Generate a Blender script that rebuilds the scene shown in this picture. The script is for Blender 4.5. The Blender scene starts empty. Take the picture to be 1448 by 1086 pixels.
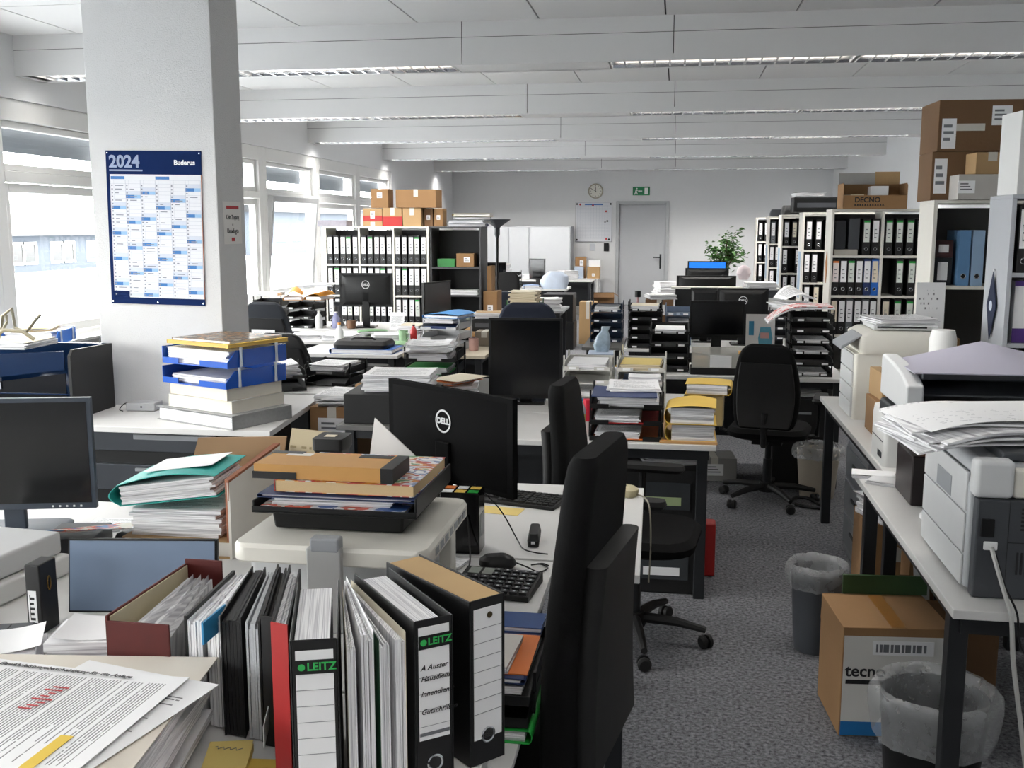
import bpy, bmesh, math, random
from mathutils import Vector, Matrix, Euler

SC = bpy.context.scene
COL = SC.collection
RN = random.Random(11)
PI = math.pi
DESK = 0.74

# ---------------------------------------------------------------- camera
FPX, CAMH, PITCH, YAW = 1455.0, 1.72, math.radians(8.7), math.radians(9.0)
cam_d = bpy.data.cameras.new('camera')
cam = bpy.data.objects.new('camera', cam_d)
COL.objects.link(cam)
cam.location = (0, 0, CAMH)
cam.rotation_euler = (math.radians(90) - PITCH, 0, YAW)
cam_d.sensor_width = 36.0
cam_d.lens = 36.0 * FPX / 1448.0
cam_d.clip_end = 300
SC.camera = cam

# ---------------------------------------------------------------- sky, exposure
world = bpy.data.worlds.new('overcast_sky')
SC.world = world
world.use_nodes = True
wn = world.node_tree
wn.nodes['Background'].inputs['Color'].default_value = (1.0, 0.975, 0.94, 1)
wn.nodes['Background'].inputs['Strength'].default_value = 15.0
SC.view_settings.view_transform = 'Standard'
SC.view_settings.look = 'None'
SC.view_settings.gamma = 1.0
SC.view_settings.use_curve_mapping = False
SC.view_settings.exposure = 0.5
SC.cycles.use_denoising = True
SC.cycles.max_bounces = 8
SC.cycles.diffuse_bounces = 5
SC.cycles.glossy_bounces = 3
SC.cycles.transparent_max_bounces = 12
SC.cycles.sample_clamp_indirect = 6.0
LAMP_W = 18.0     # watts of one ceiling tube


def at(px, py, z):
    """Room point at height z seen at a photo pixel (the camera above)."""
    r = (px - 724.0) / FPX
    u = (543.0 - py) / FPX
    f = math.cos(PITCH) + u * math.sin(PITCH)
    w = u * math.cos(PITCH) - math.sin(PITCH)
    dx = r * math.cos(YAW) - f * math.sin(YAW)
    dy = r * math.sin(YAW) + f * math.cos(YAW)
    t = (z - CAMH) / w
    return dx * t, dy * t


def aty(px, py, Y):
    r = (px - 724.0) / FPX
    u = (543.0 - py) / FPX
    f = math.cos(PITCH) + u * math.sin(PITCH)
    w = u * math.cos(PITCH) - math.sin(PITCH)
    dx = r * math.cos(YAW) - f * math.sin(YAW)
    dy = r * math.sin(YAW) + f * math.cos(YAW)
    t = Y / dy
    return dx * t, CAMH + w * t


# ---------------------------------------------------------------- materials
def lin(h):
    h = h.lstrip('#')
    o = []
    for i in (0, 2, 4):
        c = int(h[i:i + 2], 16) / 255.0
        o.append(c / 12.92 if c <= 0.04045 else ((c + 0.055) / 1.055) ** 2.4)
    return (o[0], o[1], o[2], 1.0)


_M = {}


class NT:
    def __init__(s, m):
        s.t = m.node_tree
        s.n, s.l = s.t.nodes, s.t.links

    def add(s, typ, **kw):
        x = s.n.new(typ)
        for k, v in kw.items():
            setattr(x, k, v)
        return x

    def put(s, sock, v):
        if hasattr(v, 'is_output'):
            s.l.new(v, sock)
        elif v is not None:
            sock.default_value = v

    def math(s, op, a, b=None, c=None):
        x = s.add('ShaderNodeMath', operation=op)
        s.put(x.inputs[0], a)
        s.put(x.inputs[1], b)
        s.put(x.inputs[2], c)
        return x.outputs[0]

    def mix(s, f, a, b):
        x = s.add('ShaderNodeMix', data_type='RGBA')
        s.put(x.inputs[0], f)
        s.put(x.inputs[6], a)
        s.put(x.inputs[7], b)
        return x.outputs[2]

    def noise(s, vec, scale, detail=2.0):
        x = s.add('ShaderNodeTexNoise')
        s.put(x.inputs['Vector'], vec)
        x.inputs['Scale'].default_value = scale
        x.inputs['Detail'].default_value = detail
        return x.outputs[0]

    def coord(s, k='Object'):
        return s.add('ShaderNodeTexCoord').outputs[k]

    def xyz(s, v):
        x = s.add('ShaderNodeSeparateXYZ')
        s.put(x.inputs[0], v)
        return x.outputs[0], x.outputs[1], x.outputs[2]

    def comb(s, a, b, c):
        x = s.add('ShaderNodeCombineXYZ')
        for i, v in enumerate((a, b, c)):
            s.put(x.inputs[i], v)
        return x.outputs[0]


def M(name, col='#808080', rough=0.5, metal=0.0, vary=0.08, vs=14.0, bump=0.0, bs=120.0, trans=0.0, emit=0.0, spec=0.5, coat=0.0):
    """A plain material with a little noise in colour and relief."""
    if name in _M:
        return _M[name]
    m = bpy.data.materials.new(name)
    m.use_nodes = True
    k = NT(m)
    b = k.n['Principled BSDF']
    c = lin(col) if isinstance(col, str) else col
    b.inputs['Roughness'].default_value = rough
    b.inputs['Metallic'].default_value = metal
    b.inputs['Specular IOR Level'].default_value = spec
    b.inputs['Coat Weight'].default_value = coat
    if vary > 0:
        n = k.noise(k.coord(), vs, 3.0)
        lo = tuple(x * (1 - vary) for x in c[:3]) + (1,)
        hi = tuple(min(1, x * (1 + vary)) for x in c[:3]) + (1,)
        k.put(b.inputs['Base Color'], k.mix(n, lo, hi))
    else:
        b.inputs['Base Color'].default_value = c
    if trans:
        b.inputs['Alpha'].default_value = 1 - trans
    if emit:
        b.inputs['Emission Color'].default_value = c
        b.inputs['Emission Strength'].default_value = emit
    if bump > 0:
        bp = k.add('ShaderNodeBump')
        bp.inputs['Strength'].default_value = bump
        bp.inputs['Distance'].default_value = 0.01
        k.put(bp.inputs['Height'], k.noise(k.coord(), bs, 4.0))
        k.l.new(bp.outputs[0], b.inputs['Normal'])
    _M[name] = m
    return m


def sheaf(name, col, dark, freq=420.0):
    """Edges of many stacked sheets: fine uneven lines across the object's z."""
    if name in _M:
        return _M[name]
    m = bpy.data.materials.new(name)
    m.use_nodes = True
    k = NT(m)
    b = k.n['Principled BSDF']
    x, y, z = k.xyz(k.coord())
    n = k.noise(k.comb(k.math('MULTIPLY', x, 6.0), k.math('MULTIPLY', y, 6.0), k.math('MULTIPLY', z, freq)), 1.0, 1.0)
    f = k.math('SMOOTH_MAX', k.math('MULTIPLY_ADD', n, 3.2, -0.9), 0.0, 0.05)
    k.put(b.inputs['Base Color'], k.mix(k.math('MINIMUM', f, 1.0), lin(dark), lin(col)))
    b.inputs['Roughness'].default_value = 0.8
    _M[name] = m
    return m


def sheafx(name, col, dark, freq=500.0):
    """The same for sheets standing on edge (lines across x)."""
    if name in _M:
        return _M[name]
    m = bpy.data.materials.new(name)
    m.use_nodes = True
    k = NT(m)
    b = k.n['Principled BSDF']
    x, y, z = k.xyz(k.coord())
    n = k.noise(k.comb(k.math('MULTIPLY', x, freq), k.math('MULTIPLY', y, 5.0), k.math('MULTIPLY', z, 4.0)), 1.0, 1.0)
    f = k.math('MULTIPLY_ADD', n, 3.0, -0.8)
    k.put(b.inputs['Base Color'], k.mix(k.math('MAXIMUM', k.math('MINIMUM', f, 1.0), 0.0), lin(dark), lin(col)))
    b.inputs['Roughness'].default_value = 0.8
    _M[name] = m
    return m


def printed(name, paper='#eeeeef', ink='#3c3c44', lines=34.0, word=46.0, fill=0.62, seed=0.0, top=0.9, red=False):
    """Printed sheet: rows of word-like dashes in the sheet's own 0..1 coordinates."""
    if name in _M:
        return _M[name]
    m = bpy.data.materials.new(name)
    m.use_nodes = True
    k = NT(m)
    b = k.n['Principled BSDF']
    x, y, z = k.xyz(k.coord('Generated'))
    row = k.math('FLOOR', k.math('MULTIPLY', y, lines))
    fr = k.math('FRACT', k.math('MULTIPLY', y, lines))
    band = k.math('MULTIPLY', k.math('GREATER_THAN', fr, 0.34), k.math('LESS_THAN', fr, 0.76))
    wd = k.noise(k.comb(k.math('MULTIPLY', x, word), k.math('MULTIPLY_ADD', row, 7.31, seed), 0.0), 1.0, 1.0)
    words = k.math('GREATER_THAN', wd, 1.0 - fill)
    ln = k.noise(k.comb(0.5, k.math('MULTIPLY_ADD', row, 3.17, seed + 9.0), 0.0), 1.0, 0.0)
    endx = k.math('MULTIPLY_ADD', ln, 1.5, 0.05)
    inside = k.math('MULTIPLY', k.math('GREATER_THAN', x, 0.09), k.math('LESS_THAN', x, k.math('MINIMUM', endx, 0.91)))
    inside = k.math('MULTIPLY', inside, k.math('MULTIPLY', k.math('GREATER_THAN', y, 0.1), k.math('LESS_THAN', y, top)))
    gap = k.math('GREATER_THAN', k.noise(k.comb(0.1, k.math('MULTIPLY_ADD', row, 0.83, seed + 3.0), 0.0), 1.0, 0.0), 0.36)
    f = k.math('MULTIPLY', k.math('MULTIPLY', band, words), k.math('MULTIPLY', inside, gap))
    col = k.mix(k.math('MULTIPLY', f, 0.8), lin(paper), lin(ink))
    k.put(b.inputs['Base Color'], col)
    b.inputs['Roughness'].default_value = 0.75
    _M[name] = m
    return m


def picture(name, cols, scale=3.0, seed=0.0, rough=0.35):
    """A glossy printed cover: blotches of a few colours."""
    if name in _M:
        return _M[name]
    m = bpy.data.materials.new(name)
    m.use_nodes = True
    k = NT(m)
    b = k.n['Principled BSDF']
    x, y, z = k.xyz(k.coord('Generated'))
    n = k.noise(k.comb(k.math('MULTIPLY_ADD', x, scale * 1.3, seed), k.math('MULTIPLY', y, scale * 2), seed), 1.0, 3.0)
    r = k.add('ShaderNodeValToRGB')
    r.color_ramp.interpolation = 'CONSTANT'
    e = r.color_ramp.elements
    e[0].position, e[0].color = 0.0, lin(cols[0])
    e[1].position, e[1].color = 0.36, lin(cols[1])
    for i, c in enumerate(cols[2:]):
        q = e.new(0.36 + 0.28 * (i + 1) / (len(cols) - 1))
        q.color = lin(c)
    k.put(r.inputs[0], n)
    k.put(b.inputs['Base Color'], r.outputs[0])
    b.inputs['Roughness'].default_value = rough
    _M[name] = m
    return m


def cardboard(name, col):
    return M(name, col, 0.85, vary=0.1, vs=5.0, bump=0.12, bs=60)


# ---------------------------------------------------------------- mesh building
class MB:
    """Collects shapes; build() links them as ONE mesh object."""

    def __init__(s):
        s.v, s.f, s.mi = [], [], []
        s.T = Matrix.Identity(4)

    def _v(s, pts):
        b = len(s.v)
        s.v.extend([s.T @ Vector(p) for p in pts])
        return b

    def _f(s, idx, m):
        s.f.append(idx)
        s.mi.append(m)

    def box(s, x0, y0, z0, x1, y1, z1, m=0):
        if x0 > x1: x0, x1 = x1, x0
        if y0 > y1: y0, y1 = y1, y0
        if z0 > z1: z0, z1 = z1, z0
        b = s._v([(x0, y0, z0), (x1, y0, z0), (x1, y1, z0), (x0, y1, z0), (x0, y0, z1), (x1, y0, z1), (x1, y1, z1), (x0, y1, z1)])
        for q in ((0, 3, 2, 1), (4, 5, 6, 7), (0, 1, 5, 4), (1, 2, 6, 5), (2, 3, 7, 6), (3, 0, 4, 7)):
            s._f([b + i for i in q], m)
        return s

    def hexa(s, p, m=0):
        """8 corners: bottom ring then top ring, both counter-clockwise from above."""
        b = s._v(p)
        for q in ((0, 3, 2, 1), (4, 5, 6, 7), (0, 1, 5, 4), (1, 2, 6, 5), (2, 3, 7, 6), (3, 0, 4, 7)):
            s._f([b + i for i in q], m)
        return s

    def prism(s, poly, z0, z1, m=0, axis='z'):
        """Extrude a counter-clockwise outline. axis x: outline is (y,z); axis y: outline is (x,z)."""
        def p3(a, c, h):
            return (a, c, h) if axis == 'z' else ((h, a, c) if axis == 'x' else (a, h, c))
        if axis == 'y':
            z0, z1 = z1, z0
        n = len(poly)
        b = s._v([p3(a, c, z0) for a, c in poly] + [p3(a, c, z1) for a, c in poly])
        s._f([b + i for i in reversed(range(n))], m)
        s._f([b + n + i for i in range(n)], m)
        for i in range(n):
            j = (i + 1) % n
            s._f([b + i, b + j, b + n + j, b + n + i], m)
        return s

    def loft(s, rings, m=0, cap=True, close=True):
        n = len(rings[0])
        b = s._v([p for r in rings for p in r])
        for k in range(len(rings) - 1):
            for i in range(n if close else n - 1):
                j = (i + 1) % n
                s._f([b + k * n + i, b + k * n + j, b + (k + 1) * n + j, b + (k + 1) * n + i], m)
        if cap:
            s._f([b + i for i in reversed(range(n))], m)
            s._f([b + (len(rings) - 1) * n + i for i in range(n)], m)
        return s

    def lathe(s, prof, n=20, c=(0, 0, 0), m=0, cap=True):
        rings = [[(c[0] + r * math.cos(2 * PI * i / n), c[1] + r * math.sin(2 * PI * i / n), c[2] + z) for i in range(n)] for r, z in prof]
        return s.loft(rings, m, cap)

    def tube(s, pts, r, n=8, m=0, cap=True):
        pts = [Vector(p) for p in pts]
        rings = []
        up = Vector((0, 0, 1))
        for i, p in enumerate(pts):
            d = (pts[min(i + 1, len(pts) - 1)] - pts[max(i - 1, 0)])
            d = d.normalized() if d.length > 1e-9 else Vector((0, 0, 1))
            a = d.cross(up)
            if a.length < 0.05:
                a = d.cross(Vector((1, 0, 0)))
            a.normalize()
            c = a.cross(d).normalized()
            rr = r[i] if isinstance(r, (list, tuple)) else r
            rings.append([tuple(p + rr * (math.cos(2 * PI * k / n) * a - math.sin(2 * PI * k / n) * c)) for k in range(n)])
        return s.loft(rings, m, cap)

    def sheet(s, fn, nu=10, nv=10, t=0.0008, m=0, m2=None):
        """A thin bent sheet; fn(u, v) -> point, thickened downward by t."""
        top = [fn(u / nu, v / nv) for v in range(nv + 1) for u in range(nu + 1)]
        b = s._v(top)
        c = s._v([(p[0], p[1], p[2] - t) for p in top])
        w = nu + 1
        m2 = m if m2 is None else m2
        for v in range(nv):
            for u in range(nu):
                i = v * w + u
                s._f([b + i, b + i + 1, b + i + w + 1, b + i + w], m)
                s._f([c + i, c + i + w, c + i + w + 1, c + i + 1], m2)
        for u in range(nu):
            s._f([b + u, c + u, c + u + 1, b + u + 1], m2)
            i = nv * w + u
            s._f([b + i, b + i + 1, c + i + 1, c + i], m2)
        for v in range(nv):
            i = v * w
            s._f([b + i, b + i + w, c + i + w, c + i], m2)
            i = v * w + nu
            s._f([b + i, c + i, c + i + w, b + i + w], m2)
        return s

    def build(s, name, mats, parent=None, bevel=0.0, seg=2, sharp=35):
        me = bpy.data.meshes.new(name)
        me.from_pydata([tuple(v) for v in s.v], [], s.f)
        mats = mats if isinstance(mats, (list, tuple)) else [mats]
        for m in mats:
            me.materials.append(m)
        me.polygons.foreach_set('material_index', s.mi)
        bm = bmesh.new()
        bm.from_mesh(me)
        lim = math.radians(sharp)
        for e in bm.edges:
            if len(e.link_faces) == 2 and e.calc_face_angle(0.0) > lim:
                e.smooth = False
        for f in bm.faces:
            f.smooth = True
        bm.to_mesh(me)
        bm.free()
        o = bpy.data.objects.new(name, me)
        COL.objects.link(o)
        if parent is not None:
            o.parent = parent
        if bevel > 0:
            md = o.modifiers.new('edge', 'BEVEL')
            md.width = bevel
            md.segments = seg
            md.limit_method = 'ANGLE'
            md.angle_limit = math.radians(40)
            md.harden_normals = True
        return o


def tag(o, label, cat, group=None):
    o['label'] = label
    o['category'] = cat
    if group:
        o['group'] = group
    return o


def thing(name, label, cat, loc=(0, 0, 0), rz=0.0, group=None, rot=None):
    o = bpy.data.objects.new(name, None)
    o.empty_display_size = 0.1
    COL.objects.link(o)
    o.location = loc
    o.rotation_euler = rot if rot else (0, 0, rz)
    return tag(o, label, cat, group)


def solo(mb, name, mats, label, cat, loc=(0, 0, 0), rz=0.0, group=None, bevel=0.0, rot=None):
    o = mb.build(name, mats, None, bevel)
    o.location = loc
    o.rotation_euler = rot if rot else (0, 0, rz)
    return tag(o, label, cat, group)


def struct(o):
    o['kind'] = 'structure'
    return o


def kids(o):
    return [c for c in COL.objects if c.parent is o]


def dup(src, label, loc, rz=0.0, group=None, rot=None, tree=None):
    """Copy a thing, its parts and their sub-parts (mesh data shared)."""
    tree = tree or TREES.setdefault(src.name, [(c, [g for g in kids(c)]) for c in kids(src)])
    r = src.copy()
    COL.objects.link(r)
    r.location = loc
    r.rotation_euler = rot if rot else (0, 0, rz)
    r['label'] = label
    if group:
        r['group'] = group
    for c, gs in tree:
        d = c.copy()
        COL.objects.link(d)
        d.parent = r
        for g in gs:
            h = g.copy()
            COL.objects.link(h)
            h.parent = d
    return r


TREES = {}


def lettering(s, mat, parent, loc, rot, size, name='lettering', align='LEFT', ext=0.0004, sx=1.0, shear=0.0, bold=0.0):
    cu = bpy.data.curves.new('t', 'FONT')
    cu.body = s
    cu.size = size
    cu.extrude = ext
    cu.align_x = align
    cu.align_y = 'CENTER'
    cu.shear = shear
    cu.offset = bold
    cu.space_line = 1.1
    cu.resolution_u = 3
    tmp = bpy.data.objects.new('t', cu)
    COL.objects.link(tmp)
    dg = bpy.context.evaluated_depsgraph_get()
    me = bpy.data.meshes.new_from_object(tmp.evaluated_get(dg))
    COL.objects.unlink(tmp)
    bpy.data.objects.remove(tmp)
    me.materials.clear()
    me.materials.append(mat)
    o = bpy.data.objects.new(name, me)
    me.name = name
    COL.objects.link(o)
    o.parent = parent
    o.location = loc
    o.rotation_euler = rot
    o.scale = (sx, 1, 1)
    return o


def rring(cx, cy, w, d, r, z, n=5):
    """Rounded rectangle ring in the xy plane at height z."""
    r = min(r, w / 2 - 1e-4, d / 2 - 1e-4)
    out = []
    for (sx, sy, a0) in ((1, 1, 0), (-1, 1, 90), (-1, -1, 180), (1, -1, 270)):
        for i in range(n + 1):
            a = math.radians(a0 + 90 * i / n)
            out.append((cx + sx * (w / 2 - r) + r * math.cos(a), cy + sy * (d / 2 - r) + r * math.sin(a), z))
    return out


# shared materials
WHITE_TOP = M('white laminate', '#d2d1cf', 0.35, vary=0.03)
BEIGE_TOP = M('beige laminate', '#c2b7a2', 0.4, vary=0.04)
WOOD_TOP = M('oak laminate', '#b98f5c', 0.45, vary=0.12, vs=8)
STEEL = M('dark grey steel', '#222427', 0.45, metal=0.2, vary=0.04)
BLACK = M('black plastic', '#0e0f10', 0.45, vary=0.05, spec=.35)
BLACKM = M('matt black plastic', '#0d0d0e', 0.6, vary=0.06, bump=0.03, bs=300)
GLOSS = M('gloss black plastic', '#08080a', 0.12, vary=0.0)
SCREEN = M('dark screen', '#06070a', 0.16, vary=0.0)
GREYPL = M('grey plastic', '#8f9296', 0.45, vary=0.03)
LGREY = M('light grey plastic', '#c9cacb', 0.42, vary=0.03)
CREAM = M('cream plastic', '#d9d6cd', 0.42, vary=0.03)
DGREY = M('dark grey plastic', '#3d4045', 0.45, vary=0.04)
WHITEM = M('white paint', '#d8d8d6', 0.5, vary=0.02)
CHROME = M('chrome', '#c9ccd0', 0.18, metal=1.0, vary=0.0)
FABRIC = M('black fabric', '#0a0a0b', 0.9, vary=0.25, vs=60, bump=0.25, bs=700, spec=0.2)
LEATHER = M('black leatherette', '#0e0f11', 0.48, vary=0.1, bump=0.08, bs=260)
PAPER = M('white paper', '#eaeaeb', 0.8, vary=0.03)
PAPERW = M('cream paper', '#ddd3bd', 0.8, vary=0.04)
YELP = M('yellow paper', '#dcc477', 0.8, vary=0.05)
INK = M('black ink', '#141417', 0.6, vary=0.0)
GREYINK = M('grey ink', '#6d6f74', 0.6, vary=0.0)
REDINK = M('red ink', '#b3262b', 0.6, vary=0.0)
WHITEINK = M('white ink', '#e8e8e8', 0.5, vary=0.0)
GREENINK = M('green ink', '#2fae54', 0.5, vary=0.0)
EDGE = sheaf('white sheet edges', '#efeff0', '#a5a3a8')
EDGEW = sheaf('cream sheet edges', '#d9ccb0', '#8a7a5e')
EDGEX = sheafx('standing sheet edges', '#f2f2f3', '#b2b0b6')
CARD = cardboard('brown cardboard', '#8d6b47')
CARDD = cardboard('dark cardboard', '#6b4f34')
CARDL = cardboard('light cardboard', '#a98a62')
TAPE = M('packing tape', '#c8c4bb', 0.3, vary=0.03)
PRINTS = [printed('printed letter %d' % i, seed=3.7 * i, lines=26 + 5 * (i % 4), fill=0.55 + 0.05 * (i % 3), top=(0.9, 0.78, 0.86)[i % 3]) for i in range(6)]
BLUE = M('blue folder', '#1d5fb4', 0.4, vary=0.05)
NAVY = M('navy folder', '#1b2f5e', 0.45, vary=0.05)
TEAL = M('teal folder', '#2fa8a0', 0.5, vary=0.05)
RED = M('red folder', '#a8201f', 0.45, vary=0.05)
GREEN = M('green folder', '#1f9e3d', 0.45, vary=0.05)
YELLOW = M('yellow folder', '#dcb850', 0.6, vary=0.05)
ORANGE = M('orange folder', '#d0702a', 0.5, vary=0.05)
BROWNF = M('brown file', '#86512e', 0.6, vary=0.08)
BINDK = M('black binder board', '#0f0f11', 0.5, vary=0.12, vs=30)
BOARD = M('kraft board', '#b99a6d', 0.7, vary=0.06)

# ================================================================ THE ROOM
X0, X1, Y0, Y1, ZC = -5.0, 3.25, -3.2, 23.0, 3.16
# daylight guide in the window band (samples the sky only, gives no light itself)
pl = bpy.data.lights.new('window_daylight', 'AREA')
pl.shape = 'RECTANGLE'
pl.size, pl.size_y = 1.9, 21.0
pl.cycles.is_portal = True
po = bpy.data.objects.new('window_daylight', pl)
COL.objects.link(po)
po.location = (-5.3, 7.5, 1.78)
po.rotation_euler = (0, math.radians(-90), 0)

# carpet
m = bpy.data.materials.new('grey loop carpet')
m.use_nodes = True
k = NT(m)
b = k.n['Principled BSDF']
co = k.coord()
n1 = k.noise(co, 70.0, 2.0)
n2 = k.noise(co, 260.0, 2.0)
n3 = k.noise(co, 1.3, 2.0)
s_ = k.math('MULTIPLY_ADD', n1, 1.7, k.math('MULTIPLY_ADD', n2, 1.1, -0.9))
c_ = k.mix(k.math('MAXIMUM', k.math('MINIMUM', s_, 1.0), 0.0), lin('#27282b'), lin('#949599'))
k.put(b.inputs['Base Color'], k.mix(k.math('MULTIPLY', n3, 0.3), c_, lin('#55555a')))
b.inputs['Roughness'].default_value = 0.95
b.inputs['Specular IOR Level'].default_value = 0.1
bp = k.add('ShaderNodeBump')
bp.inputs['Strength'].default_value = 0.5
bp.inputs['Distance'].default_value = 0.006
k.put(bp.inputs['Height'], n2)
k.l.new(bp.outputs[0], b.inputs['Normal'])
CARPET = m
WALL = M('white wall paint', '#d4d5d6', 0.8, vary=0.015, bump=0.12, bs=90)
PLASTER = M('rough column plaster', '#cfcfcf', 0.85, vary=0.02, bump=0.35, bs=140)
CEILM = M('ceiling tile', '#cfcfcf', 0.8, vary=0.02, bump=0.05, bs=200)
BEAMM = M('beam panel', '#d2d2d2', 0.55, vary=0.015)
SEAM = M('shadow gap', '#2e2e2e', 0.9, vary=0.0)
FRAMEM = M('window frame paint', '#d6d6d4', 0.4, vary=0.02)
SASHM = M('aluminium sash', '#b4b5b6', 0.4, metal=0.3, vary=0.02)

struct(MB().box(X0 - .3, Y0 - .2, -.1, X1 + .2, Y1 + .2, 0).build('floor', CARPET))
cb = MB().box(X0 - .3, Y0 - .2, ZC + .004, X1 + .2, Y1 + .2, ZC + .15, 1)
xs = [-5.0] + [-0.11 + .87 * i for i in range(-5, 4)] + [3.25]
beams = [0.5, 3.95, 7.4, 10.65, 13.75, 17.4, 21.2]
ys = [Y0]
for q in beams:
    ys += [q - .95, q + .18]
ys.append(Y1)
for i in range(len(xs) - 1):
    for j in range(len(ys) - 1):
        cb.box(xs[i] + .006, ys[j] + .005, ZC - .012, xs[i + 1] - .006, ys[j + 1] - .005, ZC + .01, 0)
struct(cb.build('ceiling', [CEILM, SEAM]))
struct(MB().box(X1, Y0 - .2, 0, X1 + .2, Y1 + .2, ZC).build('wall_right', WALL))
struct(MB().box(X0 - .3, Y0 - .2, 0, X1, Y0, ZC).build('wall_front', WALL))
DX0, DZ1 = aty(876, 288, Y1)
DX1, _ = aty(942, 288, Y1)
DZ1 = 2.2
wb = MB()
wb.box(X0, Y1, 0, DX0, Y1 + .2, ZC).box(DX1, Y1, 0, X1, Y1 + .2, ZC).box(DX0, Y1, DZ1, DX1, Y1 + .2, ZC)
struct(wb.build('wall_back', WALL))
wl = MB().box(X0 - .3, Y0, 0, X0, Y1, .78).box(X0 - .3, Y0, 2.68, X0, Y1, ZC).box(X0 - .3, 17.97, .78, X0, Y1, 2.68)
struct(wl.build('wall_left', WALL))
struct(MB().box(X0 - .02, Y0, .782, X0 + .16, 18.0, .805).build('trim_1', FRAMEM, bevel=.004))
struct(MB().box(DX1 + .1, Y1 - .015, 0, X1 - .02, Y1, .07).build('baseboard_back', M('grey skirting', '#9a9c9e', .5)))

# the column by the counter
struct(MB().box(-3.14, 5.25, 0, -2.42, 5.6, ZC - .01).build('wall_column', PLASTER, bevel=.006))

# ceiling beams with luminaires
LOUV = M('bright louvre aluminium', '#c9ccd0', 0.22, metal=1.0, vary=0.0)
TUBE = M('fluorescent tube', '#fff4e4', 0.4, vary=0.0, emit=.8)


def beam(y, n):
    b = MB()
    segs = [(-5.0, -1.535), (-1.529, -.055), (-.049, 3.25)]
    b.box(X0, y + .004, 2.9, X1, y + .356, ZC - .01, 1)
    for a, c in segs:
        b.box(a, y, 2.85, c, y + .008, 3.038, 0)
        b.box(a, y, 3.042, c, y + .008, ZC - .01, 0)
        b.box(a, y + .352, 2.85, c, y + .36, ZC - .01, 0)
    for a, c in ((-5.0, -4.95), (-1.6, -.5), (2.85, 3.25)):
        b.box(a, y + .008, 2.85, c, y + .352, 2.858, 0)
    b.box(X0, y + .325, 2.85, X1, y + .352, 2.858, 0)
    struct(b.build('trim_%d' % n, [BEAMM, SEAM]))


LAMP_POWER = [LAMP_W]


def luminaire(label, x0, x1, y, grp='louvre luminaires in the ceiling beams'):
    t = thing('ceiling_light', label, 'ceiling light', ((x0 + x1) / 2, y + .167, 2.851), 0, grp)
    h = (x1 - x0) / 2
    b = MB()
    b.box(-h, -.155, .04, h, .155, .046)
    b.box(-h, -.155, 0, h, -.148, .04).box(-h, .148, 0, h, .155, .04)
    b.box(-h, -.148, 0, -h + .01, .148, .04).box(h - .01, -.148, 0, h, .148, .04)
    b.build('housing', WHITEM, t)
    b = MB()
    n = int(2 * h / .1)
    for i in range(1, n):
        x = -h + 2 * h * i / n
        b.prism([(x - .007, .0), (x + .007, .0), (x + .0015, .033), (x - .0015, .033)], -.147, .147, axis='y')
    b.box(-h + .01, -.004, 0, h - .01, .004, .03)
    b.prism([(-.147, 0), (-.14, 0), (-.115, .034), (-.147, .034)], -h + .01, h - .01, axis='x')
    b.prism([(.14, 0), (.147, 0), (.147, .034), (.1, .034)], -h + .01, h - .01, axis='x')
    b.build('louvre', LOUV, t)
    for s in (-1, 1):
        MB().tube([(-h + .03, s * .07, .03), (h - .03, s * .07, .03)], .006, 8).build('tube', TUBE, t)
    if LAMP_W > 0:
        l = bpy.data.lights.new('lamp_light', 'AREA')
        l.shape = 'RECTANGLE'
        l.size, l.size_y = 2 * h - .1, .22
        l.energy = LAMP_POWER[0]
        l.color = (1, .965, .92)
        l.spread = math.radians(130)
        lo = bpy.data.objects.new('lamp_light', l)
        COL.objects.link(lo)
        lo.parent = t
        lo.location = (0, 0, .038)
    return t


ordn = ['first', 'second', 'third', 'fourth', 'fifth', 'sixth', 'seventh', 'eighth', 'ninth', 'tenth', 'eleventh', 'twelfth']
for i, y in enumerate(beams):
    beam(y, 2 + i)
    if y < 5:  # luminaires out of view, added to brighten the near desks
        LAMP_POWER[0] = LAMP_W * .95
        for j, (a, c) in enumerate(((-4.86, -3.26), (-3.24, -1.61), (-.49, 1.17))):
            luminaire('unseen luminaire added to brighten the near desks, %s from the windows, %s beam' % (ordn[j], ('camera side', 'column side')[i]), a, c, y)
        continue
    for j, (a, c) in enumerate(((-4.86, -3.26), (-3.24, -1.61), (-.49, 1.17), (1.19, 2.84))):
        LAMP_POWER[0] = LAMP_W * (2.9 if i > 3 else 1.4 if i == 3 else .8)
        luminaire('metal louvre luminaire, %s from the windows in the %s visible ceiling beam' % (ordn[j], ordn[i - 2]), a, c, y)

# windows: frame, shutter, two panes, sash
GLASS = bpy.data.materials.new('thin window glass')
GLASS.use_nodes = True
k = NT(GLASS)
for nd in list(k.n):
    if nd.type == 'BSDF_PRINCIPLED':
        k.n.remove(nd)
tr = k.add('ShaderNodeBsdfTransparent')
tr.inputs['Color'].default_value = (.95, .97, .98, 1)
gl = k.add('ShaderNodeBsdfGlossy')
gl.inputs['Roughness'].default_value = 0.02
mx = k.add('ShaderNodeMixShader')
mx.inputs[0].default_value = 0.05
k.l.new(tr.outputs[0], mx.inputs[1])
k.l.new(gl.outputs[0], mx.inputs[2])
k.l.new(mx.outputs[0], k.n['Material Output'].inputs['Surface'])
SHUT = M('grey roller shutter', '#5d6167', 0.6, vary=0.03)


def frame_bars(b, y0, y1, z0, z1, xa, xb, w):
    b.box(xa, y0, z0, xb, y0 + w, z1).box(xa, y1 - w, z0, xb, y1, z1)
    b.box(xa, y0 + w, z0, xb, y1 - w, z0 + w).box(xa, y0 + w, z1 - w, xb, y1 - w, z1)


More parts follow.
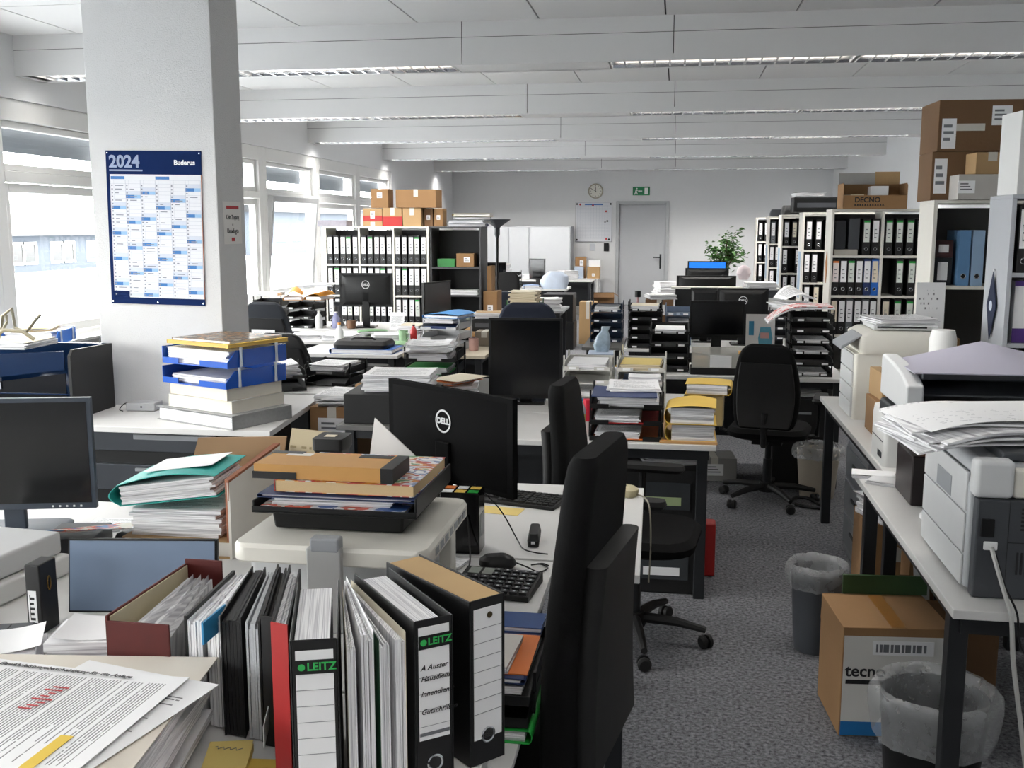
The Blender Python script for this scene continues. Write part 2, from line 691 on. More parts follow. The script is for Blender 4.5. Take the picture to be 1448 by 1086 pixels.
wins = [(-2.9, -.9), (-.9, 1.1), (1.1, 3.1), (3.1, 5.1), (5.1, 7.1), (7.1, 8.95), (8.95, 10.6), (10.6, 12.2), (12.2, 14.13), (14.13, 16.05), (16.05, 17.97)]
for i, (a, c) in enumerate(wins):
    r = bpy.data.objects.new('window_%d' % (i + 1), None)
    COL.objects.link(r)
    r.location = (X0, a, 0)
    struct(r)
    L = c - a
    b = MB()
    b.box(-.16, 0, .805, -.02, .12, 2.68).box(-.16, L - .12, .805, -.02, L, 2.68)
    b.box(-.16, .12, 2.52, -.02, L - .12, 2.68).box(-.16, .12, 2.06, -.02, L - .12, 2.14).box(-.16, .12, .805, -.02, L - .12, .84)
    b.build('frame', FRAMEM, r, bevel=.006)
    b = MB()
    frame_bars(b, .13, L - .13, 2.145, 2.515, -.13, -.06, .05)
    b.build('transom_sash', FRAMEM, r, bevel=.004)
    MB().box(-.10, .17, 2.18, -.094, L - .17, 2.48).build('pane', GLASS, r)
    opened = abs(a - 12.2) < .01
    b = MB()
    if opened:      # the tilted window
        b.T = Matrix.Translation((-.02, 0, .85)) @ Matrix.Rotation(math.radians(5.5), 4, 'Y') @ Matrix.Translation((0, 0, -.85))
    frame_bars(b, .13, L - .13, .85, 2.1 if opened else 2.05, -.13, -.05, .07)
    b.build('sash', SASHM if opened else FRAMEM, r, bevel=.004)
    b2 = MB()
    b2.T = b.T
    b2.box(-.10, .19, .91, -.094, L - .2, 2.0 if not opened else 2.03)
    b2.build('pane', GLASS, r)
    b = MB()
    drop = .2 if i != 9 else .26
    for q in range(int(drop / .04)):
        b.box(-.24, .1, 2.5 - .04 * q - .0395, -.225, L - .1, 2.5 - .04 * q)
    b.build('shutter', SHUT, r)

# outside: yard and pale buildings
OUTW = M('pale render wall', '#40464e', .9, vary=.04)
OUTR = M('slate grey roof', '#0d1014', .8, vary=.12, vs=2)
OUTG = M('dark outside glass', '#06080b', .2, vary=.0)
struct(MB().box(-160, -60, -.5, -5.4, 260, -.4).build('ground', M('pale concrete yard', '#b9bcc0', .9, vary=.05, vs=.3)))


def outbuilding(label, x, y, lx, ly, hw, hr, nwin, wz0, wz1):
    t = thing('building', label, 'building', (x, y, -.4))
    MB().box(-lx, 0, 0, 0, ly, hw).build('wall', OUTW, t)
    MB().prism([(-lx - .5, hw), (.6, hw), (-lx * .5, hw + hr)], -.5, ly + .5, axis='y').build('roof', OUTR, t)
    for i in range(nwin):
        a = ly * (i + .2) / nwin
        c = ly * (i + .85) / nwin
        f = MB()
        frame_bars(f, a, c, wz0, wz1, -.02, .06, .12)
        f.box(-.02, (a + c) / 2 - .06, wz0, .06, (a + c) / 2 + .06, wz1)
        w = f.build('window', WHITEM, t)
        MB().box(-.01, a + .1, wz0 + .1, .02, c - .1, wz1 - .1).build('pane', OUTG, w)


outbuilding('long low building with grey pitched roof and white strip windows across the yard', -30, 33, 9, 22, 1.7, 1.6, 7, .35, 1.4)
outbuilding('taller pale building with grey roof end beside the long low one', -42, 50, 9, 18, 2.9, .9, 2, 1.2, 2.2)
outbuilding('pale house outside, seen through the tilted window', -30, 74, 10, 22, 3.2, 1.4, 6, 1.0, 2.3)
outbuilding('pale house outside, behind the window beyond the tilted one', -40, 112, 10, 26, 4.2, 1.6, 6, 1.6, 3.2)

# door in the back wall
d = bpy.data.objects.new('door_1', None)
COL.objects.link(d)
d.location = (DX0, Y1, 0)
struct(d)
DW = DX1 - DX0
b = MB()
b.box(-.07, -.03, 0, .0, .2, DZ1 + .07).box(DW, -.03, 0, DW + .07, .2, DZ1 + .07).box(0, -.03, DZ1, DW, .2, DZ1 + .07)
b.build('frame', M('door frame grey', '#a9abad', .5), d, bevel=.004)
MB().box(.001, .03, .004, DW - .001, .075, DZ1 - .001).build('door_leaf', M('door leaf grey', '#b3b5b8', .5, vary=.02), d, bevel=.003)
b = MB()
hx = DW - .1
b.tube([(hx, .03, 1.05), (hx, -.03, 1.05), (hx - .16, -.03, 1.05)], .012)
b.lathe([(.024, 0), (.024, .008)], 16)
b.box(hx - .02, .022, .8, hx + .02, .03, 1.12)
b.build('handle', STEEL, d)

# ================================================================ BUILDERS
def desk(label, poly, loc=(0, 0), top=WHITE_TOP, legs=(), z=DESK, frame=True, t=.026, name='desk', cat='desk', inset=.05):
    """A worktop of any outline on square steel legs (poly in room coordinates)."""
    cx = sum(p[0] for p in poly) / len(poly)
    cy = sum(p[1] for p in poly) / len(poly)
    d = thing(name, label, cat, (cx, cy, 0))
    P = [(p[0] - cx, p[1] - cy) for p in poly]
    MB().prism(P, z - t, z).build('worktop', top, d, bevel=.003)
    if frame:
        b = MB()
        xs_, ys_ = [p[0] for p in P], [p[1] for p in P]
        a, c, e, f = min(xs_) + inset, max(xs_) - inset, min(ys_) + inset, max(ys_) - inset
        b.box(a, e, z - .075, c, e + .03, z - t - .001).box(a, f - .03, z - .075, c, f, z - t - .001)
        b.box(a, e + .03, z - .075, a + .03, f - .03, z - t - .001).box(c - .03, e + .03, z - .075, c, f - .03, z - t - .001)
        b.build('frame', STEEL, d)
    for (lx, ly) in legs:
        lx, ly = lx - cx, ly - cy
        MB().box(lx - .025, ly - .025, .0, lx + .025, ly + .025, z - t - .001).build('leg', STEEL, d, bevel=.004)
    return d


def rdesk(label, x0, y0, x1, y1, top=WHITE_TOP, panel=True, **kw):
    lg = [(x0 + .06, y0 + .06), (x1 - .06, y0 + .06), (x0 + .06, y1 - .06), (x1 - .06, y1 - .06)]
    d = desk(label, [(x0, y0), (x1, y0), (x1, y1), (x0, y1)], top=top, legs=lg, **kw)
    if panel:  # dark sheet added so the space under the desk looks shaded
        h = (x1 - x0) / 2 - .1
        MB().box(-h, (y1 - y0) / 2 - .07, .22, h, (y1 - y0) / 2 - .055, .66).build('added_shade_panel', STEEL, d)
    return d


def monitor(label, loc, rz, w, h, zb, tilt=0.0, logo=False, stand=True, thin=.045, seen='back', face=SCREEN, shell=BLACK, group=None, base_w=.24):
    """Screen faces local -y; zb is the lower edge above the base."""
    t = thing('monitor', label, 'monitor', loc, rz, group)
    T = Matrix.Translation((0, 0, zb)) @ Matrix.Rotation(tilt, 4, 'X')
    b = MB()
    b.T = T
    b.box(-w / 2, 0, 0, w / 2, .022, h)
    b.loft([[(-w * .46, .022, h * .05), (w * .46, .022, h * .05), (w * .46, .022, h * .95), (-w * .46, .022, h * .95)][::-1],
            [(-w * .36, thin, h * .16), (w * .36, thin, h * .16), (w * .36, thin, h * .84), (-w * .36, thin, h * .84)][::-1]])
    b.box(-w * .38, .022, h * .90, w * .38, .026, h * .905)
    b.build('housing', shell, t, bevel=.004)
    b = MB()
    b.T = T
    b.box(-w / 2 + .014, -.0012, .02, w / 2 - .014, .0005, h - .014)
    b.build('screen', face, t)
    if seen == 'front':
        b = MB()
        b.T = T
        for i in range(5):
            b.box(w / 2 - .05 - .022 * i, -.0015, .006, w / 2 - .044 - .022 * i, 0, .012)
        b.build('button', WHITEINK, t)
    if logo:
        b = MB()
        b.T = T @ Matrix.Translation((0, thin + .0015, h * .66)) @ Matrix.Rotation(-PI / 2, 4, 'X')
        n = 32
        ro, ri, hh = .04 * h / .33, .034 * h / .33, .0015
        rr = [[(r * math.cos(2 * PI * i / n), r * math.sin(2 * PI * i / n), z_) for i in range(n)] for r, z_ in ((ri, 0), (ri, hh), (ro, hh), (ro, 0))]
        b.loft(rr + [rr[0]], cap=False)
        b.build('logo_ring', LGREY, t)
        p = T @ Vector((0, thin + .0025, h * .66))
        lettering('DELL', LGREY, t, p, (PI / 2 + tilt, 0, PI), .028 * h / .33, align='CENTER', bold=.0012)
    if stand:
        MB().box(-.035, .024, .012, .035, .045, zb + h * .45).build('neck', shell, t, bevel=.006)
        MB().loft([rring(0, .05, base_w, .2, .03, 0), rring(0, .05, base_w, .2, .03, .01), rring(0, .05, base_w * .96, .19, .03, .014)]).build('stand_base', GLOSS if shell is BLACK else shell, t)
    return t


def chair_pad(b, prof, m=0):
    b.loft([rring(0, y, w, t, t * .48, z, 4) for z, y, w, t in prof], m)


def office_chair(label, loc, rz, top=1.0, seat=.48, arms=True, cloth=FABRIC, group=None, wide=.46, tilt=0, tall=False, by=-.23):
    """Sitter looks along local +y. Back, shell, seat, arms, column, star base, castors."""
    t = thing('office_chair', label, 'office chair', loc, rz, group)
    s = seat
    b = MB()
    b.loft([rring(0, .02, .40, .38, .12, s - .05, 4), rring(0, .02, .48, .47, .12, s - .03, 4), rring(0, .02, .49, .48, .12, s, 4), rring(0, .02, .44, .43, .11, s + .025, 4)])
    b.build('seat', cloth, t)
    H = top - s - .04
    b = MB()
    z0 = s + .04
    pr = []
    US = (0, .03, .1, .2, .32, .44, .56, .68, .78, .87, .93, .97, 1)
    WS = (.80, .92, 1.0, 1.05, 1.08, 1.08, 1.05, 1.0, .94, .86, .77, .66, .48)
    for i in range(13):
        u = US[i]
        w = wide * WS[i] if not tall else wide * (1.12 - .3 * u) * (1 if u < .9 else 1 - 4 * (u - .9) ** 1.4)
        th = (.055 + .035 * math.sin(PI * min(1, u * 1.2)) if 0 < i < 12 else .03) if not tall else ((.088 - .02 * u) if 0 < i < 12 else .05)
        y = by + (.035 if not tall else .012) * math.sin(u * PI * 1.3) - tilt * u - .02 * u
        pr.append((z0 + H * u, y, w, th))
    chair_pad(b, pr)
    b.build('backrest', cloth, t)
    b = MB()
    pr2 = [(z, y - (.045 if not tall else .055), w * .86, .022 if not tall else .05) for z, y, w, th in (pr[1:9] if not tall else pr[1:8])]
    chair_pad(b, pr2)
    b.build('back_shell', BLACKM, t)
    b = MB()
    b.tube([(0, -.05, s - .07), (0, -.25, s - .06), (0, pr[3][1] - .06, pr[3][0])], .02, 8)
    b.box(-.09, -.11, s - .085, .09, .11, s - .05)
    b.build('mechanism', BLACKM, t)
    MB().lathe([(.028, .1), (.028, .28), (.02, .28), (.02, s - .08)], 14).build('gas_column', STEEL, t)
    b = MB()
    b.lathe([(.05, .07), (.055, .09), (.045, .13)], 14)
    for i in range(5):
        a = 2 * PI * i / 5 + .3
        c_, s_ = math.cos(a), math.sin(a)
        b.tube([(c_ * .04, s_ * .04, .105), (c_ * .18, s_ * .18, .1), (c_ * .3, s_ * .3, .078)], [.024, .02, .014], 8)
    b.build('star_base', BLACKM, t)
    for i in range(5):
        a = 2 * PI * i / 5 + .3
        b = MB()
        b.T = Matrix.Translation((math.cos(a) * .3, math.sin(a) * .3, .028)) @ Matrix.Rotation(a + .7 * i, 4, 'Z') @ Matrix.Rotation(PI / 2, 4, 'Y')
        b.lathe([(.02, -.026), (.028, -.02), (.028, -.006), (.014, -.006), (.014, .006), (.028, .006), (.028, .02), (.02, .026)], 12)
        b.build('castor', BLACKM, t)
    if arms:
        for q in (-1, 1):
            b = MB()
            b.tube([(q * .2, -.02, s - .04), (q * .29, -.02, s - .02), (q * .3, -.02, s + .19)], .016, 8)
            b.loft([rring(q * .3, .02, .07, .27, .03, s + .19, 3), rring(q * .3, .02, .085, .29, .035, s + .205, 3), rring(q * .3, .02, .075, .28, .035, s + .222, 3)])
            b.build('armrest', BLACKM, t)
    return t


def ring_mesh(b, c, r, t, m=0, n=18):
    """A ring standing in the xz plane (finger hole of a binder)."""
    b.tube([(c[0] + r * math.cos(2 * PI * i / n), c[1], c[2] + r * math.sin(2 * PI * i / n)) for i in range(n + 1)], t, 6, m, cap=False)


def binder(label, loc, rz, w=.075, col=BINDK, H=.318, D=.285, rot=None, group=None, lab=PAPER, full=False, tape=None, lz=(.1, .3)):
    t = thing('lever_arch_file', label, 'binder', loc, rz, group, rot)
    b = MB()
    b.box(-w / 2, 0, 0, -w / 2 + .003, D, H).box(w / 2 - .003, 0, 0, w / 2, D, H).box(-w / 2 + .003, 0, 0, w / 2 - .003, .003, H)
    b.build('cover', col, t, bevel=.0012, seg=1)
    MB().box(-w / 2 + .006, .015, .006, w / 2 - .014, D - .012, H - .012).build('paper_block', EDGEX, t)
    if lab:
        MB().box(-w * .39, -.0012, lz[0], w * .39, -.0002, lz[1]).build('spine_label', lab, t)
    b = MB()
    ring_mesh(b, (0, -.001, .055), .0135, .0025)
    b.build('finger_ring', CHROME, t)
    b = MB()
    b.T = Matrix.Translation((0, -.0006, .055)) @ Matrix.Rotation(PI / 2, 4, 'X')
    b.lathe([(.012, 0), (.012, .0006)], 16)
    b.build('finger_hole', INK, t)
    return t


def ream(label, loc, w=.21, d=.297, h=.03, rz=0.0, top=None, seed=1, messy=.008, edge=EDGE, topmat=None, name='paper_ream', cat='paper', group=None, curl=.004, lay=None):
    """A pile of loose sheets with uneven edges and a top sheet."""
    r = random.Random(seed)
    t = thing(name, label, cat, loc, rz, group)
    n = lay or max(2, min(9, int(h / .006) + 1))
    b = MB()
    for i in range(n):
        z0, z1 = h * i / n, h * (i + 1) / n - .0003
        dx, dy, a = r.uniform(-messy, messy), r.uniform(-messy, messy), r.uniform(-messy, messy) * 4
        b.T = Matrix.Translation((dx, dy, 0)) @ Matrix.Rotation(a, 4, 'Z')
        b.box(-w / 2, -d / 2, z0, w / 2, d / 2, z1)
    b.build('sheets', edge, t)
    a, dx, dy = r.uniform(-messy, messy) * 5, r.uniform(-messy, messy), r.uniform(-messy, messy)
    b = MB()
    b.T = Matrix.Translation((dx, dy, h)) @ Matrix.Rotation(a, 4, 'Z')
    cv = curl * r.choice((-1, 1, 1))
    b.sheet(lambda u, v: ((u - .5) * w, (v - .5) * d, .0012 + abs(cv) * (u * 2 - 1) ** 2 * (1 if cv > 0 else .6)), 6, 4, .0006)
    b.build('top_sheet', topmat or r.choice(PRINTS), t)
    return t


def folder(label, loc, w=.23, d=.31, h=.03, rz=0.0, col=YELLOW, side=-1, seed=1, edge=EDGE, bend=.01, name='file_folder', cat='folder', group=None, rot=None):
    """A lying card folder: cover wrapped round one long side, papers showing on the others."""
    t = thing(name, label, cat, loc, rz, group, rot)
    r = random.Random(seed)
    q = side
    b = MB()
    b.box(-w / 2, -d / 2, 0, w / 2, d / 2, .0015)
    n = 6
    arc = [(q * (w / 2) + q * .5 * h * math.sin(PI * i / n) * .6, h / 2 - h / 2 * math.cos(PI * i / n)) for i in range(n + 1)]
    b.loft([[(x, y, z) for y in (-d / 2, d / 2)] + [(x - q * .0015, y, z) for y in (d / 2, -d / 2)] for x, z in arc])
    b.sheet(lambda u, v: ((u - .5) * w, (v - .5) * d, h + bend * math.sin(PI * (u if q < 0 else 1 - u) * .9) * (.6 + .4 * v)), 8, 4, .0014)
    b.build('cover', col, t)
    b = MB()
    nn = max(2, int(h / .008))
    for i in range(nn):
        z0, z1 = .002 + (h - .003) * i / nn, .002 + (h - .003) * (i + 1) / nn - .0004
        e = r.uniform(0, .012)
        b.box(-w / 2 + .008, -d / 2 + r.uniform(.002, .012), z0, w / 2 - .004 - e if q < 0 else w / 2 - .008, d / 2 - .008, z1)
    b.build('papers', edge, t)
    return t


def letter_tray(label, loc, n=4, w=.255, d=.34, pitch=.065, rz=0.0, col=BLACK, group=None, clips=True, seed=1, lip=.022, name='letter_tray'):
    """Stacked letter trays, open towards local -y. Each tray is a part."""
    t = thing(name, label, 'letter tray', loc, rz, group)
    r = random.Random(seed)
    for i in range(n):
        z = pitch * i
        jx = r.uniform(-.002, .002)
        b = MB()
        hh = pitch * .62
        b.box(-w / 2 + jx, -d / 2, z, w / 2 + jx, d / 2, z + .004)
        b.box(-w / 2 + jx, d / 2 - .004, z + .004, w / 2 + jx, d / 2, z + hh)
        for q in (-1, 1):
            x = q * (w / 2 - .002) + jx
            b.prism([(-d / 2, z + .004), (d / 2 - .004, z + .004), (d / 2 - .004, z + hh), (-d / 2 + .06, z + hh), (-d / 2, z + .016)], x - .002, x + .002, axis='x')
            b.box(q * (w / 2 + .003) + jx - .004, d / 2 - .03, z + .004, q * (w / 2 + .003) + jx + .004, d / 2 - .004, z + pitch)
            b.box(q * (w / 2 + .003) + jx - .004, -d / 2 + .06, z + .004, q * (w / 2 + .003) + jx + .004, -d / 2 + .075, z + pitch)
        b.box(-w / 2 + jx, -d / 2 - .004, z, -w / 2 + .085 + jx, -d / 2, z + lip).box(w / 2 - .085 + jx, -d / 2 - .004, z, w / 2 + jx, -d / 2, z + lip)
        tr = b.build('tray', col, t)
        if clips:
            for q in (-.3, .3):
                b = MB()
                b.box(q * w - .02 + jx, -d / 2 - .0052, z + .007, q * w + .02 + jx, -d / 2 - .0042, z + .019)
                b.build('label_clip', PAPER, tr)
    return t


def carton(label, loc, w, d, h, rz=0.0, mat=CARD, tape=True, lab=None, open_=False, group=None, marks=None, name='cardboard_box', flaps=None, cat='cardboard box'):
    """Cardboard box; front is local -y. lab: list of (x, z, w, h) labels on the front."""
    t = thing(name, label, cat, loc, rz, group)
    if open_:
        b = MB()
        k_ = .004
        b.box(-w / 2, -d / 2, 0, w / 2, d / 2, k_)
        b.box(-w / 2, -d / 2, k_, w / 2, -d / 2 + k_, h).box(-w / 2, d / 2 - k_, k_, w / 2, d / 2, h)
        b.box(-w / 2, -d / 2 + k_, k_, -w / 2 + k_, d / 2 - k_, h).box(w / 2 - k_, -d / 2 + k_, k_, w / 2, d / 2 - k_, h)
        b.build('body', mat, t)
    else:
        MB().box(-w / 2, -d / 2, 0, w / 2, d / 2, h).build('body', mat, t, bevel=.003)
        MB().box(-.0012, -d / 2 + .01, h, .0012, d / 2 - .01, h + .0006).build('lid_seam', INK, t)
    if tape and not open_:
        b = MB()
        b.box(-.025, -d / 2 - .0008, h * .6, .025, -d / 2, h).box(-.025, -d / 2 - .0008, h, .025, d / 2, h + .0012)
        b.build('tape', TAPE, t)
    for i, (x, z, lw, lh) in enumerate(lab or []):
        b = MB()
        b.box(x - lw / 2, -d / 2 - .0016, z - lh / 2, x + lw / 2, -d / 2 - .0004, z + lh / 2, 0)
        for q in range(3):
            b.box(x - lw * .38, -d / 2 - .002, z + lh * (.25 - .22 * q) - lh * .05, x + lw * (.1 + .12 * ((q * 7 + i) % 3)), -d / 2 - .0015, z + lh * (.25 - .22 * q) + lh * .05, 1)
        b.build('shipping_label', [PAPER, GREYINK], t)
    for fl in (flaps or []):   # (side, length, angle)
        sd, ln, an = fl
        b = MB()
        W_ = w if sd in 'fb' else d
        b.T = Matrix.Translation((0, 0, h)) @ Matrix.Rotation({'f': 0, 'r': PI / 2, 'b': PI, 'l': -PI / 2}[sd], 4, 'Z') @ Matrix.Translation((0, -(d if sd in 'fb' else w) / 2, 0)) @ Matrix.Rotation(an, 4, 'X')
        b.box(-W_ / 2 + .003, -ln, 0, W_ / 2 - .003, 0, .004)
        b.build('flap', mat, t)
    return t


def keyboard(label, loc, rz, w=.44, d=.14, mat=BLACKM):
    t = thing('keyboard', label, 'keyboard', loc, rz)
    MB().hexa([(-w / 2, -d / 2, 0), (w / 2, -d / 2, 0), (w / 2, d / 2, 0), (-w / 2, d / 2, 0), (-w / 2, -d / 2, .012), (w / 2, -d / 2, .012), (w / 2, d / 2, .022), (-w / 2, d / 2, .022)]).build('body', mat, t, bevel=.003)
    b = MB()
    for j in range(6):
        for i in range(20):
            if j == 0 and 5 <= i <= 9:
                continue
            x = -w / 2 + .01 + (w - .02) * i / 20 + (.005 if 14 < i else 0)
            y = -d / 2 + .01 + (d - .02) * j / 6
            z = .012 + .01 * (y + d / 2) / d
            q = (w - .02) / 20 - .004
            b.box(x, y, z, x + q, y + (d - .02) / 6 - .004, z + .007)
    b.build('keys', mat, t)
    return t


def cup(label, loc, r=.038, h=.095, mat=WHITEM, group=None, handle=True):
    t = thing('mug', label, 'mug', loc, RN.uniform(0, 6), group)
    MB().lathe([(r * .8, 0), (r * .95, .006), (r, h), (r * .9, h), (r * .84, .01), (.002, .008)], 18, cap=True).build('body', mat, t)
    if handle:
        MB().tube([(r * .95, 0, h * .8), (r + .024, 0, h * .72), (r + .024, 0, h * .35), (r * .95, 0, h * .25)], .006, 6).build('handle', mat, t)
    return t


def bottle(label, loc, r=.035, h=.24, mat=None, cap=BLUE, group=None, lab=None):
    t = thing('bottle', label, 'bottle', loc, 0, group)
    m_ = mat or M('bottle plastic', '#c3cdd2', .15, vary=0, trans=.45)
    MB().lathe([(r * .9, 0), (r, .01), (r, h * .62), (r * .5, h * .82), (r * .36, h * .86), (r * .36, h * .93)], 16).build('body', m_, t)
    MB().lathe([(r * .42, h * .92), (r * .42, h)], 12).build('cap', cap, t)
    if lab:
        MB().lathe([(r * 1.015, h * .25), (r * 1.015, h * .5)], 16, cap=False).build('bottle_label', lab, t)
    return t


def cable(label, pts, r=.003, mat=BLACK, sub=6):
    """A cord along a smooth curve through room points."""
    P = [Vector(p) for p in pts]
    out = []
    for i in range(len(P) - 1):
        p0, p1, p2, p3 = P[max(i - 1, 0)], P[i], P[i + 1], P[min(i + 2, len(P) - 1)]
        for s in range(sub):
            u = s / sub
            out.append(.5 * ((2 * p1) + (p2 - p0) * u + (2 * p0 - 5 * p1 + 4 * p2 - p3) * u * u + (3 * p1 - p0 - 3 * p2 + p3) * u ** 3))
    out.append(P[-1])
    o0 = Vector(pts[0])
    b = MB()
    b.tube([p - o0 for p in out], r, 6)
    return solo(b, 'cable', mat, label, 'cable', tuple(o0))


def wedge(name, label, cat, fa, fb, ba, bb, z0, z1, mat, cover=None, cmat=BINDK, group=None, lean=0.0, spine=None, ct=.003):
    """Something standing on edge between two lines that run from front (f) to back (b): papers, with cover boards at the sides if given."""
    c = ((fa[0] + fb[0]) / 2, (fa[1] + fb[1]) / 2, z0)
    t = thing(name, label, cat, c, 0, group)
    L = lambda p: (p[0] - c[0], p[1] - c[1])
    fa, fb, ba, bb = L(fa), L(fb), L(ba), L(bb)
    h = z1 - z0

    def slab(p, q, r_, s_, h0, h1):
        lo = [(p[0], p[1], h0), (q[0], q[1], h0), (r_[0], r_[1], h0), (s_[0], s_[1], h0)]
        hi = [(x + lean * h1, y, h1) for x, y, _ in lo]
        return lo + hi
    if mat:
        b = MB()
        n = 5
        for i in range(n):
            u0, u1 = i / n, (i + .9) / n
            mixp = lambda a, c_, u: (a[0] + (c_[0] - a[0]) * u, a[1] + (c_[1] - a[1]) * u)
            dz = RN.uniform(0, .014)
            dy = RN.uniform(0, .004)
            f0, f1, b0, b1 = mixp(fa, fb, u0), mixp(fa, fb, u1), mixp(ba, bb, u0), mixp(ba, bb, u1)
            f0, f1 = (f0[0], f0[1] + dy), (f1[0], f1[1] + dy)
            b.hexa(slab(f0, f1, b1, b0, .004, h - .006 - dz))
        b.build('sheets', mat, t)
    if cover:
        b = MB()
        if 'l' in cover:
            b.hexa(slab((fa[0] - ct, fa[1]), (fa[0], fa[1]), (ba[0], ba[1]), (ba[0] - ct, ba[1]), 0, h))
        if 'r' in cover:
            b.hexa(slab((fb[0], fb[1]), (fb[0] + ct, fb[1]), (bb[0] + ct, bb[1]), (bb[0], bb[1]), 0, h))
        b.build('cover', cmat, t)
        if spine:
            b = MB()
            b.hexa(slab((fa[0] - ct, fa[1] - .004), (fb[0] + ct, fb[1] - .004), (fb[0] + ct, fb[1] - .0005), (fa[0] - ct, fa[1] - .0005), 0, h))
            b.build('spine', spine, t)
    return t


def sheet_of(label, loc, w, d, rz=0.0, mat=None, curl=(0, 0), t=.0008, name='paper_sheet', cat='paper', rot=None, group=None):
    b = MB()
    b.sheet(lambda u, v: ((u - .5) * w, (v - .5) * d, t + curl[0] * (2 * u - 1) ** 2 + curl[1] * (2 * v - 1) ** 2), 10, 10, t)
    return solo(b, name, mat or PAPER, label, cat, loc, rz, group, rot=rot)

# ================================================================ NEAR DESKS
d = desk('white desk carrying the row of fanned out binders', [(-2.5, .95), (-.33, .95), (-.33, 1.98), (-2.5, 1.98)], legs=[(-.39, 1.88), (-.39, 1.02), (-2.4, 1.02)])
cx_, cy_ = d.location.x, d.location.y
b = MB()
b.box(-.62 - cx_, 1.9 - cy_, .6, -.31 - cx_, 2.44 - cy_, .618).box(-.62 - cx_, 1.9 - cy_, .618, -.6 - cx_, 1.94 - cy_, .713)
b.box(-.37 - cx_, 1.9 - cy_, .618, -.35 - cx_, 1.94 - cy_, .713)
b.build('low_shelf', WHITE_TOP, d, bevel=.002)
desk('white desk under the multifunction printer and the black mouse', [(-2.5, 1.99), (-.63, 1.99), (-.63, 2.46), (-.33, 2.46), (-.33, 2.915), (-2.5, 2.915)], legs=[(-.39, 2.86), (-2.4, 2.86)], frame=False)
desk('white desk with the big monitor seen from behind and the beige handset on its end', [(-2.6, 2.93), (-.322, 2.93), (-.322, 2.85), (-.08, 2.83), (-.1, 3.83), (-1.15, 3.83), (-1.15, 3.33), (-2.6, 3.33)], legs=[(-.15, 2.9), (-.16, 3.70), (-1.1, 3.76), (-2.5, 3.26)], frame=False)

# ---- lever arch files in the fan
LEITZ_STRIP = BINDK


def leitz(bd, w, zs, size):
    MB().box(-w * .39, -.0022, zs - .012, w * .39, -.0013, zs + .012).build('brand_strip', BINDK, bd)
    b = MB()
    b.T = Matrix.Translation((-w * .27, -.0022, zs)) @ Matrix.Rotation(PI / 2, 4, 'X')
    b.lathe([(.0058, 0), (.0058, .0006)], 16)
    b.build('brand_dot', GREENINK, bd)
    lettering('LEITZ', GREENINK, bd, (-w * .16, -.0024, zs), (PI / 2, 0, 0), size, bold=.0004)


b1 = binder('black lever arch file with clean white spine label, beside the red spined binder', (-.565, 1.515, DESK + .001), math.radians(18), w=.078, lz=(.09, .3))
leitz(b1, .078, .272, .019)
b = MB()
for q in range(5):
    b.box(-.03, -.0018, .12 + .028 * q, .03, -.0013, .1206 + .028 * q)
b.build('label_rule', GREYINK, b1)
b2 = binder('black lever arch file with handwritten spine label', (-.395, 1.635, DESK + .001), math.radians(38), w=.074, lz=(.1, .305))
leitz(b2, .074, .278, .018)
for s_, z_ in (('A Ausser', .232), ('Hausdienst', .212), ('Innendienst', .185), ('Gutschriften', .152)):
    lettering(s_, INK, b2, (-.026, -.002, z_), (PI / 2, 0, 0), .0135, shear=.35, name='handwriting')
b = MB()
for q in range(4):
    b.box(-.028, -.0018, .125 + .03 * q, .028, -.0013, .1256 + .03 * q)
b.box(-.028, -.002, .108, .028, -.0013, .114)
b.build('label_rule', GREYINK, b2)
MB().box(-.026, -.0014, .004, .026, -.0002, .014).box(-.026, -.0014, .02, .026, -.0002, .036).build('lower_label', PAPER, b2)
b3 = binder('black lever arch file with spine turned aside, beside the low black trays', (-.322, 1.748, DESK + .001), math.radians(47), w=.08, lz=(.05, .3))
b = MB()
for q in range(7):
    b.box(-.031, -.0018, .1 + .027 * q, .031, -.0013, .1006 + .027 * q)
b.build('label_rule', GREYINK, b3)
MB().lathe([(.006, 0), (.006, .0008)], 12).build('crest', M('dark gold', '#3a2f14', .4), b3).matrix_local = Matrix.Translation((.004, -.0016, .285)) @ Matrix.Rotation(PI / 2, 4, 'X')
MB().box(-.034, .004, .3135, .035, .28, .3155).build('inner_board', BOARD, b3)

# loose bundles standing between the two lever arch files
F0, F1 = (-.522, 1.536), (-.43, 1.600)
B0, B1 = (-.612, 1.80), (-.604, 1.832)
mixp = lambda a, c, u: (a[0] + (c[0] - a[0]) * u, a[1] + (c[1] - a[1]) * u)
us_shift = .012
bl = ['bundle of white papers standing against the clean labelled lever arch file', 'second bundle of standing papers from the clean labelled file, tallest and loosest', 'standing papers with a green edged sheet in the fan of binders', 'bundle of standing papers leaning on the handwritten lever arch file']
us = [0, .22, .5, .74, 1.0]
for i in range(4):
    a, c = us[i] + .04, us[i + 1] - .05
    w_ = wedge('document', bl[i], 'papers', mixp(F0, F1, a), mixp(F0, F1, c), mixp(B0, B1, a), mixp(B0, B1, c), DESK + .001, DESK + (.305, .32, .3, .308)[i], EDGEX, 'l' if i in (0, 2) else 'r', [PAPERW, PAPER, GREEN, PAPERW][i] if i != 2 else M('dark green card', '#1d5a3a', .6), ct=.0005)
for j in range(4):      # papers spilling above the two files
    pass

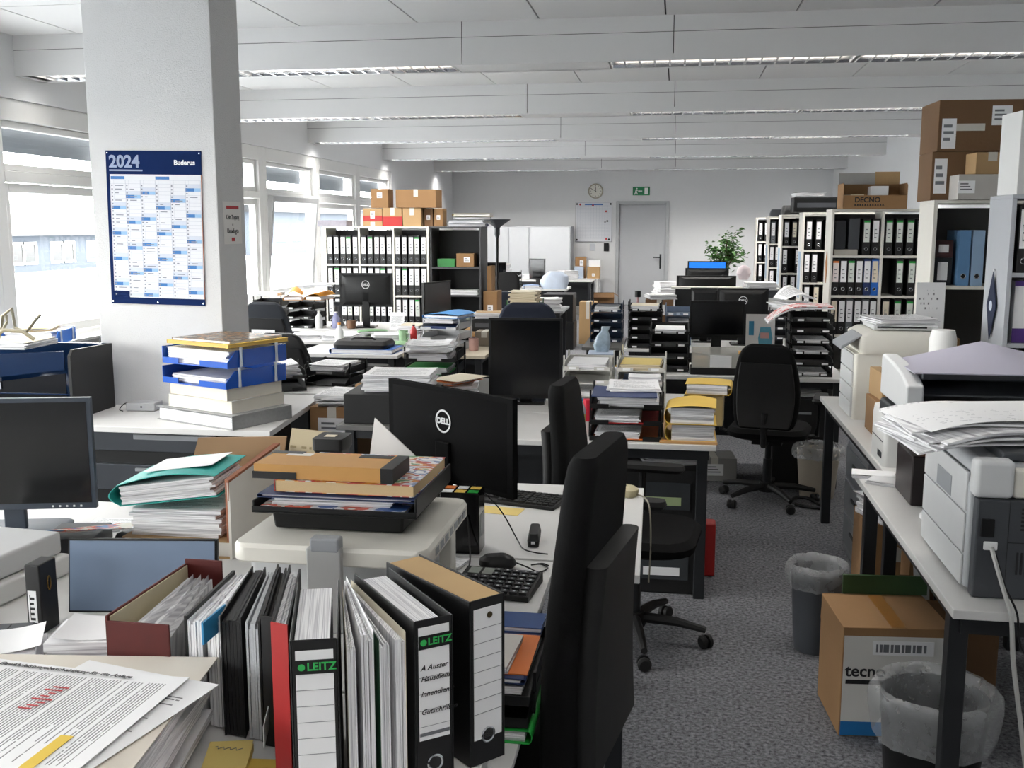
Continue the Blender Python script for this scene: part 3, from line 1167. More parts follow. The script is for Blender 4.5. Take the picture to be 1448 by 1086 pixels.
# folders standing on their long edge, next to the fan
FZ = DESK + .001
fan = [
    ('ring_binder', 'thin red spined binder standing beside the clean labelled lever arch file', 'binder', (-.668, 1.60), (-.642, 1.59), (-.742, 1.87), (-.724, 1.87), 1.05, EDGEX, 'lr', BINDK, RED, .004),
    ('ring_binder', 'black binder with two small white stickers on its side, next to the red spined one', 'binder', (-.748, 1.745), (-.722, 1.74), (-.83, 2.03), (-.808, 2.03), 1.0, BINDK, 'lr', BINDK, BINDK, .004),
    ('document', 'block of clear sleeves standing between two black boards', 'papers', (-.79, 1.755), (-.763, 1.752), (-.86, 2.04), (-.843, 2.04), .985, M('clear sleeves', '#b9bcc0', .25, vary=.2, vs=200), 'r', BINDK, None, .004),
    ('ring_binder', 'thick closed black folder between the clear sleeves and the blue tabbed papers', 'folder', (-.842, 1.765), (-.803, 1.76), (-.898, 2.05), (-.872, 2.05), .985, BINDK, 'lr', BINDK, None, .003),
    ('document', 'sheaf of light papers with a blue tab', 'papers', (-.886, 1.79), (-.853, 1.785), (-.918, 2.055), (-.905, 2.055), .98, EDGEX, None, BINDK, None, .003),
    ('document', 'sheaf of white letters with red base leaning in the fan', 'papers', (-.925, 1.79), (-.893, 1.785), (-.945, 2.06), (-.925, 2.06), .97, EDGEX, 'l', BINDK, None, .006),
]
for nm, lb, ct_, fa, fb, ba, bb, z1, mt, cv, cm, sp, th in fan:
    t = wedge(nm, lb, ct_, fa, fb, ba, bb, FZ, z1, mt, cv, cm, spine=sp, ct=th)
    if 'with a blue tab' in lb:
        b = MB()
        b.box(.005, -.06, .2, .009, .04, .243)
        b.build('index_tab', M('light blue tab', '#2f86b8', .5), t)
    if 'stickers' in lb:
        b = MB()
        b.hexa([(.0215, -.10, .05), (.023, -.10, .05), (-.0, -.02, .05), (-.0015, -.02, .05), (.0215, -.10, .09), (.023, -.10, .09), (-.0, -.02, .09), (-.0015, -.02, .09)])
        b.build('sticker', PAPER, t)

# red box file, open at the top, papers fanning inside
t = thing('box_file', 'worn red box file, open topped, with papers fanned inside', 'box file', (-1.03, 1.775, FZ), math.radians(-1))
b = MB()
b.box(-.06, 0, 0, -.054, .33, .225).box(-.06, 0, 0, .075, .005, .215).box(-.06, .325, 0, .03, .33, .235).box(-.06, 0, 0, .07, .33, .004)
b.build('case', M('worn red board', '#54130f', .6, vary=.25, vs=25), t, bevel=.002)
b = MB()
b.box(-.053, .006, .02, -.0505, .32, .222)
b.build('lining', M('cream lining', '#cbbf9f', .6, vary=.1), t)
b = MB()
for i in range(7):
    b.hexa([(-.045 + .0145 * i, .02, .006), (-.035 + .0145 * i, .02, .006), (-.04 + .009 * i, .31, .006), (-.046 + .009 * i, .31, .006), (-.03 + .013 * i, .03, .185 + .006 * (i % 3)), (-.022 + .013 * i, .03, .17), (-.036 + .009 * i, .3, .2 + .01 * (i % 2)), (-.04 + .009 * i, .3, .2)])
b.build('sheets', EDGEX, t)

# ---- the heap of letters at the corner
HZ = DESK
ream('thick uneven heap of white papers at the front desk corner', (-1.10, 1.53, HZ), .5, .38, .145, math.radians(8), seed=4, messy=.02, lay=9, curl=.0)
sheet_of('big cream envelope board lying on the corner heap', (-1.115, 1.545, HZ + .149), .56, .42, math.radians(7), M('cream board', '#d9d2c6', .8, vary=.03), name='envelope', cat='envelope', t=.002)


def rotprint(name, **kw):
    """Printed sheet whose lines run along the sheet's y axis."""
    src = printed(name + ' base', **kw)
    m = src.copy()
    m.name = name
    nt = m.node_tree
    sp = [n for n in nt.nodes if n.type == 'SEPXYZ'][0]
    tc = [n for n in nt.nodes if n.type == 'TEX_COORD'][0]
    mp = nt.nodes.new('ShaderNodeMapping')
    mp.inputs['Rotation'].default_value = (0, 0, math.radians(90))
    mp.inputs['Location'].default_value = (1, 0, 0)
    nt.links.new(tc.outputs['Generated'], mp.inputs['Vector'])
    nt.links.new(mp.outputs[0], sp.inputs[0])
    return m


LETTER = rotprint('letter on its side', lines=62, word=60, fill=.66, seed=2.2, top=.93)
lt_ = thing('letter', 'printed letter with bold heading, red stamp and yellow highlight on the corner heap', 'letter', (-1.075, 1.505, HZ + .1545), math.radians(-3))
b = MB()
b.sheet(lambda u, v: ((u - .5) * .40, (v - .5) * .36, .002 + .004 * (2 * u - 1) ** 2), 10, 8, .0008)
b.build('page', LETTER, lt_)
lettering('Gewährleistungsbescheinigung für die Anlage', INK, lt_, (-.185, .163, .0062), (0, 0, math.radians(-1)), .0155, shear=.25, ext=.0002, bold=.0003, name='heading')
b = MB()
RS = random.Random(3)
for i in range(8):
    b.box(-.03 + .008 * (i % 3), .03 + .012 * i - .02, .0046, -.005 + .005 * (i % 4), .034 + .012 * i - .02, .005)
b.build('stamp', REDINK, lt_)
MB().box(.105, -.165, .0049, .128, -.06, .0053).build('highlight', M('highlighter yellow', '#e3c24a', .7), lt_)
sheet_of('printed sheet slipped under the letter with the red stamp', (-.985, 1.535, HZ + .152), .30, .33, math.radians(-12), PRINTS[2], curl=(.0015, .001))
sheet_of('white form sheet at the outer edge of the corner heap', (-1.30, 1.50, HZ + .152), .21, .3, math.radians(20), PRINTS[0], curl=(.002, .0))
b = MB()
b.T = Matrix.Rotation(.25, 4, 'Z')
b.box(-.04, -.045, 0, .04, .045, .014, 0)
b.sheet(lambda u, v: ((u - .5) * .08, (v - .5) * .09, .0155 + .006 * v * v), 6, 6, .0008, 0)
x_, y_ = at(322, 1072, DESK + .012)
b.T = Matrix.Identity(4)
nt_ = solo(b, 'sticky_note_pad', YELP, 'pad of yellow sticky notes in front of the fanned folders', 'note pad', (x_, y_, DESK + .001))
b = MB()
b.tube([(-.03 + .004 * i, .012 + .005 * math.sin(i * 2.1), .0235) for i in range(14)], .0006, 4)
b.build('handwriting', GREYINK, nt_)
x_, y_ = at(378, 1082, DESK)
sheet_of('yellow card under the clean labelled lever arch file', (x_ - .0, y_ - .02, DESK + .0003), .09, .08, .1, YELLOW, name='card', cat='card')

# heap of folded white papers before the blue grey screen
for i, (px_, py_, lb, sd) in enumerate(((4, 915, 'folded white papers bundled before the blue-grey screen', 3), (136, 903, 'second fold of white papers, next to the red box file', 8))):
    x_, y_ = at(px_, py_, DESK + .09)
    ream(lb, (x_, y_, DESK), .15, .14, .10 + .015 * i, .5 - .25 * i, seed=sd, messy=.012, curl=.014, lay=6, topmat=PAPER)
x_, y_ = at(20, 905, DESK + .05)
carton('dark small box with blue sheet beside the folded papers', (x_ - .02, y_ + .0, DESK), .1, .1, .07, .3, mat=DGREY, tape=False, name='desk_box', cat='box')

# blue grey display standing on the desk
t = thing('display_panel', 'flat screen with plain blue-grey face standing on the desk behind the red box file', 'screen', (-1.312, 2.31, DESK + .013), math.radians(8), rot=(math.radians(-8), 0, math.radians(8)))
MB().box(-.19, 0, 0, .19, .014, .188).build('housing', BLACK, t, bevel=.003)
MB().box(-.185, -.0015, .006, .183, .0005, .183).build('screen', M('blue-grey screen', '#76879f', .35, vary=.03), t)
MB().hexa([(-.04, .014, 0), (.04, .014, 0), (.04, .09, 0), (-.04, .09, 0), (-.04, .014, .12), (.04, .014, .12), (.04, .03, .12), (-.04, .03, .12)]).build('stand', BLACK, t)

t = thing('ring_binder', 'narrow black binder standing upright beside the blue-grey screen', 'binder', (-1.515, 2.17, DESK), math.radians(0))
MB().box(-.02, 0, 0, .02, .07, .175).build('cover', BINDK, t, bevel=.004)
MB().box(-.014, -.001, .03, .008, 0, .11).build('spine_label', PAPER, t)
b = MB()
b.box(-.0095, -.0016, .036, -.0085, -.0008, .1)
for q in range(5):
    b.box(-.0095, -.0016, .036 + .013 * q, .003 - .002 * (q % 2), -.0008, .042 + .013 * q)
b.build('handwriting', INK, t)
ring_ = MB()
ring_.tube([(.021, .035 + .006 * math.cos(a * PI / 6), .15 + .018 * math.sin(a * PI / 6) - .03) for a in range(13)], .0015, 5, cap=False)
ring_.build('clasp', M('brass', '#a8844a', .3, metal=1.0), t)

# white devices at the edge
t = thing('label_printer', 'low white device with sloped front beside the black upright binder', 'printer', (-1.84, 2.14, DESK), math.radians(-6))
MB().prism([(-.13, 0), (.12, 0), (.12, .08), (-.02, .08), (-.13, .05)], -.16, .16, axis='x').build('body', LGREY, t, bevel=.012)
MB().box(-.11, -.132, .015, .12, -.129, .04).build('slot', INK, t)
MB().prism([(-.09, .062), (-.03, .0775), (-.03, .0795), (-.09, .064)], -.09, .1, axis='x').build('panel', GREYPL, t)
t = thing('scanner', 'white box shaped scanner stacked behind the sloped white device', 'scanner', (-1.9, 2.47, DESK + .061), math.radians(-6))
MB().box(-.18, -.13, 0, .18, .14, .065).build('body', LGREY, t, bevel=.01)
MB().box(-.16, -.133, .018, .08, -.13, .048).build('name_plate', M('pale plate', '#b9bec4', .4), t)
MB().box(.11, -.1325, .02, .15, -.13, .05).build('button', BLACK, t)
t = thing('scanner_dock', 'white base box under the stacked scanner', 'scanner', (-1.9, 2.47, DESK), math.radians(-6))
MB().box(-.2, -.14, 0, .2, .15, .06).build('body', WHITEM, t, bevel=.01)

monitor('dark monitor with grey bezel at the desk end by the black drawer cabinet', (-2.08, 2.9, DESK), math.radians(14), .53, .36, .085, seen='front', shell=M('slate bezel', '#39414d', .4, vary=.03), base_w=.3)

# open archive box with teal folder
t = thing('archive_box', 'open brown and white archive box lying behind the blue-grey screen', 'archive box', (-1.46, 2.79, DESK))
b = MB()
b.box(-.17, .0, 0, .17, .33, .05)
b.build('bottom_case', M('white board side', '#cfcbc4', .7, vary=.05), t, bevel=.002)
MB().box(-.175, -.006, .05, .172, .33, .054).box(-.175, -.006, 0, .172, 0, .006).build('base_board', CARDL, t)
b = MB()
b.hexa([(.17, -.01, 0), (.178, -.01, 0), (.185, .36, 0), (.177, .36, 0), (.17, -.01, .235), (.178, -.01, .235), (.19, .36, .27), (.182, .36, .27)])
b.build('side_wall', M('white board side', '#cfcbc4', .7), t)
b = MB()
b.hexa([(.162, -.006, .054), (.169, -.006, .054), (.176, .35, .054), (.169, .35, .054), (.162, -.006, .243), (.177, -.012, .243), (.19, .36, .278), (.17, .35, .278)])
b.build('side_lining', M('rust board', '#8a5033', .7, vary=.08), t)
b = MB()
b.hexa([(-.16, .345, .054), (.175, .345, .054), (.175, .353, .054), (-.16, .353, .054), (-.13, .43, .27), (.185, .43, .285), (.185, .438, .285), (-.13, .438, .27)])
b.build('lid', M('kraft lid', '#9a7a58', .7, vary=.06), t)
ream('cream papers and forms stacked in the open archive box', (-1.475, 2.93, DESK + .0545), .28, .24, .08, .02, seed=9, messy=.009, lay=7)
t = thing('file_folder', 'teal folder stuffed with papers, lying tilted in the archive box', 'folder', (-1.49, 2.92, DESK + .165), .12, rot=(0, math.radians(-7), .08))
b = MB()
n = 8
b.loft([[(-.185 + (.03 - .03 * math.sin(PI * i / n)), y, .005 + .06 * i / n) for y in (-.13, .14)] + [(-.182 + (.03 - .03 * math.sin(PI * i / n)), y, .005 + .06 * i / n) for y in (.14, -.13)] for i in range(n + 1)])
b.sheet(lambda u, v: (-.155 + .31 * u, -.13 + .27 * v * (1 - .0 * u), .067 + .018 * math.sin(PI * u)), 8, 4, .002)
b.sheet(lambda u, v: (-.155 + .31 * u, -.13 + .27 * v, .004), 4, 4, .002)
b.build('cover', TEAL, t)
b = MB()
for i in range(7):
    b.box(-.15, -.125 + .006 * (i % 2), .006 + .008 * i, .145 - .008 * (i % 3), .12, .0132 + .008 * i)
b.build('papers', EDGE, t)
b = MB()
b.box(-.10, -.06, .0855, .12, .12, .0865)
b.build('cover_sheet', PAPER, t)

t = thing('ring_binder', 'flat dark binder lying under the leaflet by the monitor foot', 'binder', (-1.83, 2.815, DESK), math.radians(12))
# its cover
MB().box(-.06, -.08, 0, .1, .1, .05).build('cover', M('charcoal board', '#2a2c30', .5), t, bevel=.004)
b = MB()
b.sheet(lambda u, v: ((u - .5) * .3, (v - .5) * .17, .002 + .05 * (1 - v) ** 2 * (.6 + .4 * (1 - u)) + .02 * u), 12, 10, .001)
lf = solo(b, 'leaflet', picture('leaflet print', ['#d8d2c4', '#dcd7cc', '#ded9cf', '#c9604a', '#4a80b0'], 3.2, 1.7, .5), 'curled colour leaflet lying on the dark flat binder', 'leaflet', (-1.75, 2.745, DESK + .054), math.radians(16))
b = MB()
b.loft([rring(0, 0, .05, .09, .024, 0), rring(0, 0, .062, .105, .03, .012), rring(0, -.004, .054, .095, .027, .026), rring(0, -.006, .03, .06, .015, .036)])
x_, y_ = at(172, 757, DESK)
solo(b, 'computer_mouse', BLACK, 'black mouse beside the archive box', 'mouse', (x_ + .06, y_ - .06, DESK), 1.1)
x_, y_ = at(100, 742, DESK)
ream('few white notes under the dark monitor with grey bezel', (-1.78, 3.05, DESK), .2, .12, .012, .2, seed=7)

# ---- multifunction printer with tray of catalogues
t = thing('multifunction_printer', 'off-white multifunction printer behind the fan of binders', 'printer', (-.82, 2.34, DESK))
W2, D2 = .245, .46
b = MB()
b.loft([rring(-.02, .24, .41, .44, .02, 0), rring(-.02, .24, .41, .44, .02, .165)])
b.build('body', LGREY, t)
b = MB()
b.loft([rring(0, .22, .49, .5, .035, .163), rring(0, .22, .5, .51, .04, .168), rring(0, .22, .5, .51, .04, .2), rring(0, .22, .485, .495, .03, .21)])
b.build('scanner_lid', CREAM, t)
MB().box(-.045, -.058, -.0, .042, -.034, .215).build('front_column', M('warm grey plastic', '#a5a5a4', .45), t, bevel=.005)
MB().box(-.035, -.06, .205, .038, -.02, .24).build('column_cap', GREYPL, t, bevel=.006)
b = MB()
b.box(.2495, .05, .1745, .2505, .415, .1755)
for i in range(7):
    b.box(.2495, .05 + .055 * i, .175, .2515, .085 + .055 * i, .193)
b.build('port_cover', GREYPL, t)
MB().box(.188, -.02, .0, .215, .03, .162).build('hinge_leg', CREAM, t, bevel=.005)
MB().box(.2, .3, .0, .235, .36, .162).build('hinge_leg', CREAM, t, bevel=.005)

t = thing('document_tray', 'black document tray on the multifunction printer, filled with catalogues', 'tray', (-.835, 2.6, DESK + .213))
b = MB()
b.hexa([(-.17, -.165, 0), (.17, -.165, 0), (.17, .17, 0), (-.17, .17, 0), (-.175, -.17, .048), (.175, -.17, .048), (.175, .18, .048), (-.175, .18, .048)])
b.build('base', BLACK, t, bevel=.008)
b = MB()
b.box(-.215, -.2, .049, .215, .2, .053)
b.box(-.215, -.2, .053, .215, -.194, .066).box(.209, -.194, .053, .215, .2, .1).box(-.215, -.194, .053, -.209, .2, .08)
b.build('rim', BLACK, t, bevel=.002)
zt = DESK + .213 + .0535
CAT1 = picture('catalogue cover', ['#e6e6e8', '#e9e9ea', '#6d7fa3', '#e6e8ea', '#b33a34', '#cf8a34', '#e8e4d8', '#4e8f5a'], 2.6, 4.0)
CAT2 = picture('orange magazine', ['#d8622a', '#e9e4dc', '#cf4a2a', '#e6e6e8', '#3a5fa0'], 2.2, 2.0)


def book(label, loc, w, d, h, rz, cover, edge=EDGEW, name='catalogue', cat='catalogue', spine=None, rot=None, group=None):
    t = thing(name, label, cat, loc, rz, group, rot)
    MB().box(-w / 2 + .003, -d / 2 + .002, .0012, w / 2 - .002, d / 2 - .002, h - .0012).build('pages', edge, t)
    MB().box(-w / 2, -d / 2, h - .0012, w / 2, d / 2, h).build('front_cover', cover, t)
    b = MB()
    b.box(-w / 2, -d / 2, 0, w / 2, d / 2, .0012).box(-w / 2, -d / 2, .0012, -w / 2 + .002, d / 2, h - .0012)
    b.build('back_cover', spine or cover, t)
    return t


book('orange and white magazine at the bottom of the black document tray', (-.84, 2.6, zt), .38, .37, .010, -.02, CAT2, EDGE, name='magazine', cat='magazine')
ream('white papers between magazine and blue folder in the black tray', (-.855, 2.6, zt + .0105), .31, .33, .018, .03, seed=21, curl=0)
folder('navy blue folder in the black tray under the thick catalogue', (-.835, 2.6, zt + .031), .41, .36, .009, 0, NAVY, seed=5, bend=.0)
book('thick colourful catalogue with beige page edges', (-.815, 2.6, zt + .043), .37, .33, .03, -.02, CAT1, M('beige page edges', '#c9ae85', .8, vary=.06, vs=300))
t = thing('box_file', 'slim kraft box file with black corners on top of the catalogue', 'box file', (-.875, 2.52, zt + .0735), -.02)
MB().box(-.185, -.075, 0, .185, .075, .038).build('case', M('kraft box board', '#c08f4f', .6, vary=.07), t, bevel=.002)
b = MB()
b.box(-.1875, -.0775, .0, -.07, -.06, .0185)
b.build('corner', BINDK, t)
MB().box(.155, -.0775, .0, .1875, .0775, .0385).build('corner', BINDK, t)
MB().box(-.1875, .05, .03, -.10, .0775, .0392).build('corner', BINDK, t)
MB().box(.06, .035, .0382, .15, .07, .0388).build('sticker', BINDK, t)
MB().box(-.14, .03, .0382, -.07, .06, .0388).build('tape_patch', TAPE, t)

# boards and punch behind the printer
def board(label, pts, mat, name='card_board', t_=.006, base=(0, 0, DESK)):
    c = Vector(pts[0])
    b = MB()
    P = [Vector(p) - c for p in pts]
    nrm = (P[1] - P[0]).cross(P[3] - P[0]).normalized() * -t_
    b.hexa([P[0], P[1], P[1] + nrm, P[0] + nrm, P[3], P[2], P[2] + nrm, P[3] + nrm])
    return solo(b, name, mat, label, 'board', tuple(c))


STAINED = printed('stained board print', paper='#cdbd9c', ink='#8d7b56', lines=12, word=20, fill=.5, seed=5.5, top=.8)
board('stained tan card leaning behind the multifunction printer', [(-1.255, 3.05, DESK), (-1.03, 3.05, DESK), (-1.09, 3.17, 1.055), (-1.235, 3.17, 1.065)], STAINED)
board('pale grey card leaning beside the black hand scanner cradle', [(-1.0, 3.14, DESK), (-.80, 3.04, DESK), (-.81, 3.12, 1.0), (-.98, 3.26, 1.09)], M('pale card', '#bdb9b6', .8, vary=.05, vs=8))
t = thing('hole_punch', 'black upright desk device standing between two leaning cards', 'office device', (-1.03, 2.985, DESK - .03 + .03))
b = MB()
b.loft([rring(0, 0, .085, .085, .012, 0), rring(0, 0, .085, .085, .012, .02), rring(0, .0, .06, .06, .01, .04), rring(0, 0, .058, .06, .01, .22), rring(0, -.01, .085, .095, .012, .3), rring(0, -.01, .095, .11, .012, .31), rring(0, -.01, .095, .11, .012, .345)])
b.build('body', BLACKM, t)
MB().box(-.02, -.03, .3455, .015, .0, .3465).build('sticker', PAPERW, t)
b = MB()
ring_mesh(b, (0, -.034, .2), .011, .002)
b.build('badge', CHROME, t)

# ---- the big monitor and its desk things
monitor('big black monitor seen from behind, with round logo ring', (-.715, 3.25, DESK), math.radians(143), .62, .315, .145, logo=True, base_w=.24, shell=M('matt monitor back', '#0b0b0c', .85, vary=.04, spec=.08), thin=.035)
t = carton('black ink box with colour stickers in front of the monitor foot', (-.625, 2.985, DESK), .12, .09, .19, .0, mat=GLOSS, tape=False, name='ink_box', cat='box')
b = MB()
cs = [PAPER, YELLOW, GREEN, ORANGE, PAPER, YELLOW]
for i in range(6):
    MB().box(-.056 + .039 * (i % 3), -.041 + .045 * (i // 3), .1902, -.024 + .039 * (i % 3), -.01 + .045 * (i // 3), .191).build('sticker', cs[i], t)
MB().box(.0605, -.03, .05, .061, .03, .12).build('sticker', GREYPL, t)
x_, y_ = at(640, 775, DESK)
keyboard('black keyboard beside the big monitor seen from behind', (-.595, 3.58, DESK), math.radians(-15))
x_, y_ = at(706, 722, DESK)
sheet_of('yellow note sheet by the keyboard', (x_, y_, DESK + .0002), .16, .09, -.15, YELP, name='note', cat='note')
b = MB()
b.loft([rring(0, 0, .05, .09, .024, 0), rring(0, 0, .066, .112, .032, .012), rring(0, -.004, .058, .1, .028, .028), rring(0, -.006, .034, .066, .016, .039)])
solo(b, 'computer_mouse', BLACK, 'black mouse on the white desk by the calculator', 'mouse', (-.49, 2.835, DESK), math.radians(-70))
cable('thin black mouse cable coiling to the desk edge', [(-.435, 2.84, .755), (-.40, 2.83, .746), (-.365, 2.80, .745), (-.345, 2.84, .745), (-.37, 2.87, .745), (-.395, 2.85, .748), (-.365, 2.87, .747), (-.345, 2.86, .745)], .0022)
cable('black cable looping across the desk from the ink box', [(-.60, 3.05, .93), (-.53, 3.1, .84), (-.47, 3.08, .748), (-.44, 3.0, .7465), (-.40, 2.97, .7465), (-.36, 2.96, .7465)], .0022)
cable('black cable dropping behind the calculator', [(-.60, 2.93, .86), (-.59, 2.91, .80), (-.58, 2.87, .747), (-.57, 2.80, .744), (-.555, 2.76, .744)], .0022)
b = MB()
b.loft([rring(0, 0, .034, .13, .01, 0), rring(0, 0, .038, .135, .012, .02), rring(0, .004, .028, .12, .01, .04)])
t = thing('stapler', 'small black stapler standing on the white desk', 'stapler', (-.42, 3.1, DESK), .08)
b.build('body', BLACKM, t)
MB().box(-.006, -.0685, .012, .006, -.0665, .02).build('tip', PAPER, t)

# calculator
t = thing('calculator', 'black desk calculator with rows of keys beside the blue book', 'calculator', (-.458, 2.66, DESK), math.radians(-6))
MB().hexa([(-.115, -.085, 0), (.105, -.085, 0), (.105, .085, 0), (-.115, .085, 0), (-.115, -.085, .016), (.105, -.085, .016), (.105, .085, .03), (-.115, .085, .03)]).build('body', BLACKM, t, bevel=.003)
for i in range(2):
    MB().hexa([(-.1 + .04 * i, .035, .0262), (-.068 + .04 * i, .035, .0262), (-.068 + .04 * i, .075, .0295), (-.1 + .04 * i, .075, .0295), (-.1 + .04 * i, .035, .0275), (-.068 + .04 * i, .035, .0275), (-.068 + .04 * i, .075, .0308), (-.1 + .04 * i, .075, .0308)]).build('display', M('lcd', '#8d938c', .3, vary=.03), t)
b = MB()
for j in range(6):
    for i in range(8):
        if i < 3 and j > 3:
            continue
        x, y = -.105 + .026 * i, -.078 + .026 * j
        z = .016 + .014 * (y + .085) / .17
        b.box(x, y, z, x + .02, y + .019, z + .007)
b.build('keys', M('key black', '#202226', .35), t)
b = MB()
for j in range(6):
    for i in range(8):
        if i < 3 and j > 3:
            continue
        x, y = -.105 + .026 * i, -.078 + .026 * j
        z = .0232 + .014 * (y + .085) / .17
        b.box(x + .007, y + .006, z, x + .013, y + .013, z + .0004)
b.build('key_print', LGREY, t)
ream('printed slips with green edge beside the calculator', (-.615, 2.84, DESK), .05, .08, .006, -.2, seed=31, messy=.006)

# low trays at the desk end
letter_tray('two black letter trays on the low shelf beside the fan of binders', (-.44, 2.245, .652), 2, .30, .37, .05, 0, BLACK, clips=False)
folder('bright green folder under the black letter trays', (-.44, 2.235, .6185), .30, .37, .03, 0, GREEN, side=1, seed=12, bend=0)
ream('papers in the black letter trays beside the fan of binders', (-.44, 2.25, .707), .25, .31, .02, 0.0, seed=14, curl=.0)
folder('blue folder on the letter trays beside the fan of binders', (-.445, 2.255, .7355), .28, .33, .012, 0, NAVY, seed=15, bend=0, side=1)
book('blue printed booklet with white icons beyond the calculator', (-.385, 2.40, .7475), .17, .1, .012, 0, M('booklet blue', '#23457c', .4), EDGE, name='booklet', cat='booklet')
sheet_of('orange divider card edge on the blue folder', (-.40, 2.22, .7472), .2, .22, 0, ORANGE, name='card', cat='card', t=.003)
ream('grey envelope pad on the blue folder', (-.435, 2.195, .7515), .19, .18, .018, -.05, seed=17, messy=.004, topmat=M('grey envelope', '#b9b6b0', .8, vary=.04), curl=0)

# beige handset at the desk end
t = thing('handset', 'beige handheld device lying on the end of the white desk', 'handset', (-.185, 3.72, DESK), math.radians(-25))
b = MB()
b.loft([rring(0, 0, .13, .062, .02, 0), rring(0, 0, .14, .07, .025, .014), rring(0, 0, .14, .068, .025, .026), rring(.0, 0, .11, .05, .02, .036)])
b.build('body', M('beige plastic', '#b8ae8c', .4, vary=.04), t)
b = MB()
b.loft([rring(-.005, 0, .06, .03, .01, .0355), rring(-.005, 0, .056, .026, .01, .038)])
b.build('display', DGREY, t)
cable('pale cord of the beige handheld device hanging at the desk end', [(-.12, 3.69, .75), (-.09, 3.66, .745), (-.072, 3.6, .72), (-.065, 3.56, .6), (-.07, 3.6, .45)], .003, M('pale cord', '#8f897a', .6))

# office chairs at the near desks
office_chair('tall black office chair with its back to the aisle beside the low letter trays', (-.415, 2.32, 0), math.radians(80), top=1.235, seat=.47, arms=False, wide=.45, tall=True, cloth=FABRIC)
office_chair('black office chair with armrests, its seat jutting into the aisle', (-.14, 4.15, 0), math.radians(-97), top=1.09, seat=.47, wide=.42, tall=True, by=-.28)

# ================================================================ RIGHT SIDE: LONG DESKS, PRINTERS, SHELVES
desk('long white desk carrying the grey laser printer with the fanned paper heap', [(.73, 2.69), (1.53, 2.69), (1.53, 4.2), (.73, 4.2)], legs=[(.76, 2.76), (1.48, 2.76), (.78, 4.1), (1.48, 4.1)], inset=.03)
desk('long white desk carrying the cream copier and two small cartons', [(.85, 4.22), (1.46, 4.22), (1.46, 6.15), (.85, 6.15)], legs=[(.9, 4.3), (1.4, 4.3), (.9, 6.08), (1.4, 6.08)], inset=.03)

SCM = M('scanner dark', '#26292e', .35, vary=.03)
# grey laser printer: front towards the aisle (-x), dark side towards us
t = thing('laser_printer', 'large grey and white laser printer with dark side panel under the paper heap', 'printer', (.79, 2.79, DESK))
b = MB()
b.prism([(0, .01), (.52, .01), (.52, .36), (.03, .36), (.012, .34), (.0, .3)], .04, .54, axis='y')
b.build('body', M('printer grey', '#b4b7ba', .42, vary=.02), t, bevel=.012)
b = MB()
b.box(-.006, .06, .015, 0, .52, .1).box(-.006, .06, .105, 0, .52, .215).box(-.006, .06, .22, .002, .52, .33)
b.build('front_panel', LGREY, t, bevel=.006)
b = MB()
b.box(-.008, .2, .225, -.002, .36, .285)
b.build('tray_grip', GREYPL, t, bevel=.004)
b = MB()
b.box(.01, .0, .0, .52, .042, .27)
b.build('side_panel', DGREY, t, bevel=.006)
b = MB()
for i in range(6):
    b.box(.12, -.0015, .19 + .011 * i, .2, .001, .195 + .011 * i)
for i in range(8):
    b.box(.115 + .011 * i, -.0015, .07, .12 + .011 * i, .001, .13)
b.box(.09, -.001, .005, .0915, .0005, .27).box(.0915, -.001, .155, .5, .0005, .157)
b.build('vent', INK, t)
MB().box(.0, .0, .272, .1, .06, .375).build('corner_cap', LGREY, t, bevel=.015, seg=3)
MB().box(.1, .01, .272, .52, .1, .35).build('side_top', CREAM, t, bevel=.01)
MB().box(.08, .06, .36, .5, .5, .385).build('top_cover', DGREY, t, bevel=.008)
MB().box(.03, -.008, .135, .065, .0, .158).build('plug', WHITEINK, t, bevel=.003)
MB().box(.02, -.007, .17, .055, 0, .22).build('latch', BLACK, t, bevel=.003)
cable('pale grey cable hanging from the dark printer side to the floor', [(.838, 2.775, .885), (.84, 2.75, .86), (.85, 2.70, .80), (.86, 2.655, .74), (.87, 2.64, .62), (.90, 2.62, .42), (.93, 2.60, .2), (.96, 2.6, .02)], .006, M('pale cable', '#a9a9a6', .5))
cable('thin black cable beside the pale grey cable', [(.85, 2.785, .87), (.86, 2.72, .80), (.875, 2.66, .75), (.89, 2.645, .66), (1.0, 2.68, .5)], .003, BLACK)

# fanned paper heap on the printer
HP = DESK + .388
hp = [(.30, .02, .0), (.285, .14, .012), (.32, -.1, .02), (.3, .24, .028), (.29, .06, .036), (.31, .18, .043), (.3, -.04, .05), (.295, .1, .056)]
t = thing('paper_heap', 'fanned heap of large white sheets hanging over the laser printer', 'paper', (1.02, 3.13, HP))
for i, (w, a, z) in enumerate(hp):
    b = MB()
    b.T = Matrix.Translation((-.03 + .012 * (i % 3), .01 * ((i * 5) % 4) - .02, z)) @ Matrix.Rotation(a + .1, 4, 'Z')
    b.sheet(lambda u, v: ((u - .62) * .56, (v - .5) * .36, .008 - .22 * max(0, .36 - u) ** 2 + .006 * math.sin(3 * v + i)), 14, 8, .006 if i < 7 else .001)
    b.build('sheets', [EDGE, PRINTS[4]][i == 7] if i < 7 else printed('faint large print', ink='#b4b4ba', lines=44, word=30, fill=.4, seed=8.0, top=.45), t)

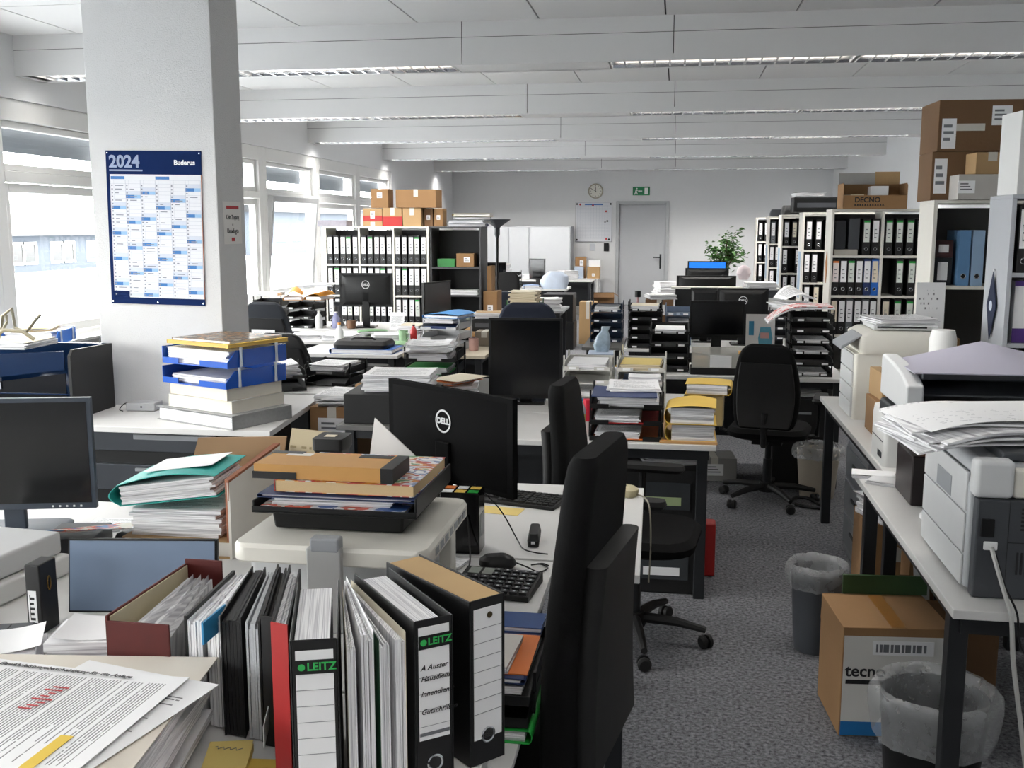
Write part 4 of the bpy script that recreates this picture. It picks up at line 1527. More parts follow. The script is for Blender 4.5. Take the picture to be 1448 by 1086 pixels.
# second device: dark scanner unit on body
t = thing('multifunction_printer', 'dark and white copier with raised document feeder behind the paper heap', 'printer', (1.12, 3.8, DESK))
MB().box(-.1, -.2, 0, .33, .28, .26).build('body', SCM, t, bevel=.01)
b = MB()
b.box(-.33, -.2, .27, .33, .3, .33)
b.build('scan_bed', SCM, t, bevel=.012)
MB().prism([(-.2, .33), (.3, .33), (.3, .345), (-.2, .345)], -.3, .32, axis='x').build('glass_lid', DGREY, t, bevel=.004)
MB().prism([(-.15, .345), (.3, .345), (.3, .50), (.1, .49), (-.06, .47), (-.15, .44)], -.33, -.27, axis='x').build('feeder_side', LGREY, t, bevel=.01)
b = MB()
b.box(-.27, .1, .345, .32, .3, .47).box(-.27, -.1, .455, .32, .3, .48)
b.build('feeder', SCM, t, bevel=.006)
b = MB()
b.sheet(lambda u, v: (-.27 + .56 * u, -.1 + .2 * v, .405 + .03 * v), 4, 3, .006)
b.build('paper_tray', DGREY, t)
b = MB()
b.sheet(lambda u, v: (-.3 + .62 * u, -.12 + .36 * v, .483 + .075 * v * (1 - abs(2 * u - 1))), 8, 4, .004)
b.build('feeder_cover', M('lilac grey cover', '#a7a5b4', .4, vary=.02), t)
MB().prism([(-.36, .3), (-.2, .34), (-.2, .36), (-.36, .325)], -.33, -.05, axis='x').build('control_panel', SCM, t, bevel=.004)
MB().prism([(-.34, .36), (-.19, .375), (-.19, .40), (-.31, .395)], -.08, .3, axis='x').build('output_cover', DGREY, t, bevel=.006)
t = thing('small_tray', 'dark red and black tray between the laser printer and the copier', 'tray', (.93, 3.86, DESK))
MB().box(-.09, -.14, 0, .05, .12, .18).build('body', M('dark brown plastic', '#1f1517', .4), t, bevel=.006)
b = MB()
b.loft([rring(-.02, -.05, .05, .05, .02, .18), rring(-.02, -.05, .04, .04, .02, .205)])
b.build('orange_reel', ORANGE, t)
x_, y_ = at(1300, 705, DESK)
t = thing('tape_roll', 'small white roll lying before the dark red tray', 'tape', (.87, 3.55, DESK))
MB().lathe([(.03, 0), (.035, .004), (.035, .02), (.03, .024)], 16).build('roll', PAPER, t)
MB().lathe([(.012, .024), (.012, .0245)], 12).build('core', GREYPL, t)

# small white printer
t = thing('label_printer', 'small white printer standing in front of two cartons on the long desk', 'printer', (.86, 4.32, DESK))
b = MB()
b.loft([rring(.1, .14, .2, .28, .02, 0), rring(.1, .14, .2, .28, .02, .19), rring(.1, .15, .19, .26, .02, .225), rring(.1, .16, .14, .2, .02, .235)])
b.build('body', WHITEM, t)
b = MB()
b.box(-.002, .03, .1, .001, .25, .103).box(-.002, .04, .03, .001, .12, .055)
b.build('front_seam', DGREY, t)
b = MB()
b.lathe([(.012, .2385), (.01, .241)], 12, (.08, .12, 0))
b.build('button', GREYPL, t)
carton('lower of two small cartons beside the cream copier', (1.02, 5.06, DESK), .16, .3, .17, 0, mat=CARD, lab=[(0, .08, .07, .08)])
carton('upper of two small cartons beside the cream copier', (1.035, 5.1, DESK + .171), .15, .26, .13, .05, mat=CARDL, lab=[(0, .07, .05, .06)])
carton('carton behind the dark copier, carrying the white canister', (1.16, 4.65, DESK), .2, .2, .3, 0, mat=CARDD)
t = thing('canister', 'white round canister with green lettering behind the dark copier', 'canister', (1.14, 4.63, DESK + .302))
MB().lathe([(.052, 0), (.056, .005), (.056, .2), (.048, .232), (.046, .24)], 24).build('body', WHITEM, t)
MB().lathe([(.0565, .06), (.0565, .085)], 24, cap=False).build('band', M('green band', '#2c7a55', .5), t)
b = MB()
b.loft([rring(0, 0, .3, .3, .12, 0), rring(0, 0, .28, .28, .1, .03)])
for i, (px_, py_, lb, rz) in enumerate(((1218, 676, 'open white notebook at the desk edge under the small white printer', .2), (1252, 681, 'second white notebook at the desk edge with a black cord over it', -.1))):
    x_, y_ = at(px_, py_, DESK)
    ream(lb, (x_ + .05 - .04 * i, y_ + (.03 if i == 0 else -.02) - .02 * i, DESK), .1, .16, .012, rz + 1.2, seed=41 + i, messy=.004, name='notebook', cat='notebook', topmat=PAPER)

# cream copier at the far end of the long desks
t = thing('copier', 'tall cream copier with scanner top at the far end of the long desks', 'copier', (.9, 5.4, DESK))
b = MB()
b.loft([rring(.22, .2, .42, .4, .02, 0), rring(.22, .2, .42, .4, .02, .34)])
b.build('body', CREAM, t)
b = MB()
for z0, z1 in ((.01, .085), (.09, .165), (.17, .245), (.25, .335)):
    b.box(.0, .02, z0, .012, .38, z1)
b.build('drawer_front', LGREY, t, bevel=.004)
b = MB()
b.loft([rring(.24, .2, .40, .42, .03, .34), rring(.24, .2, .42, .43, .03, .36), rring(.24, .2, .42, .43, .03, .43), rring(.26, .2, .38, .4, .03, .455)])
b.build('scanner', CREAM, t)
MB().prism([(-.06, .36), (.04, .43), (.04, .44), (-.06, .38)], .0, .3, axis='y').build('control_panel', GREYPL, t, bevel=.004)
MB().box(.1, .05, .457, .42, .36, .485).build('feeder', LGREY, t, bevel=.01)
MB().box(.12, .04, .47, .36, .06, .478).build('slot', INK, t)
ream('papers and a pink sheet lying on the cream copier', (1.15, 5.6, DESK + .487), .3, .28, .025, .2, seed=55, messy=.012)

# under the long desks
t = thing('drawer_box', 'grey drawer box under the far end of the long desks', 'drawer box', (.93, 5.0, .001))
MB().box(0, 0, .0, .35, .6, .6).build('case', GREYPL, t, bevel=.006)
for i in range(3):
    dr = MB().box(-.008, .02, .05 + .18 * i, 0, .58, .21 + .18 * i).build('drawer', M('drawer grey', '#7e8286', .45), t, bevel=.003)
    MB().box(-.014, .24, .14 + .18 * i, -.008, .36, .155 + .18 * i).build('handle', STEEL, dr)
ream('white folders sagging out beside the grey drawer box under the desk', (.98, 4.72, .42), .2, .24, .09, .3, seed=61, messy=.02, lay=7, topmat=PAPER)
carton('carton under the long desk carrying sagging white folders', (.99, 4.76, .001), .26, .32, .417, 0, mat=CARD)
carton('carton under the long desk beside the desk leg, with open top', (1.09, 4.45, .001), .18, .17, .36, .0, mat=CARD, open_=True, flaps=[('l', .08, -.5)])
carton('red and brown carton of papers deep under the long desk', (1.05, 3.955, .001), .3, .28, .36, .0, mat=CARDD, open_=True, flaps=[('r', .12, .4)])
for i in range(3):
    sheet_of(('grey plastic mailer standing in the red and brown carton', 'black mailer in the red and brown carton', 'white mailer leaning out of the red and brown carton')[i], (.96 + .07 * i, 3.955, .26 + .02 * i), .055, .42, 0, [M('grey mailer', '#a6a6a8', .35), BLACK, PAPER][i], t=.006, name='mailer', cat='envelope', rot=(math.radians(70), 0, 0))
solo(MB().box(-.11, -.1, 0, .11, .1, .2), 'red_box', M('red card', '#8d1a1e', .5, vary=.06), 'dark red box under the long desk behind the blue banded carton', 'box', (.88, 4.03 - .02, .001 + .0), .2, bevel=.004) if False else None

t = carton('cardboard carton with white front, black lettering and blue band, under the desk', (.75, 3.60, .001), .36, .32, .39, math.radians(5), mat=CARD, tape=False, flaps=[('b', .1, 1.45)])
MB().box(-.175, -.1615, .055, .177, -.1603, .36).build('white_front', M('box white print', '#d3d1cc', .6, vary=.03), t)
MB().box(-.175, -.1615, .004, .177, -.1603, .055).build('blue_band', M('box blue print', '#1f6fae', .5, vary=.05), t)
lettering('tecno', INK, t, (-.168, -.1622, .235), (PI / 2, 0, 0), .058, bold=.0012)
lettering('F', INK, t, (.0, -.1622, .235), (PI / 2, 0, 0), .058)
MB().box(-.165, -.1624, .19, -.03, -.1616, .205).build('tag_line', INK, t)
b = MB()
b.box(-.08, -.1624, .295, .12, -.1616, .345, 0)
for i in range(14):
    b.box(-.07 + .012 * i, -.163, .305, -.064 + .012 * i + .003 * (i % 3), -.1625, .333, 1)
b.build('shipping_label', [PAPER, GREYINK], t)
MB().box(-.02, -.155, .3902, .03, .155, .3912).build('tape', M('brown tape', '#8f6434', .3), t)
solo(MB().box(-.15, -.006, 0, .15, .006, .07), 'green_board', M('dark green board', '#23421c', .5), 'dark green board edge standing on the lettered carton', 'board', (.78, 3.77, .3925), .08)


def bin_bag(label, loc, r, h, mat, bagmat, bag_h=.1):
    t = thing('waste_bin', label, 'waste bin', loc)
    MB().lathe([(r * .78, 0), (r * .8, .01), (r, h), (r * .97, h), (r * .77, .015), (.001, .012)], 28, cap=True).build('bin', mat, t)
    if bagmat:
        b = MB()
        rings = []
        rs = random.Random(5)
        n = 40
        w1 = [rs.uniform(-1, 1) for _ in range(n)]
        for rr, z, amp in ((r * .74, h * .35, .006), (r * .84, h * .7, .006), (r * .93, h + .004, .004), (r * 1.0, h + .022, .003), (r * 1.08, h + .03, .004), (r * 1.17, h + .016, .005), (r * 1.2, h - .012, .006), (r * 1.17, h - .045, .007), (r * 1.12, h - bag_h * .7, .007), (r * 1.07, h - bag_h, .006)):
            rings.append([((rr + amp * w1[i]) * math.cos(2 * PI * i / n), (rr + amp * w1[(i * 7) % n]) * math.sin(2 * PI * i / n), z + amp * .8 * w1[(i * 3) % n]) for i in range(n)])
        b.loft(rings, cap=False)
        b.build('bin_bag', bagmat, t, sharp=80)
    return t


BAG = M('clear plastic bag', '#d6d8da', .2, vary=.2, vs=30, trans=.64, spec=.9, bump=.5, bs=22)
bin_bag('black waste bin with clear bag folded over its rim, by the desk leg', (.775, 2.985, .001), .152, .37, BLACK, BAG, .13)
bin_bag('waste bin with clear bag behind the lettered carton', (.60, 4.18, .001), .105, .34, DGREY, BAG, .07)
t = bin_bag('beige plastic waste bin by the office chair at the back desk', (.93, 6.68, .001), .135, .31, M('beige bin', '#b3a999', .5, vary=.04), BAG, .03)
cable('black strap lying on the carpet by the beige bin', [(.74, 6.46, .012), (.79, 6.52, .03), (.86, 6.5, .03), (.9, 6.44, .02), (.92, 6.36, .012), (.84, 6.36, .012), (.77, 6.42, .012)], .01, BLACKM)


# ---- shelving
def shelf_unit(label, x, y, cols, H, D, boards, mat=CREAM, back=True, inner=None):
    """cols: inner widths; boards: heights of board tops; origin at the front bottom corner."""
    t = thing('shelf_unit', label, 'shelf', (x, y, 0))
    p = .022
    X = 0
    xs_ = []
    for i, c in enumerate(cols):
        MB().box(X, 0, 0, X + p, D, H).build('side_panel', mat, t, bevel=.002)
        xs_.append(x + X + p)
        X += p + c
    MB().box(X, 0, 0, X + p, D, H).build('side_panel', mat, t, bevel=.002)
    if back:
        MB().box(p, D - .012, .06, X, D - .004, H - .02).build('back_panel', inner or M('shelf back grey', '#4b4b4c', .7, vary=.03), t)
    MB().box(0, -.001, H, X + p, D, H + .02).build('top_board', mat, t, bevel=.002)
    for i, c in enumerate(cols):
        xx = xs_[i] - x
        for z in boards:
            MB().box(xx + .0005, .003, z - .02, xx + c - .0005, D - .013, z).build('shelf', mat, t)
    return xs_


PROTO = {}
BK = {
    'k': ('black', BINDK, PAPER), 'g': ('black green topped', BINDK, M('label green top', '#d9ded6', .7)), 'b': ('bright blue', BLUE, PAPERW),
    'n': ('navy', NAVY, PAPER), 'r': ('black red topped', BINDK, M('label red top', '#e2d6d2', .7)), 'y': ('black cream labelled', BINDK, PAPERW), 's': ('grey', M('grey binder', '#5d6166', .5), PAPER),
}


def file_row(spec, x, y, z, w, where, gap=None, grp='lever arch files on the shelves', start=0.0, H=.318):
    """A row of lever arch files from x on; spec letters pick the colour, '.' leaves a gap."""
    n = 0
    bw = .062
    px_ = x + start
    st = gap or (w - start) / len(spec)
    for i, ch in enumerate(spec):
        if ch == '.':
            px_ += st
            continue
        nm, cm, lm = BK[ch]
        lb = '%s file, %s %s' % (nm, ordn[n], where)
        n += 1
        loc = (px_ + st / 2, y + .012 + .006 * ((i * 7) % 3), z + .0008)
        rot = (0, math.radians((0, 0, .6, -.5, 0, .8)[i % 6]) if st > .068 else 0, 0)
        key = (ch, H)
        if key not in PROTO:
            t = binder(lb, loc, 0, w=bw, col=cm, H=H, lab=lm, group=grp, rot=rot, lz=(.115, .3))
            if ch in 'gr':
                MB().box(-bw * .39, -.002, .283, bw * .39, -.0013, .3).build('label_head', GREEN if ch == 'g' else ORANGE, t)
            b = MB()
            for q in range(3):
                b.box(-bw * .2, -.0018, .15 + .035 * q, bw * (.1 + .08 * (q % 2)), -.0013, .158 + .035 * q)
            b.box(-bw * .2, -.0018, .15, -bw * .18, -.0013, .228)
            b.build('lettering', GREYINK, t)
            PROTO[key] = t
        else:
            dup(PROTO[key], lb, loc, 0, grp, rot)
        px_ += st


RB = [.07, .42, .77, 1.12, 1.47]
SX = []
# first facing unit
U1 = 'of the two column shelf'
xs_ = shelf_unit('two column white shelf full of lever arch files, facing the chair by the beige bin', 1.335, 9.42, (.40, .40), 1.85, .36, RB)
file_row('gk', xs_[0] + .24, 9.42, 1.47, .155, 'in the top row, first column ' + U1)
file_row('gggk', xs_[1], 9.42, 1.47, .35, 'in the top row, second column ' + U1, gap=.088)
file_row('rkgknb', xs_[0], 9.42, 1.12, .40, 'in the second row, first column ' + U1)
file_row('.ggg', xs_[1], 9.42, 1.12, .40, 'in the second row, second column ' + U1)
file_row('yksksk', xs_[0], 9.42, .77, .40, 'in the third row, first column ' + U1)
file_row('yggk', xs_[1], 9.42, .77, .40, 'in the third row, second column ' + U1)
for i, (z, lb) in enumerate(((1.47, 'dark flat box'),)):
    solo(MB().box(-.1, -.13, 0, .1, .13, .05), 'flat_box', M('pale flat box', '#a9a49b', .6), 'pale flat box lying beside the files on the top board of the two column shelf', 'box', (xs_[0] + .115, 9.59, 1.4705), 0, bevel=.003)
solo(MB().box(-.045, -.12, 0, .045, .12, .27), 'flat_box', DGREY, 'dark upright box beside the green topped file in the two column shelf', 'box', (xs_[0] + .18, 9.59, 1.5215), 0, bevel=.003)
solo(MB().box(-.045, -.12, 0, .045, .12, .25), 'flat_box', SCM, 'charcoal upright box at the side panel in the two column shelf', 'box', (xs_[0] + .065, 9.59, 1.5215), 0, bevel=.003)
# second unit, nearer
U2 = 'shelf beside the hanging pennant'
xs2 = shelf_unit('white shelf with dark compartments under the tall brown cartons', 1.456, 6.30, (.4, .36), 1.85, .36, [.07, .42, .75, .97 + .0, 1.38])
for i, (nm, mt, sz, pos, lb, ct_) in enumerate((
        ('flat_box', SCM, (.10, .2, .16), (.06, .15, 1.3805), 'dark box with white stickers in the shelf beside the pennant', 'box'),
        ('flat_box', M('dark maroon box', '#3b1d1f', .5), (.1, .2, .1), (.06, .15, 1.541), 'maroon box on the dark box in the shelf beside the pennant', 'box'),
        ('flat_box', CARD, (.15, .2, .1), (.1, .13, .971), 'brown carton with round sticker in the shelf beside the pennant', 'box'),
        ('flat_box', PAPER, (.17, .2, .098), (.1, .14, .7505 + .0985), 'white box under the brown carton in the shelf beside the pennant', 'box'),
        ('flat_box', DGREY, (.16, .2, .096), (.1, .14, .7505), 'dark box with yellow sticker low in the shelf beside the pennant', 'box'))):
    t = thing(nm, lb, ct_, (xs2[0] + pos[0], 6.30 + pos[1], pos[2]))
    MB().box(-sz[0] / 2, -sz[1] / 2, 0, sz[0] / 2, sz[1] / 2, sz[2]).build('body', mt, t, bevel=.003)
    b = MB()
    b.box(-.03, -sz[1] / 2 - .001, .03, .025, -sz[1] / 2, sz[2] - .025)
    b.build('sticker', YELLOW if i == 4 else PAPER, t)
binder('light blue lever arch file at the far side of the dark compartment', (xs2[0] + .165, 6.32, 1.3808), 0, w=.065, col=M('steel blue binder', '#5f86ad', .4), lab=None)
binder('grey blue lever arch file at the edge of the dark compartment', (xs2[0] + .24, 6.32, 1.3808), 0, w=.065, col=M('pale blue binder', '#8fa9c4', .4), lab=None)
# third unit with pennant
U3 = 'shelf with the pennant'
xs3 = shelf_unit('pale shelf with grey side panel carrying the blue pennant', 1.568, 5.26, (.42, .42), 1.85, .36, [.07, .42, .80, 1.16, 1.2 + .3], mat=M('shelf pale grey', '#a9acb1', .5, vary=.02))
file_row('kgkk', xs3[0], 5.26, 1.5, .4, 'in the top row of the ' + U3)
file_row('kkk.k', xs3[0], 5.26, .8, .4, 'in the third row of the ' + U3, start=.0)
t = carton('tall white box with violet base in the shelf with the pennant', (xs3[0] + .13, 5.43, 1.1605 - .36 + .001 + .36), .2, .26, .3, 0, mat=PAPER, tape=False, name='product_box', cat='box')
MB().box(-.101, -.131, .0, .101, -.129, .07).build('violet_band', M('violet print', '#4b2a78', .5), t)
MB().box(-.101, -.131, .275, .101, -.129, .3).build('violet_band', M('violet print', '#4b2a78', .5), t)
t = thing('pennant', 'blue pennant with white crest hanging on the grey shelf side panel', 'pennant', (1.561, 5.44, 1.5))
MB().prism([(0, -.34), (.075, -.17), (.0, .0), (-.075, -.17)], -.006, -.002, axis='x').build('cloth', M('pennant blue', '#16213c', .8, vary=.06), t)
b = MB()
b.T = Matrix.Translation((-.007, 0, -.17)) @ Matrix.Rotation(-PI / 2, 4, 'Y')
b.lathe([(.026, 0), (.026, .001)], 20)
b.build('crest', M('crest white', '#b9c1cf', .6), t)
b = MB()
b.lathe([(.006, -.004), (.006, .0), (.004, .008)], 10, (-.002, 0, .005))
b.build('hook', LGREY, t)
# far facing units
fy = [11.53, 13.85, 15.75, 18.1]
un = ['second', 'third', 'fourth', 'last']
for i, y in enumerate(fy):
    xx = shelf_unit('white shelf of files, %s of the units beyond the two column shelf' % ('first', 'second', 'third', 'last')[i], 1.335, y, (.40, .40), 1.85, .36, RB, mat=CREAM)
    for j, (z, sp) in enumerate(((1.47, ('kkyr', 'kykk', 'skky', 'kkkk')[i]), (1.12, ('kk.sk', 'k.kkk', 'kkskk', 'kkkk')[i]), (.77, ('ky.k', 'kkrk', 'k.kk', 'kkk')[i]))):
        file_row(sp, xx[0], y, z, .4, 'in the %s row, %s unit beyond the two column shelf' % (('top', 'second', 'third')[j], ('first', 'second', 'third', 'last')[i]))
    MB_ = None
t = solo(MB().prism([(0, -.28), (.06, -.1), (0, 0), (-.05, -.12)], -.005, -.001, axis='x'), 'pennant', M('tan pennant', '#a9713f', .7), 'tan pennant on the side panel of the two column shelf', 'pennant', (1.334, 9.6, 1.5))
sheet_of('white notices hanging at the corner of the shelf with dark compartments', (1.466, 6.288, 1.18), .16, .44, 0, printed('notice print', lines=16, word=14, fill=.4, seed=6), rot=(math.radians(88), 0, .05), t=.002, name='notice', cat='notice')
for i in range(3):
    sheet_of('pale blue leaflet on the side panel, %s unit beyond the two column shelf' % ('first', 'second', 'third')[i], (1.332, fy[i] + .18, 1.2), .5, .2, 0, M('pale blue leaflet', '#8fa6bd', .5), rot=(PI / 2, PI / 2, PI / 2), t=.002, name='leaflet', cat='leaflet')

# things on top of the shelves
T1 = 1.871
t = thing('cardboard_box', 'open brown carton with lettering on top of the two column shelf', 'cardboard box', (1.68, 9.54, T1))
b = MB()
b.box(-.265, -.17, 0, .265, .17, .004).box(-.265, -.17, .004, .265, -.166, .115).box(-.265, .166, .004, .265, .17, .22)
b.prism([(-.17, .004), (.166, .004), (.166, .22), (-.13, .22), (-.17, .2)], -.265, -.261, axis='x')
b.prism([(-.17, .004), (.166, .004), (.166, .22), (-.13, .22), (-.17, .2)], .261, .265, axis='x')
b.build('body', CARD, t)
lettering('DECNO', INK, t, (-.17, -.1705, .075), (PI / 2, 0, 0), .06, bold=.002)
b = MB()
b.box(-.17, -.1708, .026, .08, -.1701, .028)
for q in range(12):
    b.box(-.17 + .021 * q, -.1708, .026, -.158 + .021 * q, -.1701, .04)
b.build('print', INK, t)
MB().box(-.26, .165, .22, .05, .169, .32).build('flap', M('grey card inside', '#9c9a97', .8), t)
MB().box(.05, .165, .22, .26, .169, .33).build('flap', CARDL, t)
solo(MB().box(-.07, -.1, 0, .07, .1, .19), 'flat_box', PAPER, 'white box standing inside the open lettered carton', 'box', (1.73, 9.54, T1 + .006), 0, bevel=.003)
solo(MB().box(-.06, -.08, 0, .06, .08, .12), 'flat_box', PAPERW, 'small pale box inside the open lettered carton', 'box', (1.53, 9.54, T1 + .006), .2, bevel=.003)
t = carton('big brown carton on the shelf with dark compartments, lower of two', (1.715, 6.62, T1), .5, .34, .28, 0, mat=CARDD, lab=[(-.2, .14, .07, .2)], tape=False)
t = carton('biggest brown carton, on top of the lower carton near the ceiling beams', (1.735, 6.63, T1 + .282), .52, .36, .29, math.radians(3), mat=CARDD, lab=[(.09, .2, .11, .11), (-.2, .1, .08, .17)], tape=False)
MB().box(-.22, -.1815, .115, .0, -.1805, .155).build('tape', TAPE, t)
for sx in (-1, 1):
    pass
carton('white and grey box with dark print in front of the big brown cartons', (1.69, 6.34, T1), .25, .2, .14, 0, mat=M('pale box', '#b3afaa', .7, vary=.04), tape=False, lab=[(-.08, .07, .09, .07)])
carton('tan envelope box lying on the white and grey box', (1.74, 6.35, T1 + .142), .18, .16, .12, .1, mat=CARDL)
carton('tall white box with scribbles at the edge of the shelf tops', (1.70, 5.42, T1), .24, .22, .39, .12, mat=WHITEM, tape=False, lab=[(-.03, .1, .1, .05)])
t = thing('printer', 'black printer on top of the first shelf beyond the two column shelf', 'printer', (1.43, 11.68, T1))
MB().box(-.2, -.14, 0, .28, .15, .16).build('body', BLACK, t, bevel=.01)
MB().box(-.16, -.142, .05, .24, -.139, .1).build('slot', DGREY, t)
ream('white papers on the black printer atop the shelf', (1.4, 11.68, T1 + .161), .3, .24, .05, .1, seed=71, messy=.02, topmat=PAPER)
for i, (x, y, w, h, mt, lb) in enumerate(((1.3 + .16, 13.98, .24, .12, BLACKM, 'black bag on top of the second shelf beyond the two column shelf'), (1.95, 11.68, .26, .1, WHITEM, 'white pack on top of the first shelf beyond the two column shelf'), (1.46, 15.88, .2, .1, DGREY, 'grey case on top of the third shelf beyond the two column shelf'), (1.46, 9.25 - .0, .001, .001, None, ''))):
    if mt:
        b = MB()
        b.loft([rring(0, 0, w, .22, .05, 0), rring(0, 0, w * 1.04, .23, .06, h * .4), rring(0, 0, w * .8, .17, .05, h)])
        solo(b, 'bag', mt, lb, 'bag', (x, y, T1))

# ================================================================ MIDDLE DESKS
rdesk('white desk with yellow folders and black trays, before the black office chair at the bin', -.9, 4.64, .2, 5.34, inset=.03)
rdesk('white desk with two pale letter tray towers behind the yellow folders', -1.0, 5.36, .12, 6.1)
solo(MB().box(-.13, -.33, 0, .13, .33, .012), 'wooden_board', WOOD_TOP, 'oak board lying under the yellow folders at the desk end', 'board', (.075, 4.985, DESK + .0005), 0, bevel=.002)
WB = DESK + .013
# black trays full of papers
letter_tray('black letter trays overflowing with papers beside the yellow folders', (-.215, 4.87, DESK + .001), 3, .33, .38, .075, .02, BLACK, clips=False)
for i, (z, lb, c) in enumerate(((.006, 'orange card and papers in the bottom tray beside the yellow folders', ORANGE), (.081, 'papers and red card in the middle tray beside the yellow folders', RED))):
    sheet_of(lb.replace('papers and ', '').replace(' and papers', ''), (-.215, 4.855, DESK + z + .0005), .3, .34, 0, c, t=.003, name='card', cat='card')
    ream(lb, (-.25, 4.84, DESK + z + .0045), .2, .3, .03, 0, seed=81 + i, messy=.006, curl=0)
ream('white papers with bold heading on the black trays beside the yellow folders', (-.205, 4.87, DESK + .156), .27, .33, .044, -.0, seed=85, messy=.009, lay=6, topmat=PRINTS[1])
lt2 = ream('large white sheet slanting up from the black letter trays', (-.19, 4.97, DESK + .21), .24, .3, .01, .05, seed=86, messy=.01, curl=.004)
sheet_of('blue and red folder edge under the headed papers', (-.225, 4.84, DESK + .2045), .3, .32, .03, NAVY, t=.003, name='card', cat='card')
# yellow folders
folder('lower of two thick yellow folders on the oak board', (.095, 4.79, WB), .21, .25, .075, 0, YELLOW, side=-1, seed=91, bend=.003)
folder('upper of two thick yellow folders on the oak board', (.095, 4.78, WB + .079), .21, .25, .075, -.04, YELLOW, side=-1, seed=92, bend=.02)
folder('yellow folder with printed label lying on the grey case behind the thick pair', (.17, 5.13, DESK + .17), .21, .2, .05, -.08, YELLOW, side=1, seed=93, bend=.006)
solo(MB().box(-.1, -.09, 0, .09, .09, .155), 'case', M('tan case', '#a89668', .6), 'tan case under the labelled yellow folder', 'box', (.16, 5.13, WB), -.08, bevel=.006)
t = thing('envelope_box', 'white envelope carton with dark print standing behind the yellow folders', 'box', (-.15, 5.2, DESK + .001))
MB().box(-.075, -.06, 0, .07, .06, .2).build('body', WHITEM, t, bevel=.003)
MB().box(-.05, -.0615, .04, .0, -.0602, .09).build('print', GREYINK, t)
ream('white envelopes lying on the white envelope carton', (-.145, 5.21, DESK + .202), .16, .12, .03, .05, seed=94, messy=.006, topmat=PAPER)
solo(MB().box(-.045, -.03, 0, .045, .03, .11), 'small_box', M('red box card', '#c01f38', .5), 'small red box beside the pale letter trays', 'box', (-.40, 5.17, DESK + .001 + .0), .3, bevel=.003)
bottle('small glue bottle with blue cap by the black trays', (-.44, 4.95, DESK), .022, .15, M('glue bottle', '#c9cfd6', .3, vary=.02), M('light blue cap', '#4aa0d0', .4), lab=YELP)
# two pale letter tray towers
PTR = M('pale tray plastic', '#c4c3bd', .35, vary=.02)
letter_tray('pale grey letter tray tower with white papers on top', (-.46, 5.62, DESK + .001), 4, .25, .34, .072, .0, PTR, seed=3)
letter_tray('pale grey letter tray tower with yellow paper on top', (-.17, 5.62, DESK + .001), 4, .25, .34, .072, .0, PTR, seed=4)
for i, z in enumerate((.222, .078, .006)):
    ream('papers in the %s tray of the tower with white papers on top' % ('top', 'third', 'lowest')[i], (-.46, 5.61, DESK + z), .2, .29, (.03, .022, .03)[i], .0, seed=101 + i, messy=.004, curl=0, topmat=PAPER if i == 0 else None)
ream('yellow paper on the tray tower next to the white papered tower', (-.17, 5.61, DESK + .223), .21, .29, .03, -.05, seed=105, messy=.006, curl=0, topmat=YELP, edge=EDGEW)
sheet_of('blue card in the tray under the yellow paper', (-.17, 5.61, DESK + .1505), .2, .29, 0, M('dusty blue card', '#44689a', .6), t=.012, name='card', cat='card')
# upright monitor
monitor('black upright monitor with plain dark screen facing the aisle desk', (-.815, 5.62, DESK), math.radians(4), .41, .45, .03, seen='plain', base_w=.22)
office_chair('dark blue office chair hidden behind the upright monitor', (-1.0, 6.92, 0), math.radians(186), top=1.19, cloth=M('navy fabric', '#1b2233', .9, vary=.1), arms=False)
# under the desk
t = thing('drawer_unit', 'black drawer unit with clear fronted drawers under the yellow folders', 'drawer unit', (.0, 4.95, .001))
MB().box(-.22, -.22, 0, .13, .3, .6).build('case', BLACKM, t, bevel=.005)
for i in range(3):
    dr = MB().box(-.15, -.226, .07 + .17 * i, .09, -.2205, .2 + .17 * i).build('drawer', M('smoky front', '#3c3f42', .2, vary=.05), t)
    b = MB()
    b.box(-.12, -.228, .09 + .17 * i, .05, -.2265, .13 + .17 * i)
    b.build('insert', (PAPER, ORANGE, M('pale green', '#a9b98a', .6))[i], dr)
ream('papers on the drawer unit under the yellow folders', (-.02, 4.97, .602), .26, .3, .03, .2, seed=111, messy=.015)
solo(MB().box(-.035, -.05, 0, .025, .05, .27), 'narrow_box', RED, 'narrow red box standing on the floor beside the black drawer unit', 'box', (.20, 5.05, .001), 0, bevel=.01)

# desk row by the chair and the beige bin
rdesk('white desk with the black monitor and tall black trays by the beige bin', -.22, 6.86, 1.12, 7.56)
monitor('black monitor showing its dark screen above the clear desk organiser', (.29, 7.22, DESK), math.radians(4), .375, .255, .22, seen='plain', base_w=.2)
t = thing('desk_organiser', 'clear desk organiser with cards on a black base under the dark screen', 'organiser', (.31, 7.02, DESK))
MB().box(-.2, -.09, 0, .2, .09, .045).build('base', BLACKM, t, bevel=.004)
CLR = M('clear acrylic', '#cfd0cc', .15, vary=0, trans=.55)
MB().box(-.19, -.08, .046, .19, -.076, .14).box(-.19, .076, .046, .19, .08, .17).build('clear_wall', CLR, t)
MB().box(-.07, -.085, .05, .07, -.081, .13).build('card', PAPER, t)
MB().box(-.17, -.05, .046, -.09, .05, .11).box(.12, -.05, .046, .17, .05, .15).build('inserts', M('amber insert', '#c79a58', .6, vary=.2), t)
letter_tray('black letter trays with clips beside the clear desk organiser', (-.03, 7.2, DESK + .001), 4, .26, .34, .085, 0, BLACK, seed=7)
ream('white paper in the top tray beside the clear desk organiser', (-.03, 7.2, DESK + .262), .2, .29, .025, 0, seed=121, messy=.004, curl=0, topmat=PAPER)
letter_tray('tall black letter tray tower next to the office chair, heaped with papers', (.9, 7.12, DESK + .001), 6, .27, .34, .072, 0, BLACK, seed=8)
